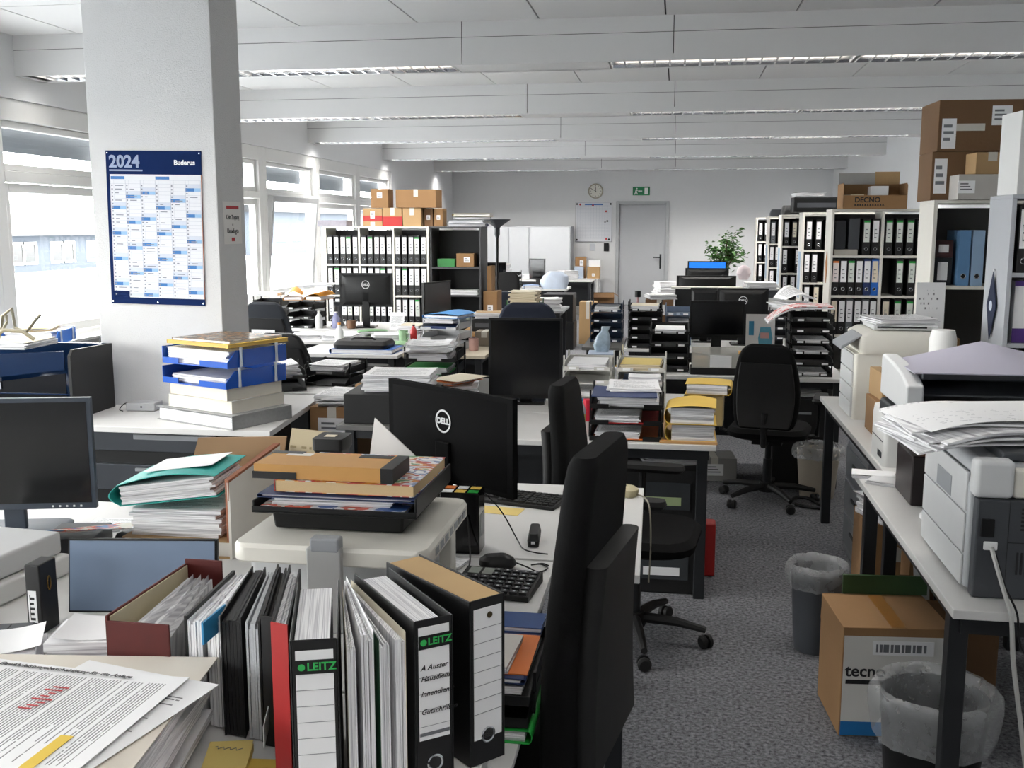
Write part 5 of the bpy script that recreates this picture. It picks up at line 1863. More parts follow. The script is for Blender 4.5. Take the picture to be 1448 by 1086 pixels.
for i, z in enumerate((.006, .15, .222)):
    ream('papers in the %s tray of the tall black tower' % ('lowest', 'third', 'fourth')[i], (.9, 7.1, DESK + z), .2, .28, .02, 0, seed=131 + i, messy=.004, curl=0)
t = thing('magazine', 'bent red and white magazine drooping over the tall black trays', 'magazine', (.86, 7.08, DESK + .412))
b = MB()
b.sheet(lambda u, v: ((u - .6) * .42, (v - .5) * .3, .045 - .2 * max(0, .5 - u) ** 2 * 2), 10, 4, .01)
b.build('pages', EDGE, t)
b = MB()
b.sheet(lambda u, v: ((u - .6) * .41, (v - .5) * .29, .052 - .2 * max(0, .5 - u) ** 2 * 2), 10, 4, .004)
b.build('cover', picture('red magazine', ['#d9d9db', '#dedee0', '#c33431', '#e3e3e3'], 3, 3.3), t)
t = thing('poster_card', 'printed poster card with blue glass picture beside the dark screen', 'poster', (.6, 7.4, DESK + .001), 0, rot=(math.radians(-6), 0, 0))
MB().box(-.1, 0, 0, .1, .006, .37).build('card', M('poster white', '#d2cfcc', .5, vary=.02), t)
b = MB()
b.prism([(-.005, .12), (.075, .12), (.085, .2), (.07, .28), (0, .28), (-.015, .2)], -.001, -.0002, axis='y')
b.box(.03, -.001, .05, .04, -.0002, .12)
b.build('picture', M('poster blue', '#4f90a5', .5, vary=.2, vs=30), t)
MB().box(-.08, -.001, .22, -.045, -.0002, .32).build('picture', M('poster teal', '#2b7fa0', .5), t)
MB().box(.0, -.0013, .2, .06, -.0003, .24).build('picture', M('poster pink', '#c0908a', .5), t)
sheet_of('navy mouse mat corner on the white desk by the clipped trays', (-.1, 6.93, DESK + .0003), .1, .06, 0, NAVY, t=.003, name='mouse_mat', cat='mat')
bottle('white spray bottle beside the tall black letter tray tower', (.73, 7.05, DESK), .025, .24, WHITEM, WHITEM)
office_chair('black office chair at the white desk beside the beige bin', (.60, 6.5, 0), math.radians(-12), top=1.03, seat=.47, wide=.37)
t = thing('drawer_unit', 'black drawer unit under the desk with the tall black trays', 'drawer unit', (.86, 7.13, .001))
MB().box(-.2, -.26, 0, .15, .26, .6).build('case', BLACKM, t, bevel=.005)
MB().box(-.05, -.268, .5, .04, -.262, .515).build('handle', GREYPL, t)
ream('papers on the black drawer unit under the desk', (.83, 7.13, .602), .26, .3, .05, .1, seed=141, messy=.015)
carton('small carton with white label under the desk behind the office chair', (.28, 7.1, .001), .3, .25, .16, .1, mat=M('grey carton', '#8c8b89', .8), lab=[(0, .08, .12, .08)])

# ================================================================ COUNTER BY THE COLUMN
desk('white counter in front of the column, carrying the stack of blue trays', [(-4.3, 4.64), (-1.92, 4.64), (-2.03, 5.72), (-2.38, 5.72), (-2.38, 5.235), (-4.3, 5.235)], legs=[(-2.05, 5.6), (-4.2, 4.8)], frame=False, t=.03, name='counter', cat='counter')
t = thing('drawer_cabinet', 'black cabinet with wide grey steel drawers under the white counter', 'drawer cabinet', (-2.55, 4.98, .001))
MB().box(-.75, -.2, 0, .52, .22, .7).build('case', BLACK, t, bevel=.004)
for i in range(3):
    dr = MB().box(-.74, -.225, (.16, .385, .59)[i], .28, -.201, (.3, .52, .69)[i]).build('drawer', M('drawer steel', '#4c4f54', .3, metal=.6, vary=.04), t, bevel=.003)
    MB().box(-.14, -.24, (.27, .49, .655)[i], .3, -.226, (.285, .505, .68)[i]).build('handle', GREYPL, dr)
ST = math.radians(-24)
sx_, sy_ = -2.27, 4.935
ZS = DESK + .001
t = thing('lever_arch_file', 'grey lever arch file lying at the bottom of the stack on the white counter', 'binder', (sx_ - .01, sy_ - .01, ZS), ST)
b = MB()
b.box(-.28, -.2, 0, .28, .2, .004).box(-.28, -.2, .066, .28, .2, .07).box(.276, -.2, .004, .28, .2, .066)
b.build('cover', M('grey marbled board', '#8f9090', .6, vary=.15, vs=60), t, bevel=.001)
MB().box(-.27, -.19, .0045, .27, .19, .06).build('paper_block', EDGE, t)
book('lower of two thick white ring binders under the blue trays', (sx_, sy_, ZS + .071), .46, .36, .062, ST + .02, WHITEM, M('off-white block', '#d8d3c6', .7, vary=.04), name='ring_binder', cat='binder')
book('upper of two thick white ring binders under the blue trays', (sx_, sy_, ZS + .134), .44, .36, .06, ST - .03, M('brown cream board', '#bdae94', .7), M('off-white block', '#d8d3c6', .7), name='ring_binder', cat='binder')


def blue_tray(label, loc, rz, hw=.18, mat=None):
    t = thing('letter_tray', label, 'letter tray', loc, rz)
    m_ = mat or M('translucent blue plastic', '#1551b0', .25, vary=.06)
    b = MB()
    w = hw
    b.box(-w, -.2, 0, w, .2, .004).box(-w, .196, .004, w, .2, .085).box(-w, -.2, .004, -w + .004, .196, .085)
    b.prism([(-.2, .004), (.196, .004), (.196, .085), (-.14, .085), (-.2, .03)], w - .004, w, axis='x')
    b.box(-w, -.2, .004, -w * .5, -.196, .03).box(w * .16, -.2, .004, w, -.196, .03)
    b.build('tray', m_, t)
    for q in ((hw + .009, -.12), (hw + .009, .12), (-.009 - hw, -.12), (-.009 - hw, .12)):
        MB().lathe([(.008, .004), (.006, .05), (.008, .1)], 8, (q[0], q[1], 0)).build('post', M('clear post', '#b9c2cc', .2, vary=0), t)
    return t


blue_tray('lower blue letter tray full of papers on the white ring binders', (sx_ - .005, sy_, ZS + .1955), ST, .235)
ream('papers in the lower blue letter tray on the counter', (sx_ - .0, sy_ - .0, ZS + .2005), .4, .34, .04, ST, seed=151, messy=.006, curl=0, topmat=PAPER)
blue_tray('upper blue letter tray stuffed with papers under the magazines', (sx_ + .0, sy_ + .0, ZS + .2965), ST + .02, .235)
ream('thick papers in the upper blue letter tray on the counter', (sx_ + .0, sy_ - .0, ZS + .3015), .43, .36, .075, ST + .02, seed=152, messy=.006, curl=0)
MAG = picture('dark magazine', ['#2c2a2c', '#3a3836', '#b5834a', '#54504c', '#26282c', '#a9a49a'], 3.5, 9.1)
book('yellow edged catalogue on the upper blue letter tray', (sx_ + .02, sy_ + .0, ZS + .3965), .45, .4, .018, ST, YELLOW, M('yellow page edge', '#c9a95a', .7), name='catalogue')
book('dark glossy magazine topping the stack on the white counter', (sx_ + .02, sy_ + .0, ZS + .415), .40, .37, .012, ST + .05, MAG, EDGE, name='magazine', cat='magazine')
t = thing('switch_box', 'small grey device with a black cord on the counter before the column', 'device', (-2.82, 5.1, ZS), .1)
MB().box(-.08, -.05, 0, .08, .06, .045).build('body', M('silver plastic', '#a3a4a6', .35, vary=.02), t, bevel=.006)
MB().box(-.0, -.0515, .02, .01, -.05, .028).build('button', INK, t)
cable('thin black cord curling at the small grey device', [(-2.91, 5.10, .78), (-2.93, 5.08, .77), (-2.93, 5.04, .75), (-2.90, 5.02, .746)], .0025)
# big dark blue trays
t = thing('letter_tray', 'large dark blue translucent tray unit at the counter end before the column', 'letter tray', (-3.5, 4.95, ZS), math.radians(2))
DB = M('dark blue gloss plastic', '#0c2240', .12, vary=.05)
b = MB()
b.box(-.5, -.21, .13, .46, .21, .136).box(-.5, .2, .0, .46, .206, .35).prism([(-.5, .15), (.44, .26), (.44, .355), (-.5, .30)], -.21, -.204, axis='y')
b.build('upper_tray', DB, t)
b = MB()
b.box(-.5, -.21, 0, .46, .21, .006).prism([(-.5, .006), (.44, .006), (.44, .24), (-.5, .12)], -.207, -.202, axis='y')
b.build('lower_tray', M('near black plastic', '#0d0f14', .15, vary=.0), t)
MB().prism([(-.21, 0), (.21, 0), (.21, .35), (-.18, .36), (-.21, .33)], .46, .475, axis='x').build('side_wall', BLACK, t)
b = MB()
b.tube([(.02, -.216, .27), (-.02, -.216, .25), (-.03, -.216, .19), (.01, -.216, .15)], .006, 6)
b.build('clip', BLACK, t)
b = MB()
b.box(.01, -.2165, .2, .04, -.2115, .225).box(.0, -.2155, .155, .09, -.2115, .19)
b.build('sticker', M('silver sticker', '#8d9096', .4), t)
ream('papers in the lower dark blue tray at the counter end', (-3.8, 4.93, ZS + .1365), .3, .3, .05, 0, seed=153, curl=0)
ream('magazine and papers on top of the dark blue tray unit', (-3.55, 4.94, ZS + .351), .5, .3, .035, .05, seed=154, messy=.012, curl=0, topmat=PAPERW)
b = MB()
b.tube([(-.12, 0, .0), (-.1, .02, .12), (-.03, .0, .16), (-.02, .0, .06), (.06, -.02, .04), (.1, .0, .1), (.12, .02, .13)], .009, 6)
b.tube([(-.14, -.04, .01), (-.05, -.05, .05), (.05, -.04, .045), (.1, -.02, .0)], .011, 6)
b.tube([(-.09, -.05, .006), (-.05, -.02, .09), (-.08, .02, .12)], .008, 6)
solo(b, 'metal_bracket', M('weathered metal', '#8f8a78', .4, metal=.5, vary=.2), 'tangle of weathered metal fittings on the dark blue tray unit', 'metal fitting', (-3.42, 4.94, ZS + .392))

# window desk with blue trays
rdesk('white desk at the window with bright blue trays', -4.85, 5.75, -3.3, 6.9)
for i in range(3):
    blue_tray('bright blue letter tray at the window, %s of three' % ('lowest', 'middle', 'topmost')[i], (-4.22, 6.3, DESK + .001 + .105 * i), .25, mat=M('bright blue plastic', '#2a6fd0', .3, vary=.04))
    ream('papers in the %s bright blue tray at the window' % ('lowest', 'middle', 'topmost')[i], (-4.22, 6.3, DESK + .006 + .105 * i), .3, .33, (.03, .04, .075)[i], .25, seed=161 + i, messy=.012, curl=.004 if i == 2 else 0, topmat=PAPER)
folder('tan folder on the topmost bright blue tray at the window', (-4.24, 6.34, DESK + .296), .22, .3, .012, .4, M('tan folder', '#c5a35e', .6), seed=165)
letter_tray('black letter tray unit between the window desk edge and the column', (-3.52, 6.2, DESK + .001), 4, .26, .34, .07, .1, BLACK, seed=9)
ream('white papers in the black trays beside the column', (-3.52, 6.18, DESK + .217), .2, .28, .03, .1, seed=166, curl=0)

# things behind the column
office_chair('dark office chair with a paper pinned on its back, beside the column', (-3.25, 8.15, 0), math.radians(-4), top=1.12, arms=False, cloth=M('slate fabric', '#1c2027', .85, vary=.1), wide=.4)
sheet_of('white sheet pinned on the back of the dark office chair', (-3.27, 7.84, .80), .2, .2, 0, PRINTS[3], rot=(math.radians(90), 0, -.05), t=.002)
office_chair('black leather office chair in front of the navy laptop bag', (-2.66, 6.95, 0), math.radians(-3), top=1.0, arms=False, cloth=LEATHER, wide=.4)
rdesk('white desk with black trays behind the counter end', -2.85, 5.78, -2.02, 6.45)
letter_tray('black letter tray with cream papers behind the blue tray stack', (-2.4, 5.95, DESK + .001), 2, .3, .36, .075, .5, BLACK, clips=False)
ream('cream and white papers spilling from the black letter tray behind the counter', (-2.4, 5.95, DESK + .0805), .22, .27, .07, .5, seed=171, messy=.014, curl=.01)
letter_tray('black letter tray with white papers in front of the leather chair', (-2.12, 6.22, DESK + .001), 2, .28, .34, .07, -.1, BLACK, clips=False)
ream('white papers in the black letter tray in front of the leather chair', (-2.12, 6.22, DESK + .077), .22, .27, .05, -.1, seed=172, messy=.012)
carton('brown carton on the floor at the counter end', (-1.845, 5.5, .001), .25, .34, .74, .0, mat=CARD, lab=[(.0, .62, .16, .12)])
ream('magazines and envelopes on the carton at the counter end', (-1.845, 5.5, .743), .2, .30, .06, .1, seed=173, messy=.03)
t = solo(MB().box(-.15, -.12, 0, .15, .12, .12), 'small_box', M('white printed box', '#bcbab5', .6, vary=.06), 'white box with dark print against the carton at the counter end', 'box', (-1.86, 5.42, .50), .1, bevel=.003) if False else None
carton('large brown carton under the desk with the navy laptop bag', (-2.2, 7.36, .001), .42, .28, .58, -.05, mat=CARD, open_=True, flaps=[('f', .14, .9), ('b', .14, .7)])
b = MB()
b.loft([rring(0, 0, .36, .24, .1, 0), rring(0, 0, .34, .22, .1, .12), rring(0, 0, .2, .12, .05, .2)])
solo(b, 'bag', BLACKM, 'black bag slumped inside the large brown carton', 'bag', (-2.2, 7.36, .5))
rdesk('white desk carrying the navy laptop bag', -2.95, 7.62, -2.1, 8.3, frame=False)
folder('bright blue folder under the black laptop bag', (-2.4, 7.82, DESK + .001), .5, .32, .035, 0, BLUE, seed=181, bend=0)
b = MB()
b.loft([rring(0, 0, .42, .3, .04, 0), rring(0, 0, .44, .31, .05, .03), rring(0, 0, .40, .27, .05, .06)])
t = thing('laptop_bag', 'black laptop bag lying on the bright blue folder', 'laptop bag', (-2.42, 7.82, DESK + .037))
b.build('body', BLACKM, t)
MB().tube([(-.1, -.02, .06), (-.07, -.03, .075), (.07, -.03, .075), (.1, -.02, .06)], .008, 6).build('handle', BLACK, t)
bottle('white bottle standing behind the black laptop bag', (-2.72, 8.1, DESK), .035, .2, WHITEM, M('amber cap', '#c8873a', .5))
folder('pale green plastic folder behind the black laptop bag', (-2.36, 8.14, DESK + .001), .36, .24, .03, .2, M('pale green plastic', '#7fb07a', .3, vary=.1), seed=182)
# table with green and blue trays
rdesk('beige table with the blue letter trays, beside the upright monitor', -2.1 + .02, 7.7, -1.43, 8.55, top=BEIGE_TOP)
letter_tray('white file trays with bright blue top on the beige table', (-1.82, 8.1, DESK + .001), 3, .3, .36, .085, -.15, M('pale file plastic', '#b9babc', .4, vary=.03), clips=False)
sheet_of('navy card in the trays with bright blue top', (-1.82, 8.1, DESK + .1765), .26, .31, -.15, NAVY, t=.02, name='card', cat='card')
ream('papers under the light blue folder on the beige table trays', (-1.83, 8.1, DESK + .222), .24, .3, .03, -.15, seed=184, messy=.006, curl=0)
folder('light blue curled folder on top of the beige table trays', (-1.8, 8.13, DESK + .259), .32, .3, .02, -.3, M('light blue folder', '#3f93d8', .4, vary=.04), seed=185, bend=.03)
carton('stack of grey trays behind the light blue folder', (-1.55, 8.42, DESK + .001), .16, .2, .12, 0, mat=M('grey brown card', '#82786a', .8))
cup('pink patterned mug on the beige table', (-1.58, 8.02, DESK), .04, .1, M('pink mug', '#b79189', .4, vary=.2, vs=40))
# desk with the green letter trays, in front of the portrait monitor
rdesk('dark topped desk with paper heaps before the big black monitor', -1.66, 4.85, -1.04, 6.55, top=M('dark desk top', '#5c5b59', .5, vary=.04))
solo(MB().box(-.22, -.2, 0, .22, .2, .15), 'document_box', BLACKM, 'black document box carrying a paper heap behind the big monitor', 'box', (-1.42, 5.1, DESK + .001), .05, bevel=.005)
ream('thick heap of white papers on the black document box', (-1.40, 5.12, DESK + .153), .34, .3, .085, .1, seed=191, messy=.015, lay=7)
ream('white papers with an orange envelope beside the paper heap behind the big monitor', (-1.2, 5.55, DESK + .001), .22, .28, .12, .2, seed=192, messy=.02)
folder('orange envelope under pink stamped sheet behind the big monitor', (-1.2, 5.50, DESK + .136), .2, .3, .012, -.4, ORANGE, seed=193)
sheet_of('grey sheet with small red stamp behind the big monitor', (-1.16, 5.48, DESK + .16), .2, .28, -.45, PAPERW)
letter_tray('black trays with bright green folder edges behind the big monitor', (-1.47, 6.2, DESK + .001), 3, .32, .38, .085, .05, BLACK, clips=False)
for i, (z, c, lb) in enumerate(((.006, M('grey folder', '#9ea0a5', .5), 'grey folder in the lowest of the trays with green edges'), (.091, GREEN, 'green folder in the middle of the black trays'), (.1755, M('pale folder', '#c7c5c2', .5), 'pale folder topping the black trays with green edges'))):
    folder(lb, (-1.48, 6.19, DESK + z), .25, .34, .045, .05, c, seed=195 + i, bend=.003)
ream('curled white papers above the pale folder on the black trays', (-1.48, 6.18, DESK + .226), .26, .33, .04, .15, seed=198, messy=.02, curl=.008)

# ================================================================ LEFT SHELVES AND BACK OF THE ROOM
LX, LY = -3.945, 11.3
LB = [.25, .6, .95, 1.3]
xl = shelf_unit('three column pale shelf of black files in front of the windows', LX, LY, (.375, .375, .375), 1.70, .36, LB)
for r_, z in enumerate((1.3, .95, .6)):
    for c_ in range(3):
        file_row('kgkkk' if (r_ + c_) % 2 else 'kkkgk', xl[c_], LY, z, .375, 'in the %s row, %s column of the window shelf' % (('top', 'second', 'third')[r_], ('first', 'middle', 'third')[c_]), grp='lever arch files in the window shelf', gap=.074)
BSH = M('shelf dark inside', '#1c1c1e', .6, vary=.03)
xb = shelf_unit('dark open shelf with few boxes beside the three column file shelf', -2.725, 11.32, (.54,), 1.70, .40, [.3, .62, .96, 1.27], mat=M('shelf dark grey', '#3a3a3c', .5, vary=.03), inner=BSH)
bx = xb[0]
carton('small brown carton in the dark open shelf', (bx + .36, 11.5, 1.271), .2, .2, .15, .05, mat=CARD, lab=[(.02, .08, .07, .06)], tape=False)
solo(MB().box(-.1, -.1, 0, .1, .1, .09), 'small_box', M('green pack', '#2f7a3c', .5), 'green pack lying in the dark open shelf', 'box', (bx + .15, 11.48, 1.2705), 0, bevel=.004)
solo(MB().box(-.06, -.08, 0, .06, .08, .22), 'small_box', M('white striped pack', '#b7b5b0', .5, vary=.1), 'white pack at the post of the dark open shelf', 'box', (bx + .065, 11.44, 1.3615 - .091 + .0), 0, bevel=.003) if False else None
ream('pale board papers on the second board of the dark open shelf', (bx + .33, 11.46, .961 + .0), .38, .24, .05, 0, seed=201)
solo(MB().box(-.12, -.09, 0, .12, .09, .09), 'small_box', M('pale metal tin', '#8f978c', .4), 'pale tin on the third board of the dark open shelf', 'box', (bx + .3, 11.5, .6205), 0, bevel=.004)
# cartons and folders on top of the left shelves
LT = 1.721
carton('carton with red band on the window shelf, beside the red based carton', (-3.385, 11.47, LT), .225, .26, .2, 0, mat=CARDL, lab=[(0, .13, .05, .08), (0, .03, .05, .04)], tape=False)
tt = [o for o in COL.objects if o.get('label', '').startswith('carton with red band')][0]
MB().box(-.1135, -.1312, .06, .1135, -.1302, .12).build('red_band', RED, tt)
carton('carton with red base on the window shelf', (-3.155, 11.47, LT), .22, .26, .205, 0, mat=CARDL)
tt = [o for o in COL.objects if o.get('label', '').startswith('carton with red base')][0]
MB().box(-.111, -.1306, .0, .111, -.1301, .11).build('red_band', RED, tt)
carton('smallest carton, on top of the red banded carton', (-3.3, 11.45, LT + .206), .2, .22, .21, 0, mat=CARD, lab=[(.0, .14, .06, .06)], tape=False)
carton('plain carton with white tape on the window shelf, under the wide dark carton', (-2.93, 11.47, LT), .21, .26, .205, 0, mat=CARDL)
carton('wide dark carton on top of the plain taped carton', (-2.88, 11.48, LT + .207), .46, .3, .2, .0, mat=CARD)
carton('narrow carton between plain taped carton and shelf end', (-2.755, 11.5, LT), .1, .2, .2, 0, mat=CARDD, tape=False, lab=[(0, .1, .04, .05)])
carton('second narrow carton beside the folder heap on the window shelf', (-2.64, 11.5, LT), .1, .2, .2, 0, mat=CARD, tape=False, lab=[(0, .1, .04, .05)])
carton('flat printed box lying at the window end of the shelf top', (-3.86, 11.45, LT), .34, .24, .07, 0, mat=M('printed flat box', '#8e8a93', .5, vary=.35, vs=20), tape=False, name='flat_box', cat='box')
for i, (c, lb) in enumerate(((NAVY, 'navy folder at the bottom of the heap on the dark open shelf'), (M('grey folder', '#9ea0a5', .5), 'grey folder in the heap on the dark open shelf'), (M('dark green folder', '#274a32', .5), 'dark green folder in the heap on the dark open shelf'), (YELP, 'pale yellow folder topping the heap on the dark open shelf'))):
    folder(lb, (-2.32 + .02 * i, 11.5, LT + .037 * i), .42, .3, .03, (.1, -.15, .2, .05)[i], c, seed=205 + i, bend=.003, side=(1, -1)[i % 2])
carton('tall slim brown carton standing beside the dark open shelf, taller of two', (-2.045, 11.5, .001), .16, .3, 1.0, 0, mat=CARD, tape=False, lab=[(0, .8, .06, .1)])
carton('brown carton standing in front of the tall slim carton', (-2.0, 11.1, .001), .22, .25, .74, .1, mat=CARDL, tape=False, lab=[(0, .5, .08, .1)])
solo(MB().box(-.025, -.12, 0, .025, .12, .28), 'card_board', CARD, 'brown board leaning above the tall slim carton', 'board', (-2.06, 11.5, 1.002))

# desk by the shelf with monitor
rdesk('white desk with the monitor seen from behind before the window shelf', -4.2, 9.5, -2.35, 10.3)
monitor('black monitor seen from behind before the window shelf', (-3.0, 9.8, DESK), math.radians(184), .53, .33, .2, logo=True, base_w=.2)
monitor('dark monitor seen edge-on at the end of the desk before the window shelf', (-2.25, 9.35 + .3, DESK), math.radians(72), .5, .3, .16, base_w=.2)
letter_tray('black letter trays at the windows behind the pinned chair', (-3.98, 9.75, DESK + .001), 3, .27, .34, .1, .1, BLACK, seed=10)
ream('papers on the black trays at the windows behind the pinned chair', (-3.98, 9.75, DESK + .302), .22, .3, .03, .1, seed=211)
letter_tray('dark letter trays under the amber envelopes', (-3.6, 9.72, DESK + .001), 3, .27, .34, .09, -.1, BLACK, seed=11)
folder('amber envelope curling over the dark letter trays', (-3.7, 9.66, DESK + .272), .18, .26, .03, .3, M('amber envelope', '#dd9b2a', .6, vary=.06), seed=212, bend=.09)
folder('second amber envelope under white papers on the dark trays', (-3.45, 9.72, DESK + .274), .18, .28, .03, -.2, M('amber envelope', '#dd9b2a', .6), seed=213, bend=.05)
ream('white papers over the amber envelopes', (-3.45, 9.7, DESK + .405), .28, .26, .02, .3, seed=214, messy=.02, topmat=PAPER)
bottle('white bottle with amber base at the desk before the window shelf', (-3.42, 9.58, DESK), .035, .17, WHITEM, WHITEM)
bottle('purple labelled bottle at the desk before the window shelf', (-3.26, 9.62, DESK), .04, .16, M('lilac bottle', '#8d8fb0', .4), WHITEM)
cup('brown cup at the foot of the monitor before the window shelf', (-3.1, 9.6, DESK), .045, .08, M('brown cup', '#6f5038', .5))
board('white card standing at the desk before the window shelf', [(-2.72, 9.6, DESK), (-2.58, 9.6, DESK), (-2.58, 9.65, .9), (-2.72, 9.65, .9)], PRINTS[4])
b = MB()
b.loft([rring(0, 0, .12, .16, .03, 0), rring(0, 0, .08, .1, .03, .05), rring(0, .03, .07, .05, .02, .2), rring(0, .02, .09, .06, .02, .24)])
solo(b, 'telephone', DGREY, 'dark desk telephone handset stand beside the amber envelopes', 'telephone', (-3.32, 9.85, DESK))
# nearer paper strewn desk
rdesk('pale desk strewn with papers between the laptop bag and the window shelf', -3.5, 8.45, -2.2, 9.3)
for i, (x, y, w, d, h, rz, tp, lb) in enumerate((
        (-3.24, 8.75, .28, .22, .03, .2, PAPER, 'white papers at the window end of the strewn desk'),
        (-2.87, 8.62, .28, .22, .045, -.1, PRINTS[0], 'printed letters in the middle of the strewn desk'),
        (-2.47, 8.7, .28, .24, .05, .3, PAPER, 'white sheets on the strewn desk near the edge-on monitor'),
        (-2.95, 9.05, .4, .2, .02, .05, PRINTS[5], 'wide plan sheets at the rear of the strewn desk'),
        (-2.35, 9.05, .2, .28, .1, .0, PAPERW, 'cream paper block at the rear of the strewn desk'))):
    ream(lb, (x, y, DESK + .001), w, d, h, rz, seed=221 + i, messy=.015, topmat=tp)
cup('green and white cup on the strewn desk', (-2.3, 8.55, DESK), .04, .1, M('green white cup', '#8fb08a', .4, vary=.3, vs=30))
bottle('red capped marker pot at the strewn desk', (-2.26, 8.75, DESK), .03, .13, RED, BLACK)
folder('pale green folder on the strewn desk', (-2.7, 8.98, DESK + .026), .26, .14, .02, .4, M('pale green plastic', '#7fb07a', .3), seed=229)
cup('white mug by the bottle on the strewn desk', (-3.35, 8.55, DESK))

# green tray desk
rdesk('wooden desk with green letter trays beside the gangway', -2.0, 9.3 + .0, -1.2, 10.2, top=WOOD_TOP)
letter_tray('green letter trays under cream papers on the wooden desk', (-1.4, 9.62, DESK + .001), 3, .3, .36, .1, .0, M('dark green plastic', '#245b2c', .4, vary=.05), clips=True, seed=12)
for i, (z, tp) in enumerate(((.006, ORANGE), (.106, PAPERW))):
    ream('%s papers in the %s green tray' % (('orange', 'cream')[i], ('lowest', 'middle')[i]), (-1.4, 9.6, DESK + z), .24, .3, .045, 0, seed=231 + i, curl=0, topmat=tp)
ream('rumpled heap of cream papers topping the green trays', (-1.4, 9.62, DESK + .207), .25, .31, .17, .0, seed=233, messy=.014, lay=9, edge=EDGEW, topmat=PAPERW)
t = thing('desk_printer', 'black desk printer beside the green trays', 'printer', (-1.75, 9.65, DESK))
MB().box(-.14, -.15, 0, .14, .15, .12).build('body', BLACK, t, bevel=.01)
MB().box(-.11, -.152, .04, .11, -.149, .08).build('slot', DGREY, t)
ream('tan papers lying on the black desk printer', (-1.75, 9.66, DESK + .121), .26, .28, .05, .1, seed=234, messy=.02, topmat=M('tan paper', '#b59a78', .8))
bottle('green bottle beside the green trays', (-1.22, 9.45, DESK), .03, .2, M('green glass', '#3a7a3c', .15, trans=.3), GREEN)
t = thing('drawer_cabinet', 'black cabinet pair standing in the gangway behind the wooden desk', 'cabinet', (-1.60, 14.6, .001))
MB().box(-.24, -.25, 0, .2, .25, .39).build('lower_case', BLACK, t, bevel=.006)
MB().box(-.235, -.25, .40, .19, .25, .78).build('upper_case', BLACK, t, bevel=.006)
MB().box(-.05, -.258, .36, .03, -.252, .37).box(-.05, -.258, .7, .03, -.252, .71).build('handle', GREYPL, t)
carton('tall brown carton beside the black cabinet pair', (-1.27, 15.3, .001), .25, .3, .62, 0, mat=CARDL)
carton('open brown carton on the floor at the end of the gangway', (-1.4, 20.1, .001), .44, .4, .44, .1, mat=CARD, open_=True, flaps=[('f', .1, .8), ('r', .1, .6)])
b = MB()
b.loft([rring(0, 0, .5, .4, .15, 0), rring(0, 0, .6, .46, .2, .15), rring(.03, 0, .5, .4, .2, .32), rring(.05, 0, .25, .2, .1, .45)])
solo(b, 'bag', M('white bag', '#d9d9d9', .5, vary=.05), 'full white sack on the floor before the small table', 'bag', (-1.95, 20.5, .001))

# floor lamp
t = thing('floor_lamp', 'black uplighter floor lamp between the desks', 'floor lamp', (-2.25, 13.0, .001))
MB().lathe([(.15, 0), (.15, .02), (.03, .035)], 24).build('base', BLACK, t)
MB().tube([(0, 0, .03), (0, 0, 1.66)], .018, 10).build('pole', BLACK, t)
MB().lathe([(.02, 1.58), (.035, 1.62), (.035, 1.7), (.05, 1.72), (.165, 1.8), (.17, 1.81), (.16, 1.81), (.04, 1.73)], 24).build('lamp_shade', DGREY, t)

# ---- back wall
t = thing('wall_cabinet', 'long pale sliding door cabinet at the back wall', 'cabinet', (-3.26, 22.62, .001))
MB().box(-1.1, -.2, 0, 1.0, .36, 1.72).build('case', M('cabinet grey', '#b9bcc1', .45, vary=.02), t, bevel=.004)
MB().box(-1.08, -.222, .06, -.72 + .35, -.203, 1.69).build('door', M('cabinet door', '#c4c7cb', .4, vary=.02), t)
MB().box(-.35, -.222, .06, .08, -.203, 1.69).build('door', M('cabinet door', '#c4c7cb', .4), t)
MB().box(.1, -.24, .06, .98, -.223, 1.69).build('door', M('cabinet door', '#c4c7cb', .4), t)
t = thing('table', 'small white table with cartons at the back wall', 'table', (-1.93, 22.6, .001))
MB().box(-.3, -.25, .57, .28, .3, .6).build('table_top', WHITEM, t, bevel=.003)
for q in ((-.27, -.22), (.25, -.22), (-.27, .27), (.25, .27)):
    MB().box(q[0] - .02, q[1] - .02, 0, q[0] + .02, q[1] + .02, .569).build('leg', WHITEM, t)
carton('tall brown carton on the small table at the back wall', (-2.06, 22.66, .602), .24, .24, .46, .05, mat=CARD, tape=False, lab=[(.02, .33, .08, .12)])
solo(MB().box(-.1, -.06, 0, .1, .06, .26), 'small_box', M('white blue pack', '#aab6c6', .5, vary=.1), 'white pack standing before the tall carton on the small table', 'box', (-2.08, 22.45, .602), 0, bevel=.01)
carton('lower carton beside the tall one on the small table', (-1.77, 22.6, .602), .27, .26, .25, 0, mat=CARDL, lab=[(0, .08, .06, .06)], tape=False)
solo(MB().box(-.13, -.1, 0, .12, .1, .15), 'small_box', PAPER, 'white box on the lower carton at the back wall', 'box', (-1.74, 22.6, .854), 0, bevel=.004)

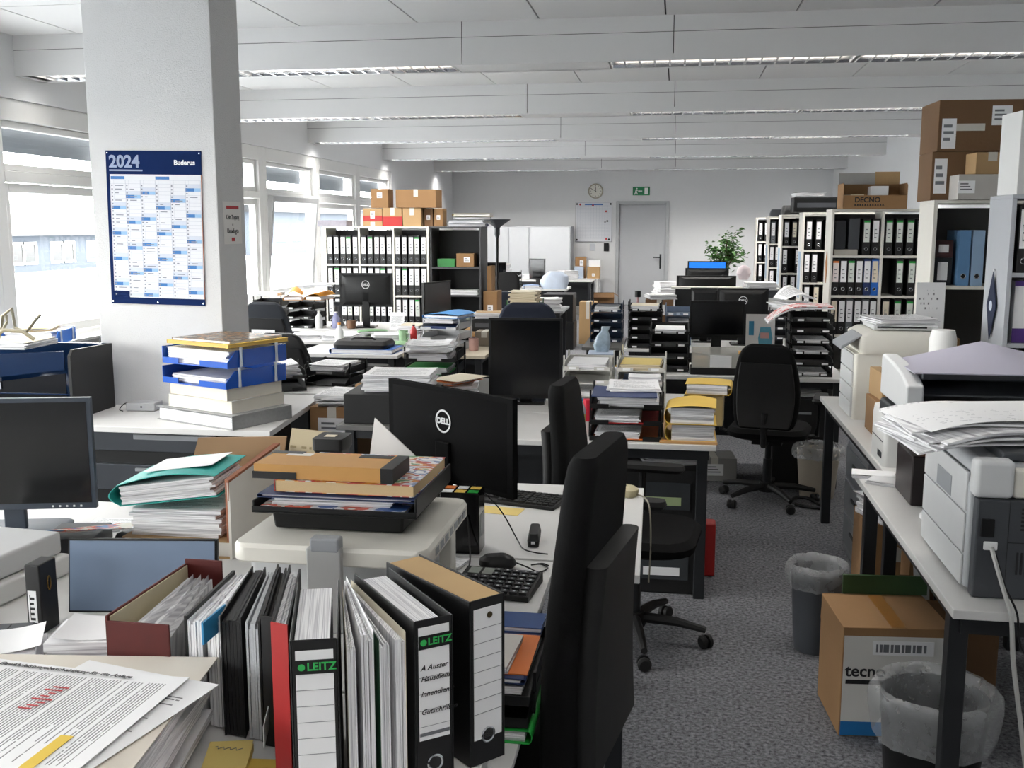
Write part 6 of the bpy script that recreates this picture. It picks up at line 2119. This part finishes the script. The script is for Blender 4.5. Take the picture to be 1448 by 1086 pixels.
t = thing('wall_clock', 'round wall clock with pale rim above the planner board', 'clock', (-1.78, Y1 - .002, 2.49), 0, rot=(PI / 2, 0, 0))
MB().lathe([(.165, 0), (.165, .03), (.15, .045), (.135, .035)], 36, cap=True).build('rim', M('clock rim', '#a9a493', .35, metal=.4), t)
MB().lathe([(.14, .03), (.14, .037)], 36).build('dial', M('clock dial', '#d8d6cc', .6), t)
b = MB()
for i in range(12):
    b.T = Matrix.Rotation(i * PI / 6, 4, 'Z')
    b.box(-.005, .1, .037, .005, .128, .0385)
b.build('hour_mark', INK, t)
b = MB()
b.T = Matrix.Rotation(math.radians(-2), 4, 'Z')
b.box(-.006, -.02, .039, .006, .08, .0405)
b.T = Matrix.Rotation(math.radians(62), 4, 'Z')
b.box(-.004, -.02, .041, .004, .11, .0425)
b.build('hand', INK, t)
t = thing('exit_sign', 'green emergency exit sign over the back door', 'exit sign', (-.785, Y1 - .002, 2.485), 0)
MB().box(-.185, -.02, -.092, .185, 0, .092).build('panel', M('exit green', '#137a4a', .4, vary=0), t)
b = MB()
b.box(.07, -.022, -.07, .15, -.0205, .07)
b.T = Matrix.Translation((-.02, 0, 0))
b.box(-.03, -.022, -.008, .04, -.0205, .008)
b.prism([(-.05, 0), (-.02, -.025), (-.02, .025)], -.022, -.0205, axis='y')
b.T = Matrix.Translation((-.115, 0, 0))
b.lathe([(.012, 0), (.012, .001)], 10) if False else b.prism([(.014 * math.cos(i * PI / 5) + .02, .055 + .014 * math.sin(i * PI / 5)) for i in range(10)][::1], -.022, -.0205, axis='y')
b.prism([(-.015, -.01), (.015, -.015), (.025, .035), (-.005, .035)], -.022, -.0205, axis='y')
b.prism([(-.01, -.01), (.006, -.01), (-.02, -.075), (-.038, -.075)], -.022, -.0205, axis='y')
b.prism([(.0, -.01), (.016, -.01), (.042, -.07), (.028, -.07)], -.022, -.0205, axis='y')
b.prism([(.02, .03), (.05, .005), (.044, -.003), (.014, .02)], -.022, -.0205, axis='y')
b.build('pictogram', WHITEINK, t)
t = thing('planner_board', 'white planner board with grid and red magnets beside the back door', 'board', (-1.815, Y1 - .002, 1.82), 0)
MB().box(-.4, -.02, -.43, .4, 0, .43).build('panel', M('planner white', '#d3d5da', .35, vary=.01), t)
b = MB()
for a_ in ((-.405, -.435, .405, -.425), (-.405, .425, .405, .435), (-.405, -.425, -.395, .425), (.395, -.425, .405, .425)):
    b.box(a_[0], -.024, a_[1], a_[2], -.0202, a_[3])
b.build('frame', GREYPL, t)
b = MB()
for i in range(13):
    x = -.36 + .06 * i
    b.box(x - .0015, -.0215, -.36, x + .0015, -.0202, .36)
for i in range(25):
    z = -.36 + .03 * i
    b.box(-.36, -.0215, z - .001, .36, -.0202, z + .001)
b.build('grid', M('planner grid', '#aeb4c0', .5), t)
b = MB()
b.box(-.2, -.022, .365, .2, -.0203, .395)
b.build('heading', M('planner blue', '#3d6fae', .5), t)
for x, z, m_ in ((-.3, .38, REDINK), (-.02, .36, REDINK), (.27, .23, REDINK), (.3, .02, INK), (.25, .0, GREYPL), (-.37, .39, BLACK), (.37, .39, BLACK), (-.37, -.39, BLACK), (.34, -.38, BLACK), (.28, -.37, REDINK)):
    MB().lathe([(.022, 0), (.022, .008)], 10).build('magnet', m_, t).matrix_local = Matrix.Translation((x, -.021, z)) @ Matrix.Rotation(PI / 2, 4, 'X')
solo(MB().box(-.055, -.03, -.09, .055, 0, .09), 'wall_telephone', BLACK, 'black wall telephone under the planner board beside the door', 'telephone', (-1.53, Y1 - .001, 1.27), bevel=.008)
solo(MB().box(-.055, -.012, -.08, .055, 0, .08), 'switch_plate', M('plate grey', '#b9bdc4', .5), 'pale switch plate under the planner board', 'switch', (-1.84, Y1 - .001, 1.27), bevel=.006)

# plant by the far shelves
t = thing('potted_plant', 'bushy green weeping fig in front of the back wall', 'plant', (.85, 18.5, .001))
MB().lathe([(.17, 0), (.22, .4), (.2, .4), (.16, .36), (.001, .36)], 20).build('pot', DGREY, t)
b = MB()
rs = random.Random(21)
b.tube([(0, 0, .36), (.02, .01, .8), (-.01, 0, 1.15)], [.025, .02, .014], 7)
tips = []
for i in range(16):
    a = rs.uniform(0, 2 * PI)
    r_ = rs.uniform(.15, .36)
    z0 = rs.uniform(.85, 1.15)
    tip = (math.cos(a) * r_, math.sin(a) * r_ * .8, rs.uniform(1.1, 1.62))
    b.tube([(0, 0, z0), (tip[0] * .5, tip[1] * .5, (z0 + tip[2]) / 2 + .08), tip], [.01, .007, .003], 5)
    tips.append((z0, tip))
b.build('trunk', M('bark', '#4a3a2a', .8), t)
b = MB()
for z0, tip in tips:
    for k_ in range(34):
        u = rs.uniform(.35, 1.1)
        c = Vector((tip[0] * u + rs.uniform(-.11, .11), tip[1] * u + rs.uniform(-.11, .11), z0 + (tip[2] - z0) * u + rs.uniform(-.12, .1)))
        L_ = rs.uniform(.07, .12)
        b.T = Matrix.Translation(c) @ Euler((rs.uniform(-.6, .9), rs.uniform(-.8, .8), rs.uniform(0, 6.28))).to_matrix().to_4x4()
        q = b._v([(0, 0, 0), (.022, L_ * .4, .006), (0, L_, -.02), (-.022, L_ * .4, .006)])
        b._f([q, q + 1, q + 2, q + 3], 0)
lf_ = b.build('foliage', M('fig leaves', '#3f6a2c', .45, vary=.5, vs=9), t)

# ---- rear desks, right of the gangway
rows = [(8.35, 'first'), (10.0, 'second'), (12.2, 'third'), (14.6, 'fourth')]
for y, o_ in rows:
    rdesk('white desk, %s row behind the clear desk organiser' % o_, -.4, y, 1.1, y + .75)
monitor('black monitor from behind with logo ring, behind the poster card', (.56, 8.85, DESK), math.radians(182), .42, .3, .17, logo=True, base_w=.2)
monitor('dark plain monitor beside the one with logo ring', (.25, 9.02, DESK), math.radians(178), .24, .26, .2, base_w=.2)
letter_tray('grey trays heaped with messy papers beside the logo ring monitor', (.92, 8.62, DESK + .001), 4, .28, .34, .08, .0, DGREY, seed=13)
ream('messy white and orange papers on the grey trays', (.94, 8.62, DESK + .322), .26, .3, .05, .3, seed=241, messy=.04, lay=6)
b = MB()
b.sheet(lambda u, v: ((u - .5) * .26, (v - .5) * .26, .02 + .1 * math.sin(PI * u) * (.4 + .6 * v)), 8, 5, .004)
solo(b, 'paper_sheet', PRINTS[2], 'curled white printed sheet over the messy grey trays', 'paper', (.96, 8.62, DESK + .385), .3)
letter_tray('black letter trays with clips at the gangway, behind the desk organiser', (-.24, 8.55, DESK + .001), 5, .26, .34, .075, 0, BLACK, seed=14)
ream('white papers on the black trays at the gangway', (-.24, 8.55, DESK + .307), .22, .3, .04, .0, seed=242, messy=.005, topmat=PAPERW, curl=0)
letter_tray('grey blue letter trays beside the dark plain monitor', (.03, 8.72, DESK + .001), 4, .2, .32, .085, .0, M('grey blue plastic', '#6f7d92', .4), seed=15)
for i in range(3):
    ream('papers in the %s grey blue tray' % ('lowest', 'second', 'third')[i], (.03, 8.71, DESK + .006 + .085 * i), .165, .28, .03, 0, seed=243 + i, messy=.004, curl=0)
# side table in the gangway edge
rdesk('dark side table at the gangway with bags and stationery', -.75, 8.4, -.42, 9.25, top=M('dark desk top', '#5c5b59', .5))
letter_tray('dark blue letter trays on the side table at the gangway', (-.58, 8.95, DESK + .001), 4, .26, .34, .085, .0, M('ink blue plastic', '#1c2b40', .3), seed=16)
ream('dark papers and cables on the dark blue trays', (-.58, 8.95, DESK + .262), .2, .26, .04, .0, seed=246, messy=.01, topmat=DGREY)
rdesk('low white stand with a white case beside the black trays at the gangway', -.66, 7.5, -.3, 8.2, z=.6)
solo(MB().box(-.1, -.12, 0, .1, .12, .18), 'small_box', M('pale blue box', '#9aa6b8', .5), 'pale blue box on the low white stand', 'box', (-.54, 7.75, .601), .05, bevel=.005)
b = MB()
b.loft([rring(0, 0, .1, .07, .02, 0), rring(0, 0, .13, .08, .03, .05), rring(.01, 0, .1, .06, .02, .12), rring(.02, 0, .05, .04, .01, .16), rring(.03, .0, .07, .03, .01, .19)])
solo(b, 'bag', M('patterned bag', '#9fb0bd', .3, vary=.5, vs=24), 'small patterned plastic bag on the pale blue box', 'bag', (-.54, 7.77, .782))
b = MB()
b.tube([(-.05, 0, 0), (0, 0, .2), (.05, 0, 0)], .008, 6)
b.tube([(0, 0, .2), (.0, .0, .24)], .006, 6)
b.box(-.055, -.02, 0, .055, .02, .008)
solo(b, 'stand', M('cream stand', '#d3c9a8', .5), 'cream wire stand beside the pale blue box', 'stand', (-.38, 7.72, .603))
solo(MB().box(-.05, -.03, 0, .05, .03, .09), 'small_box', PAPER, 'white card box under the yellow ribbon at the low stand', 'box', (-.4, 7.56, .601), 0, bevel=.003)
b = MB()
b.loft([rring(0, 0, .06, .05, .02, 0), rring(0, 0, .08, .06, .03, .04), rring(0, 0, .03, .03, .01, .07)])
solo(b, 'ribbon', YELLOW, 'yellow ribbon bundle on the low white stand', 'ribbon', (-.42, 7.86, .601))
# second row
monitor('wide black monitor back in the second row behind the organiser', (.30, 10.42, DESK), math.radians(181), .58, .2, .3, base_w=.2)
board('pale shelf plank across the second row monitors', [(.0, 10.18, DESK), (.6, 10.18, DESK), (.6, 10.2, 1.12), (.0, 10.2, 1.12)], M('dark panel', '#1a1b1d', .5))
solo(MB().box(-.34, -.06, 0, .34, .06, .022), 'shelf_board', CREAM, 'pale narrow plank lying on the dark panel in the second row', 'board', (.30, 10.19, 1.121), 0, bevel=.003)
t = thing('desk_printer', 'light grey desk printer with papers, second row near the shelves', 'printer', (.82, 10.35, DESK))
MB().box(-.2, -.17, 0, .2, .17, .3).build('body', LGREY, t, bevel=.015)
MB().box(-.17, -.15, .3, .19, .17, .37).build('feeder', DGREY, t, bevel=.01)
MB().box(-.16, -.172, .12, .16, -.169, .18).build('slot', INK, t)
ream('red edged papers on the light grey desk printer', (.82, 10.36, DESK + .372), .3, .26, .07, .05, seed=251, messy=.02)
b = MB()
b.loft([rring(0, 0, .08, .07, .03, 0), rring(0, 0, .14, .12, .05, .06), rring(0, 0, .12, .1, .05, .11), rring(0, 0, .04, .04, .02, .14)])
solo(b, 'bag', M('pinkish paper', '#cdbfc2', .7, vary=.1), 'crumpled pinkish paper on the light grey printer', 'paper', (.66, 10.4, DESK + .444 + .02))
carton('brown carton with taped label in the second row at the gangway', (-.15, 10.22, DESK + .001), .27, .3, .28, 0, mat=CARDD, lab=[(.02, .18, .07, .1)])
ream('papers on the brown carton in the second row', (-.15, 10.22, DESK + .283), .26, .28, .04, .2, seed=252, messy=.02)
t = thing('desk_fan', 'thin black and pink desk stand beside the brown carton', 'stand', (-.36, 10.12, DESK))
MB().lathe([(.05, 0), (.05, .02), (.012, .03), (.01, .3)], 12).build('pole', M('pink pole', '#b1888a', .5), t)
MB().lathe([(.03, .3), (.03, .36)], 12).build('head', BLACK, t)
for i, (x, y, h, lb) in enumerate(((-.28, 9.55, .0, ''), (.62, 12.8, .1, 'white papers on the third row desk'), (-.1, 12.5, .24, 'paper block at the gangway on the third row desk'), (.95, 12.55, .3, 'paper block near the shelves on the third row desk'), (-.15, 14.9, .2, 'paper block at the gangway on the fourth row desk'), (.3, 14.9, .12, 'white papers on the fourth row desk'))):
    if lb:
        ream(lb, (x, y, DESK + .001), .26, .26, h, .1 * i, seed=255 + i, messy=.02)
monitor('blue box built as a glowing monitor in the third row', (.37, 12.62, DESK), math.radians(3), .46, .27, .3, seen='plain', face=M('glowing blue box face', '#1f73d8', .4, vary=0, emit=.6), base_w=.2)  # a blue box drawn as a monitor, with a glow added to its face
monitor('dark monitor in front of the glowing blue box', (.36, 12.32, DESK), math.radians(181), .5, .3, .2, base_w=.2)
folder('orange folder on the third row desk', (.74, 12.3, DESK + .001), .22, .3, .03, .3, ORANGE, seed=262)

# ---- rear desks, left of the gangway
rdesk('grey desk behind the wooden desk, carrying dark bags', -2.15 + .0, 12.0 - .0, -1.3, 12.8, top=M('grey top', '#97989a', .5))
rdesk('white desk with black monitors before the sliding cabinet', -3.9, 16.2, -1.7, 17.0)
rdesk('white desk right before the sliding door cabinet'.replace('right ', 'just '), -4.1, 18.9, -1.5, 19.7)
rdesk('white window desk behind the three column file shelf', -4.6, 13.4, -2.7, 14.2)
office_chair('blue office chair before the sliding door cabinet', (-4.05, 18.3, 0), math.radians(170), top=1.22, arms=False, cloth=M('blue fabric', '#2c3f63', .9, vary=.1))
office_chair('dark office chair beside the floor lamp', (-2.55, 14.8, 0), math.radians(160), top=1.05, arms=False)
monitor('black monitor before the sliding door cabinet, next to the red bag', (-2.97, 16.75, DESK), math.radians(10), .44, .28, .12, seen='plain', base_w=.2)
monitor('black monitor tilted towards the gangway before the sliding cabinet', (-2.25, 16.82, DESK), math.radians(-25), .3, .34, .12, seen='plain', base_w=.2)
letter_tray('black paper trays between the black monitors', (-2.60, 16.45, DESK + .001), 4, .26, .3, .07, .05, BLACK, seed=17)
b = MB()
b.loft([rring(0, 0, .34, .2, .08, 0), rring(0, 0, .38, .24, .1, .12), rring(0, 0, .26, .16, .07, .2)])
solo(b, 'bag', M('red bag', '#b21f36', .6, vary=.1), 'red bag on the desk before the sliding cabinet', 'bag', (-3.4, 16.45, DESK))
b = MB()
b.loft([rring(0, 0, .4, .26, .1, 0), rring(0, 0, .46, .3, .13, .1), rring(.02, 0, .4, .24, .1, .2), rring(.02, 0, .2, .12, .05, .27)])
solo(b, 'bag', M('white blue bag', '#bcc6d6', .5, vary=.2, vs=9), 'white and blue plastic bag on the desk by the gangway', 'bag', (-2.0 + .08, 16.45, DESK))
for i, (x, y, w, d, h, tp, lb) in enumerate((
        (-3.74, 16.5, .22, .3, .1, PAPER, 'white papers at the window end of the monitor desk'),
        (-1.5, 12.4, .26, .3, .12, PAPER, 'white papers on the grey desk with dark bags'),
        (-3.5, 13.8, .34, .3, .16, PRINTS[1], 'printed papers on the window desk behind the file shelf'),
        (-2.95, 13.75, .3, .3, .3, PAPER, 'tall paper block on the window desk behind the file shelf'),
        (-2.0, 19.3, .3, .3, .16, PAPER, 'white papers on the desk just before the sliding cabinet'),
        (-2.6, 19.2, .34, .3, .1, PRINTS[3], 'printed papers on the desk just before the sliding cabinet'),
        (-3.3, 19.3, .3, .3, .28, PAPERW, 'cream paper block on the desk just before the sliding cabinet'))):
    ream(lb, (x, y, DESK + .001), w, d, h, .15 * i, seed=270 + i, messy=.02, topmat=tp)
b = MB()
b.loft([rring(0, 0, .34, .24, .08, 0), rring(0, 0, .4, .28, .12, .1), rring(-.03, 0, .28, .2, .08, .2)])
solo(b, 'bag', M('dark blue cloth', '#232b3a', .8, vary=.2), 'dark blue jacket heaped on the grey desk', 'jacket', (-1.95, 12.4, DESK))
folder('pale blue folder on the monitor desk by the gangway', (-2.28, 16.38, DESK + .001), .24, .26, .05, .2, M('pale blue folder', '#8aa2c8', .5), seed=281)
folder('orange folder on the monitor desk', (-3.06, 16.4, DESK + .001), .24, .2, .04, .2, ORANGE, seed=282)
carton('white carton under the grey desk with dark bags', (-1.6, 12.3, .001), .3, .3, .4, 0, mat=M('grey white card', '#a5a4a0', .8))

# ---- calendar and notice on the column
t = thing('wall_calendar', 'large blue and white year planner poster on the column', 'wall calendar', (-2.785, 5.248, 1.30), 0, rot=(0, math.radians(1.0), 0))
CW, CH = .545, .82
MB().box(-CW / 2, -.004, 0, CW / 2, 0, CH).build('backing', M('calendar navy', '#0f2450', .8, vary=.05, spec=.1), t)
MB().box(-CW / 2 + .02, -.0052, .035, CW / 2 - .004, -.0041, CH - .125).build('date_sheet', M('calendar paper', '#d9dbe0', .6, vary=.01), t)
MB().box(CW / 2 - .004, -.0052, .035, CW / 2, -.0041, CH - .125).build('copper_edge', M('copper strip', '#9a5a3e', .5), t)
MB().box(-CW / 2 + .02, -.0056, .03, -CW / 2 + .11, -.0041, .07).build('navy_corner', M('calendar navy', '#1d3766', .45), t)
b = MB()
cw = (CW - .03) / 6
x0c, z0c, hh = -CW / 2 + .023, .04, (CH - .125 - .05) / 33
for c in range(7):
    b.box(x0c + c * cw - .0008, -.0056, z0c, x0c + c * cw + .0008, -.0053, z0c + 32 * hh)
for r_ in range(33):
    b.box(x0c, -.0056, z0c + r_ * hh - .0005, x0c + 6 * cw, -.0053, z0c + r_ * hh + .0005)
for c in range(6):
    b.box(x0c + c * cw + .018, -.0056, z0c, x0c + c * cw + .0186, -.0053, z0c + 32 * hh)
b.build('grid', M('calendar grid', '#a9aebb', .6), t)
b = MB()
rs = random.Random(8)
offs = [0, 3, 4, 0, 2, 5]
for c in range(6):
    for r_ in range(31):
        d_ = (r_ + offs[c]) % 7
        z = z0c + (31 - r_) * hh
        if d_ in (5, 6):
            b.box(x0c + c * cw + .001, -.0057, z - hh + .001, x0c + (c + 1) * cw - .001, -.00535, z - .001, 1 if d_ == 5 else 2)
            if d_ == 6:
                b.box(x0c + c * cw + .001, -.0058, z - hh + .001, x0c + c * cw + .05, -.0054, z - .001, 0)
        b.box(x0c + c * cw + .004, -.006, z - hh * .7, x0c + c * cw + .012, -.0055, z - hh * .3, 3)
        if rs.random() < .3:
            b.box(x0c + c * cw + .024, -.006, z - hh * .65, x0c + c * cw + rs.uniform(.035, .075), -.0055, z - hh * .4, 3)
for c in (0, 3):
    b.box(x0c + c * cw + .002, -.0057, z0c + 32.2 * hh, x0c + (c + 1) * cw - .004, -.0054, z0c + 33 * hh, 0)
b.build('day_cells', [M('cell blue', '#2f6fb0', .6), M('cell pale', '#c3c9d6', .6), M('cell light blue', '#8db4d8', .6), M('date ink', '#7d828e', .6)], t)
lettering('2024', M('calendar grey print', '#8f9cb8', .5), t, (-CW / 2 + .018, -.0045, CH - .06), (PI / 2, 0, 0), .088, bold=.003)
lettering('Buderus', WHITEINK, t, (CW / 2 - .155, -.0045, CH - .062), (PI / 2, 0, 0), .036, bold=.0012)
MB().box(-CW / 2 + .018, -.0046, CH - .108, -CW / 2 + .21, -.0041, CH - .1).build('subtitle', M('calendar grey print', '#8f9cb8', .5), t)
for x, z in ((-CW / 2 + .01, .012), (0, .012), (CW / 2 - .01, .012), (-CW / 2 + .01, CH - .012), (CW / 2 - .01, CH - .012)):
    MB().lathe([(.005, 0), (.004, .003)], 10).build('pin', CHROME, t).matrix_local = Matrix.Translation((x, -.004, z)) @ Matrix.Rotation(PI / 2, 4, 'X')

t = thing('notice', 'white paper notice with red bar on the narrow side of the column', 'notice', (-2.418, 5.425, 1.74), 0, rot=(0, 0, PI / 2))
MB().box(-.115, -.001, -.115, .115, 0, .115).build('sheet', M('notice paper', '#e2e0dd', .7, vary=.01), t)
MB().box(-.075, -.0016, .075, .085, -.0011, .092).box(-.02, -.0016, -.1, .02, -.0011, -.08).build('red_bar', REDINK, t)
lettering('Kein Zugang', INK, t, (0, -.0016, .03), (PI / 2, 0, 0), .034, align='CENTER', bold=.0006)
lettering('ø', INK, t, (0, -.0016, -.008), (PI / 2, 0, 0), .024, align='CENTER')
lettering('Unbefugte', INK, t, (0, -.0016, -.045), (PI / 2, 0, 0), .036, align='CENTER', bold=.0006)
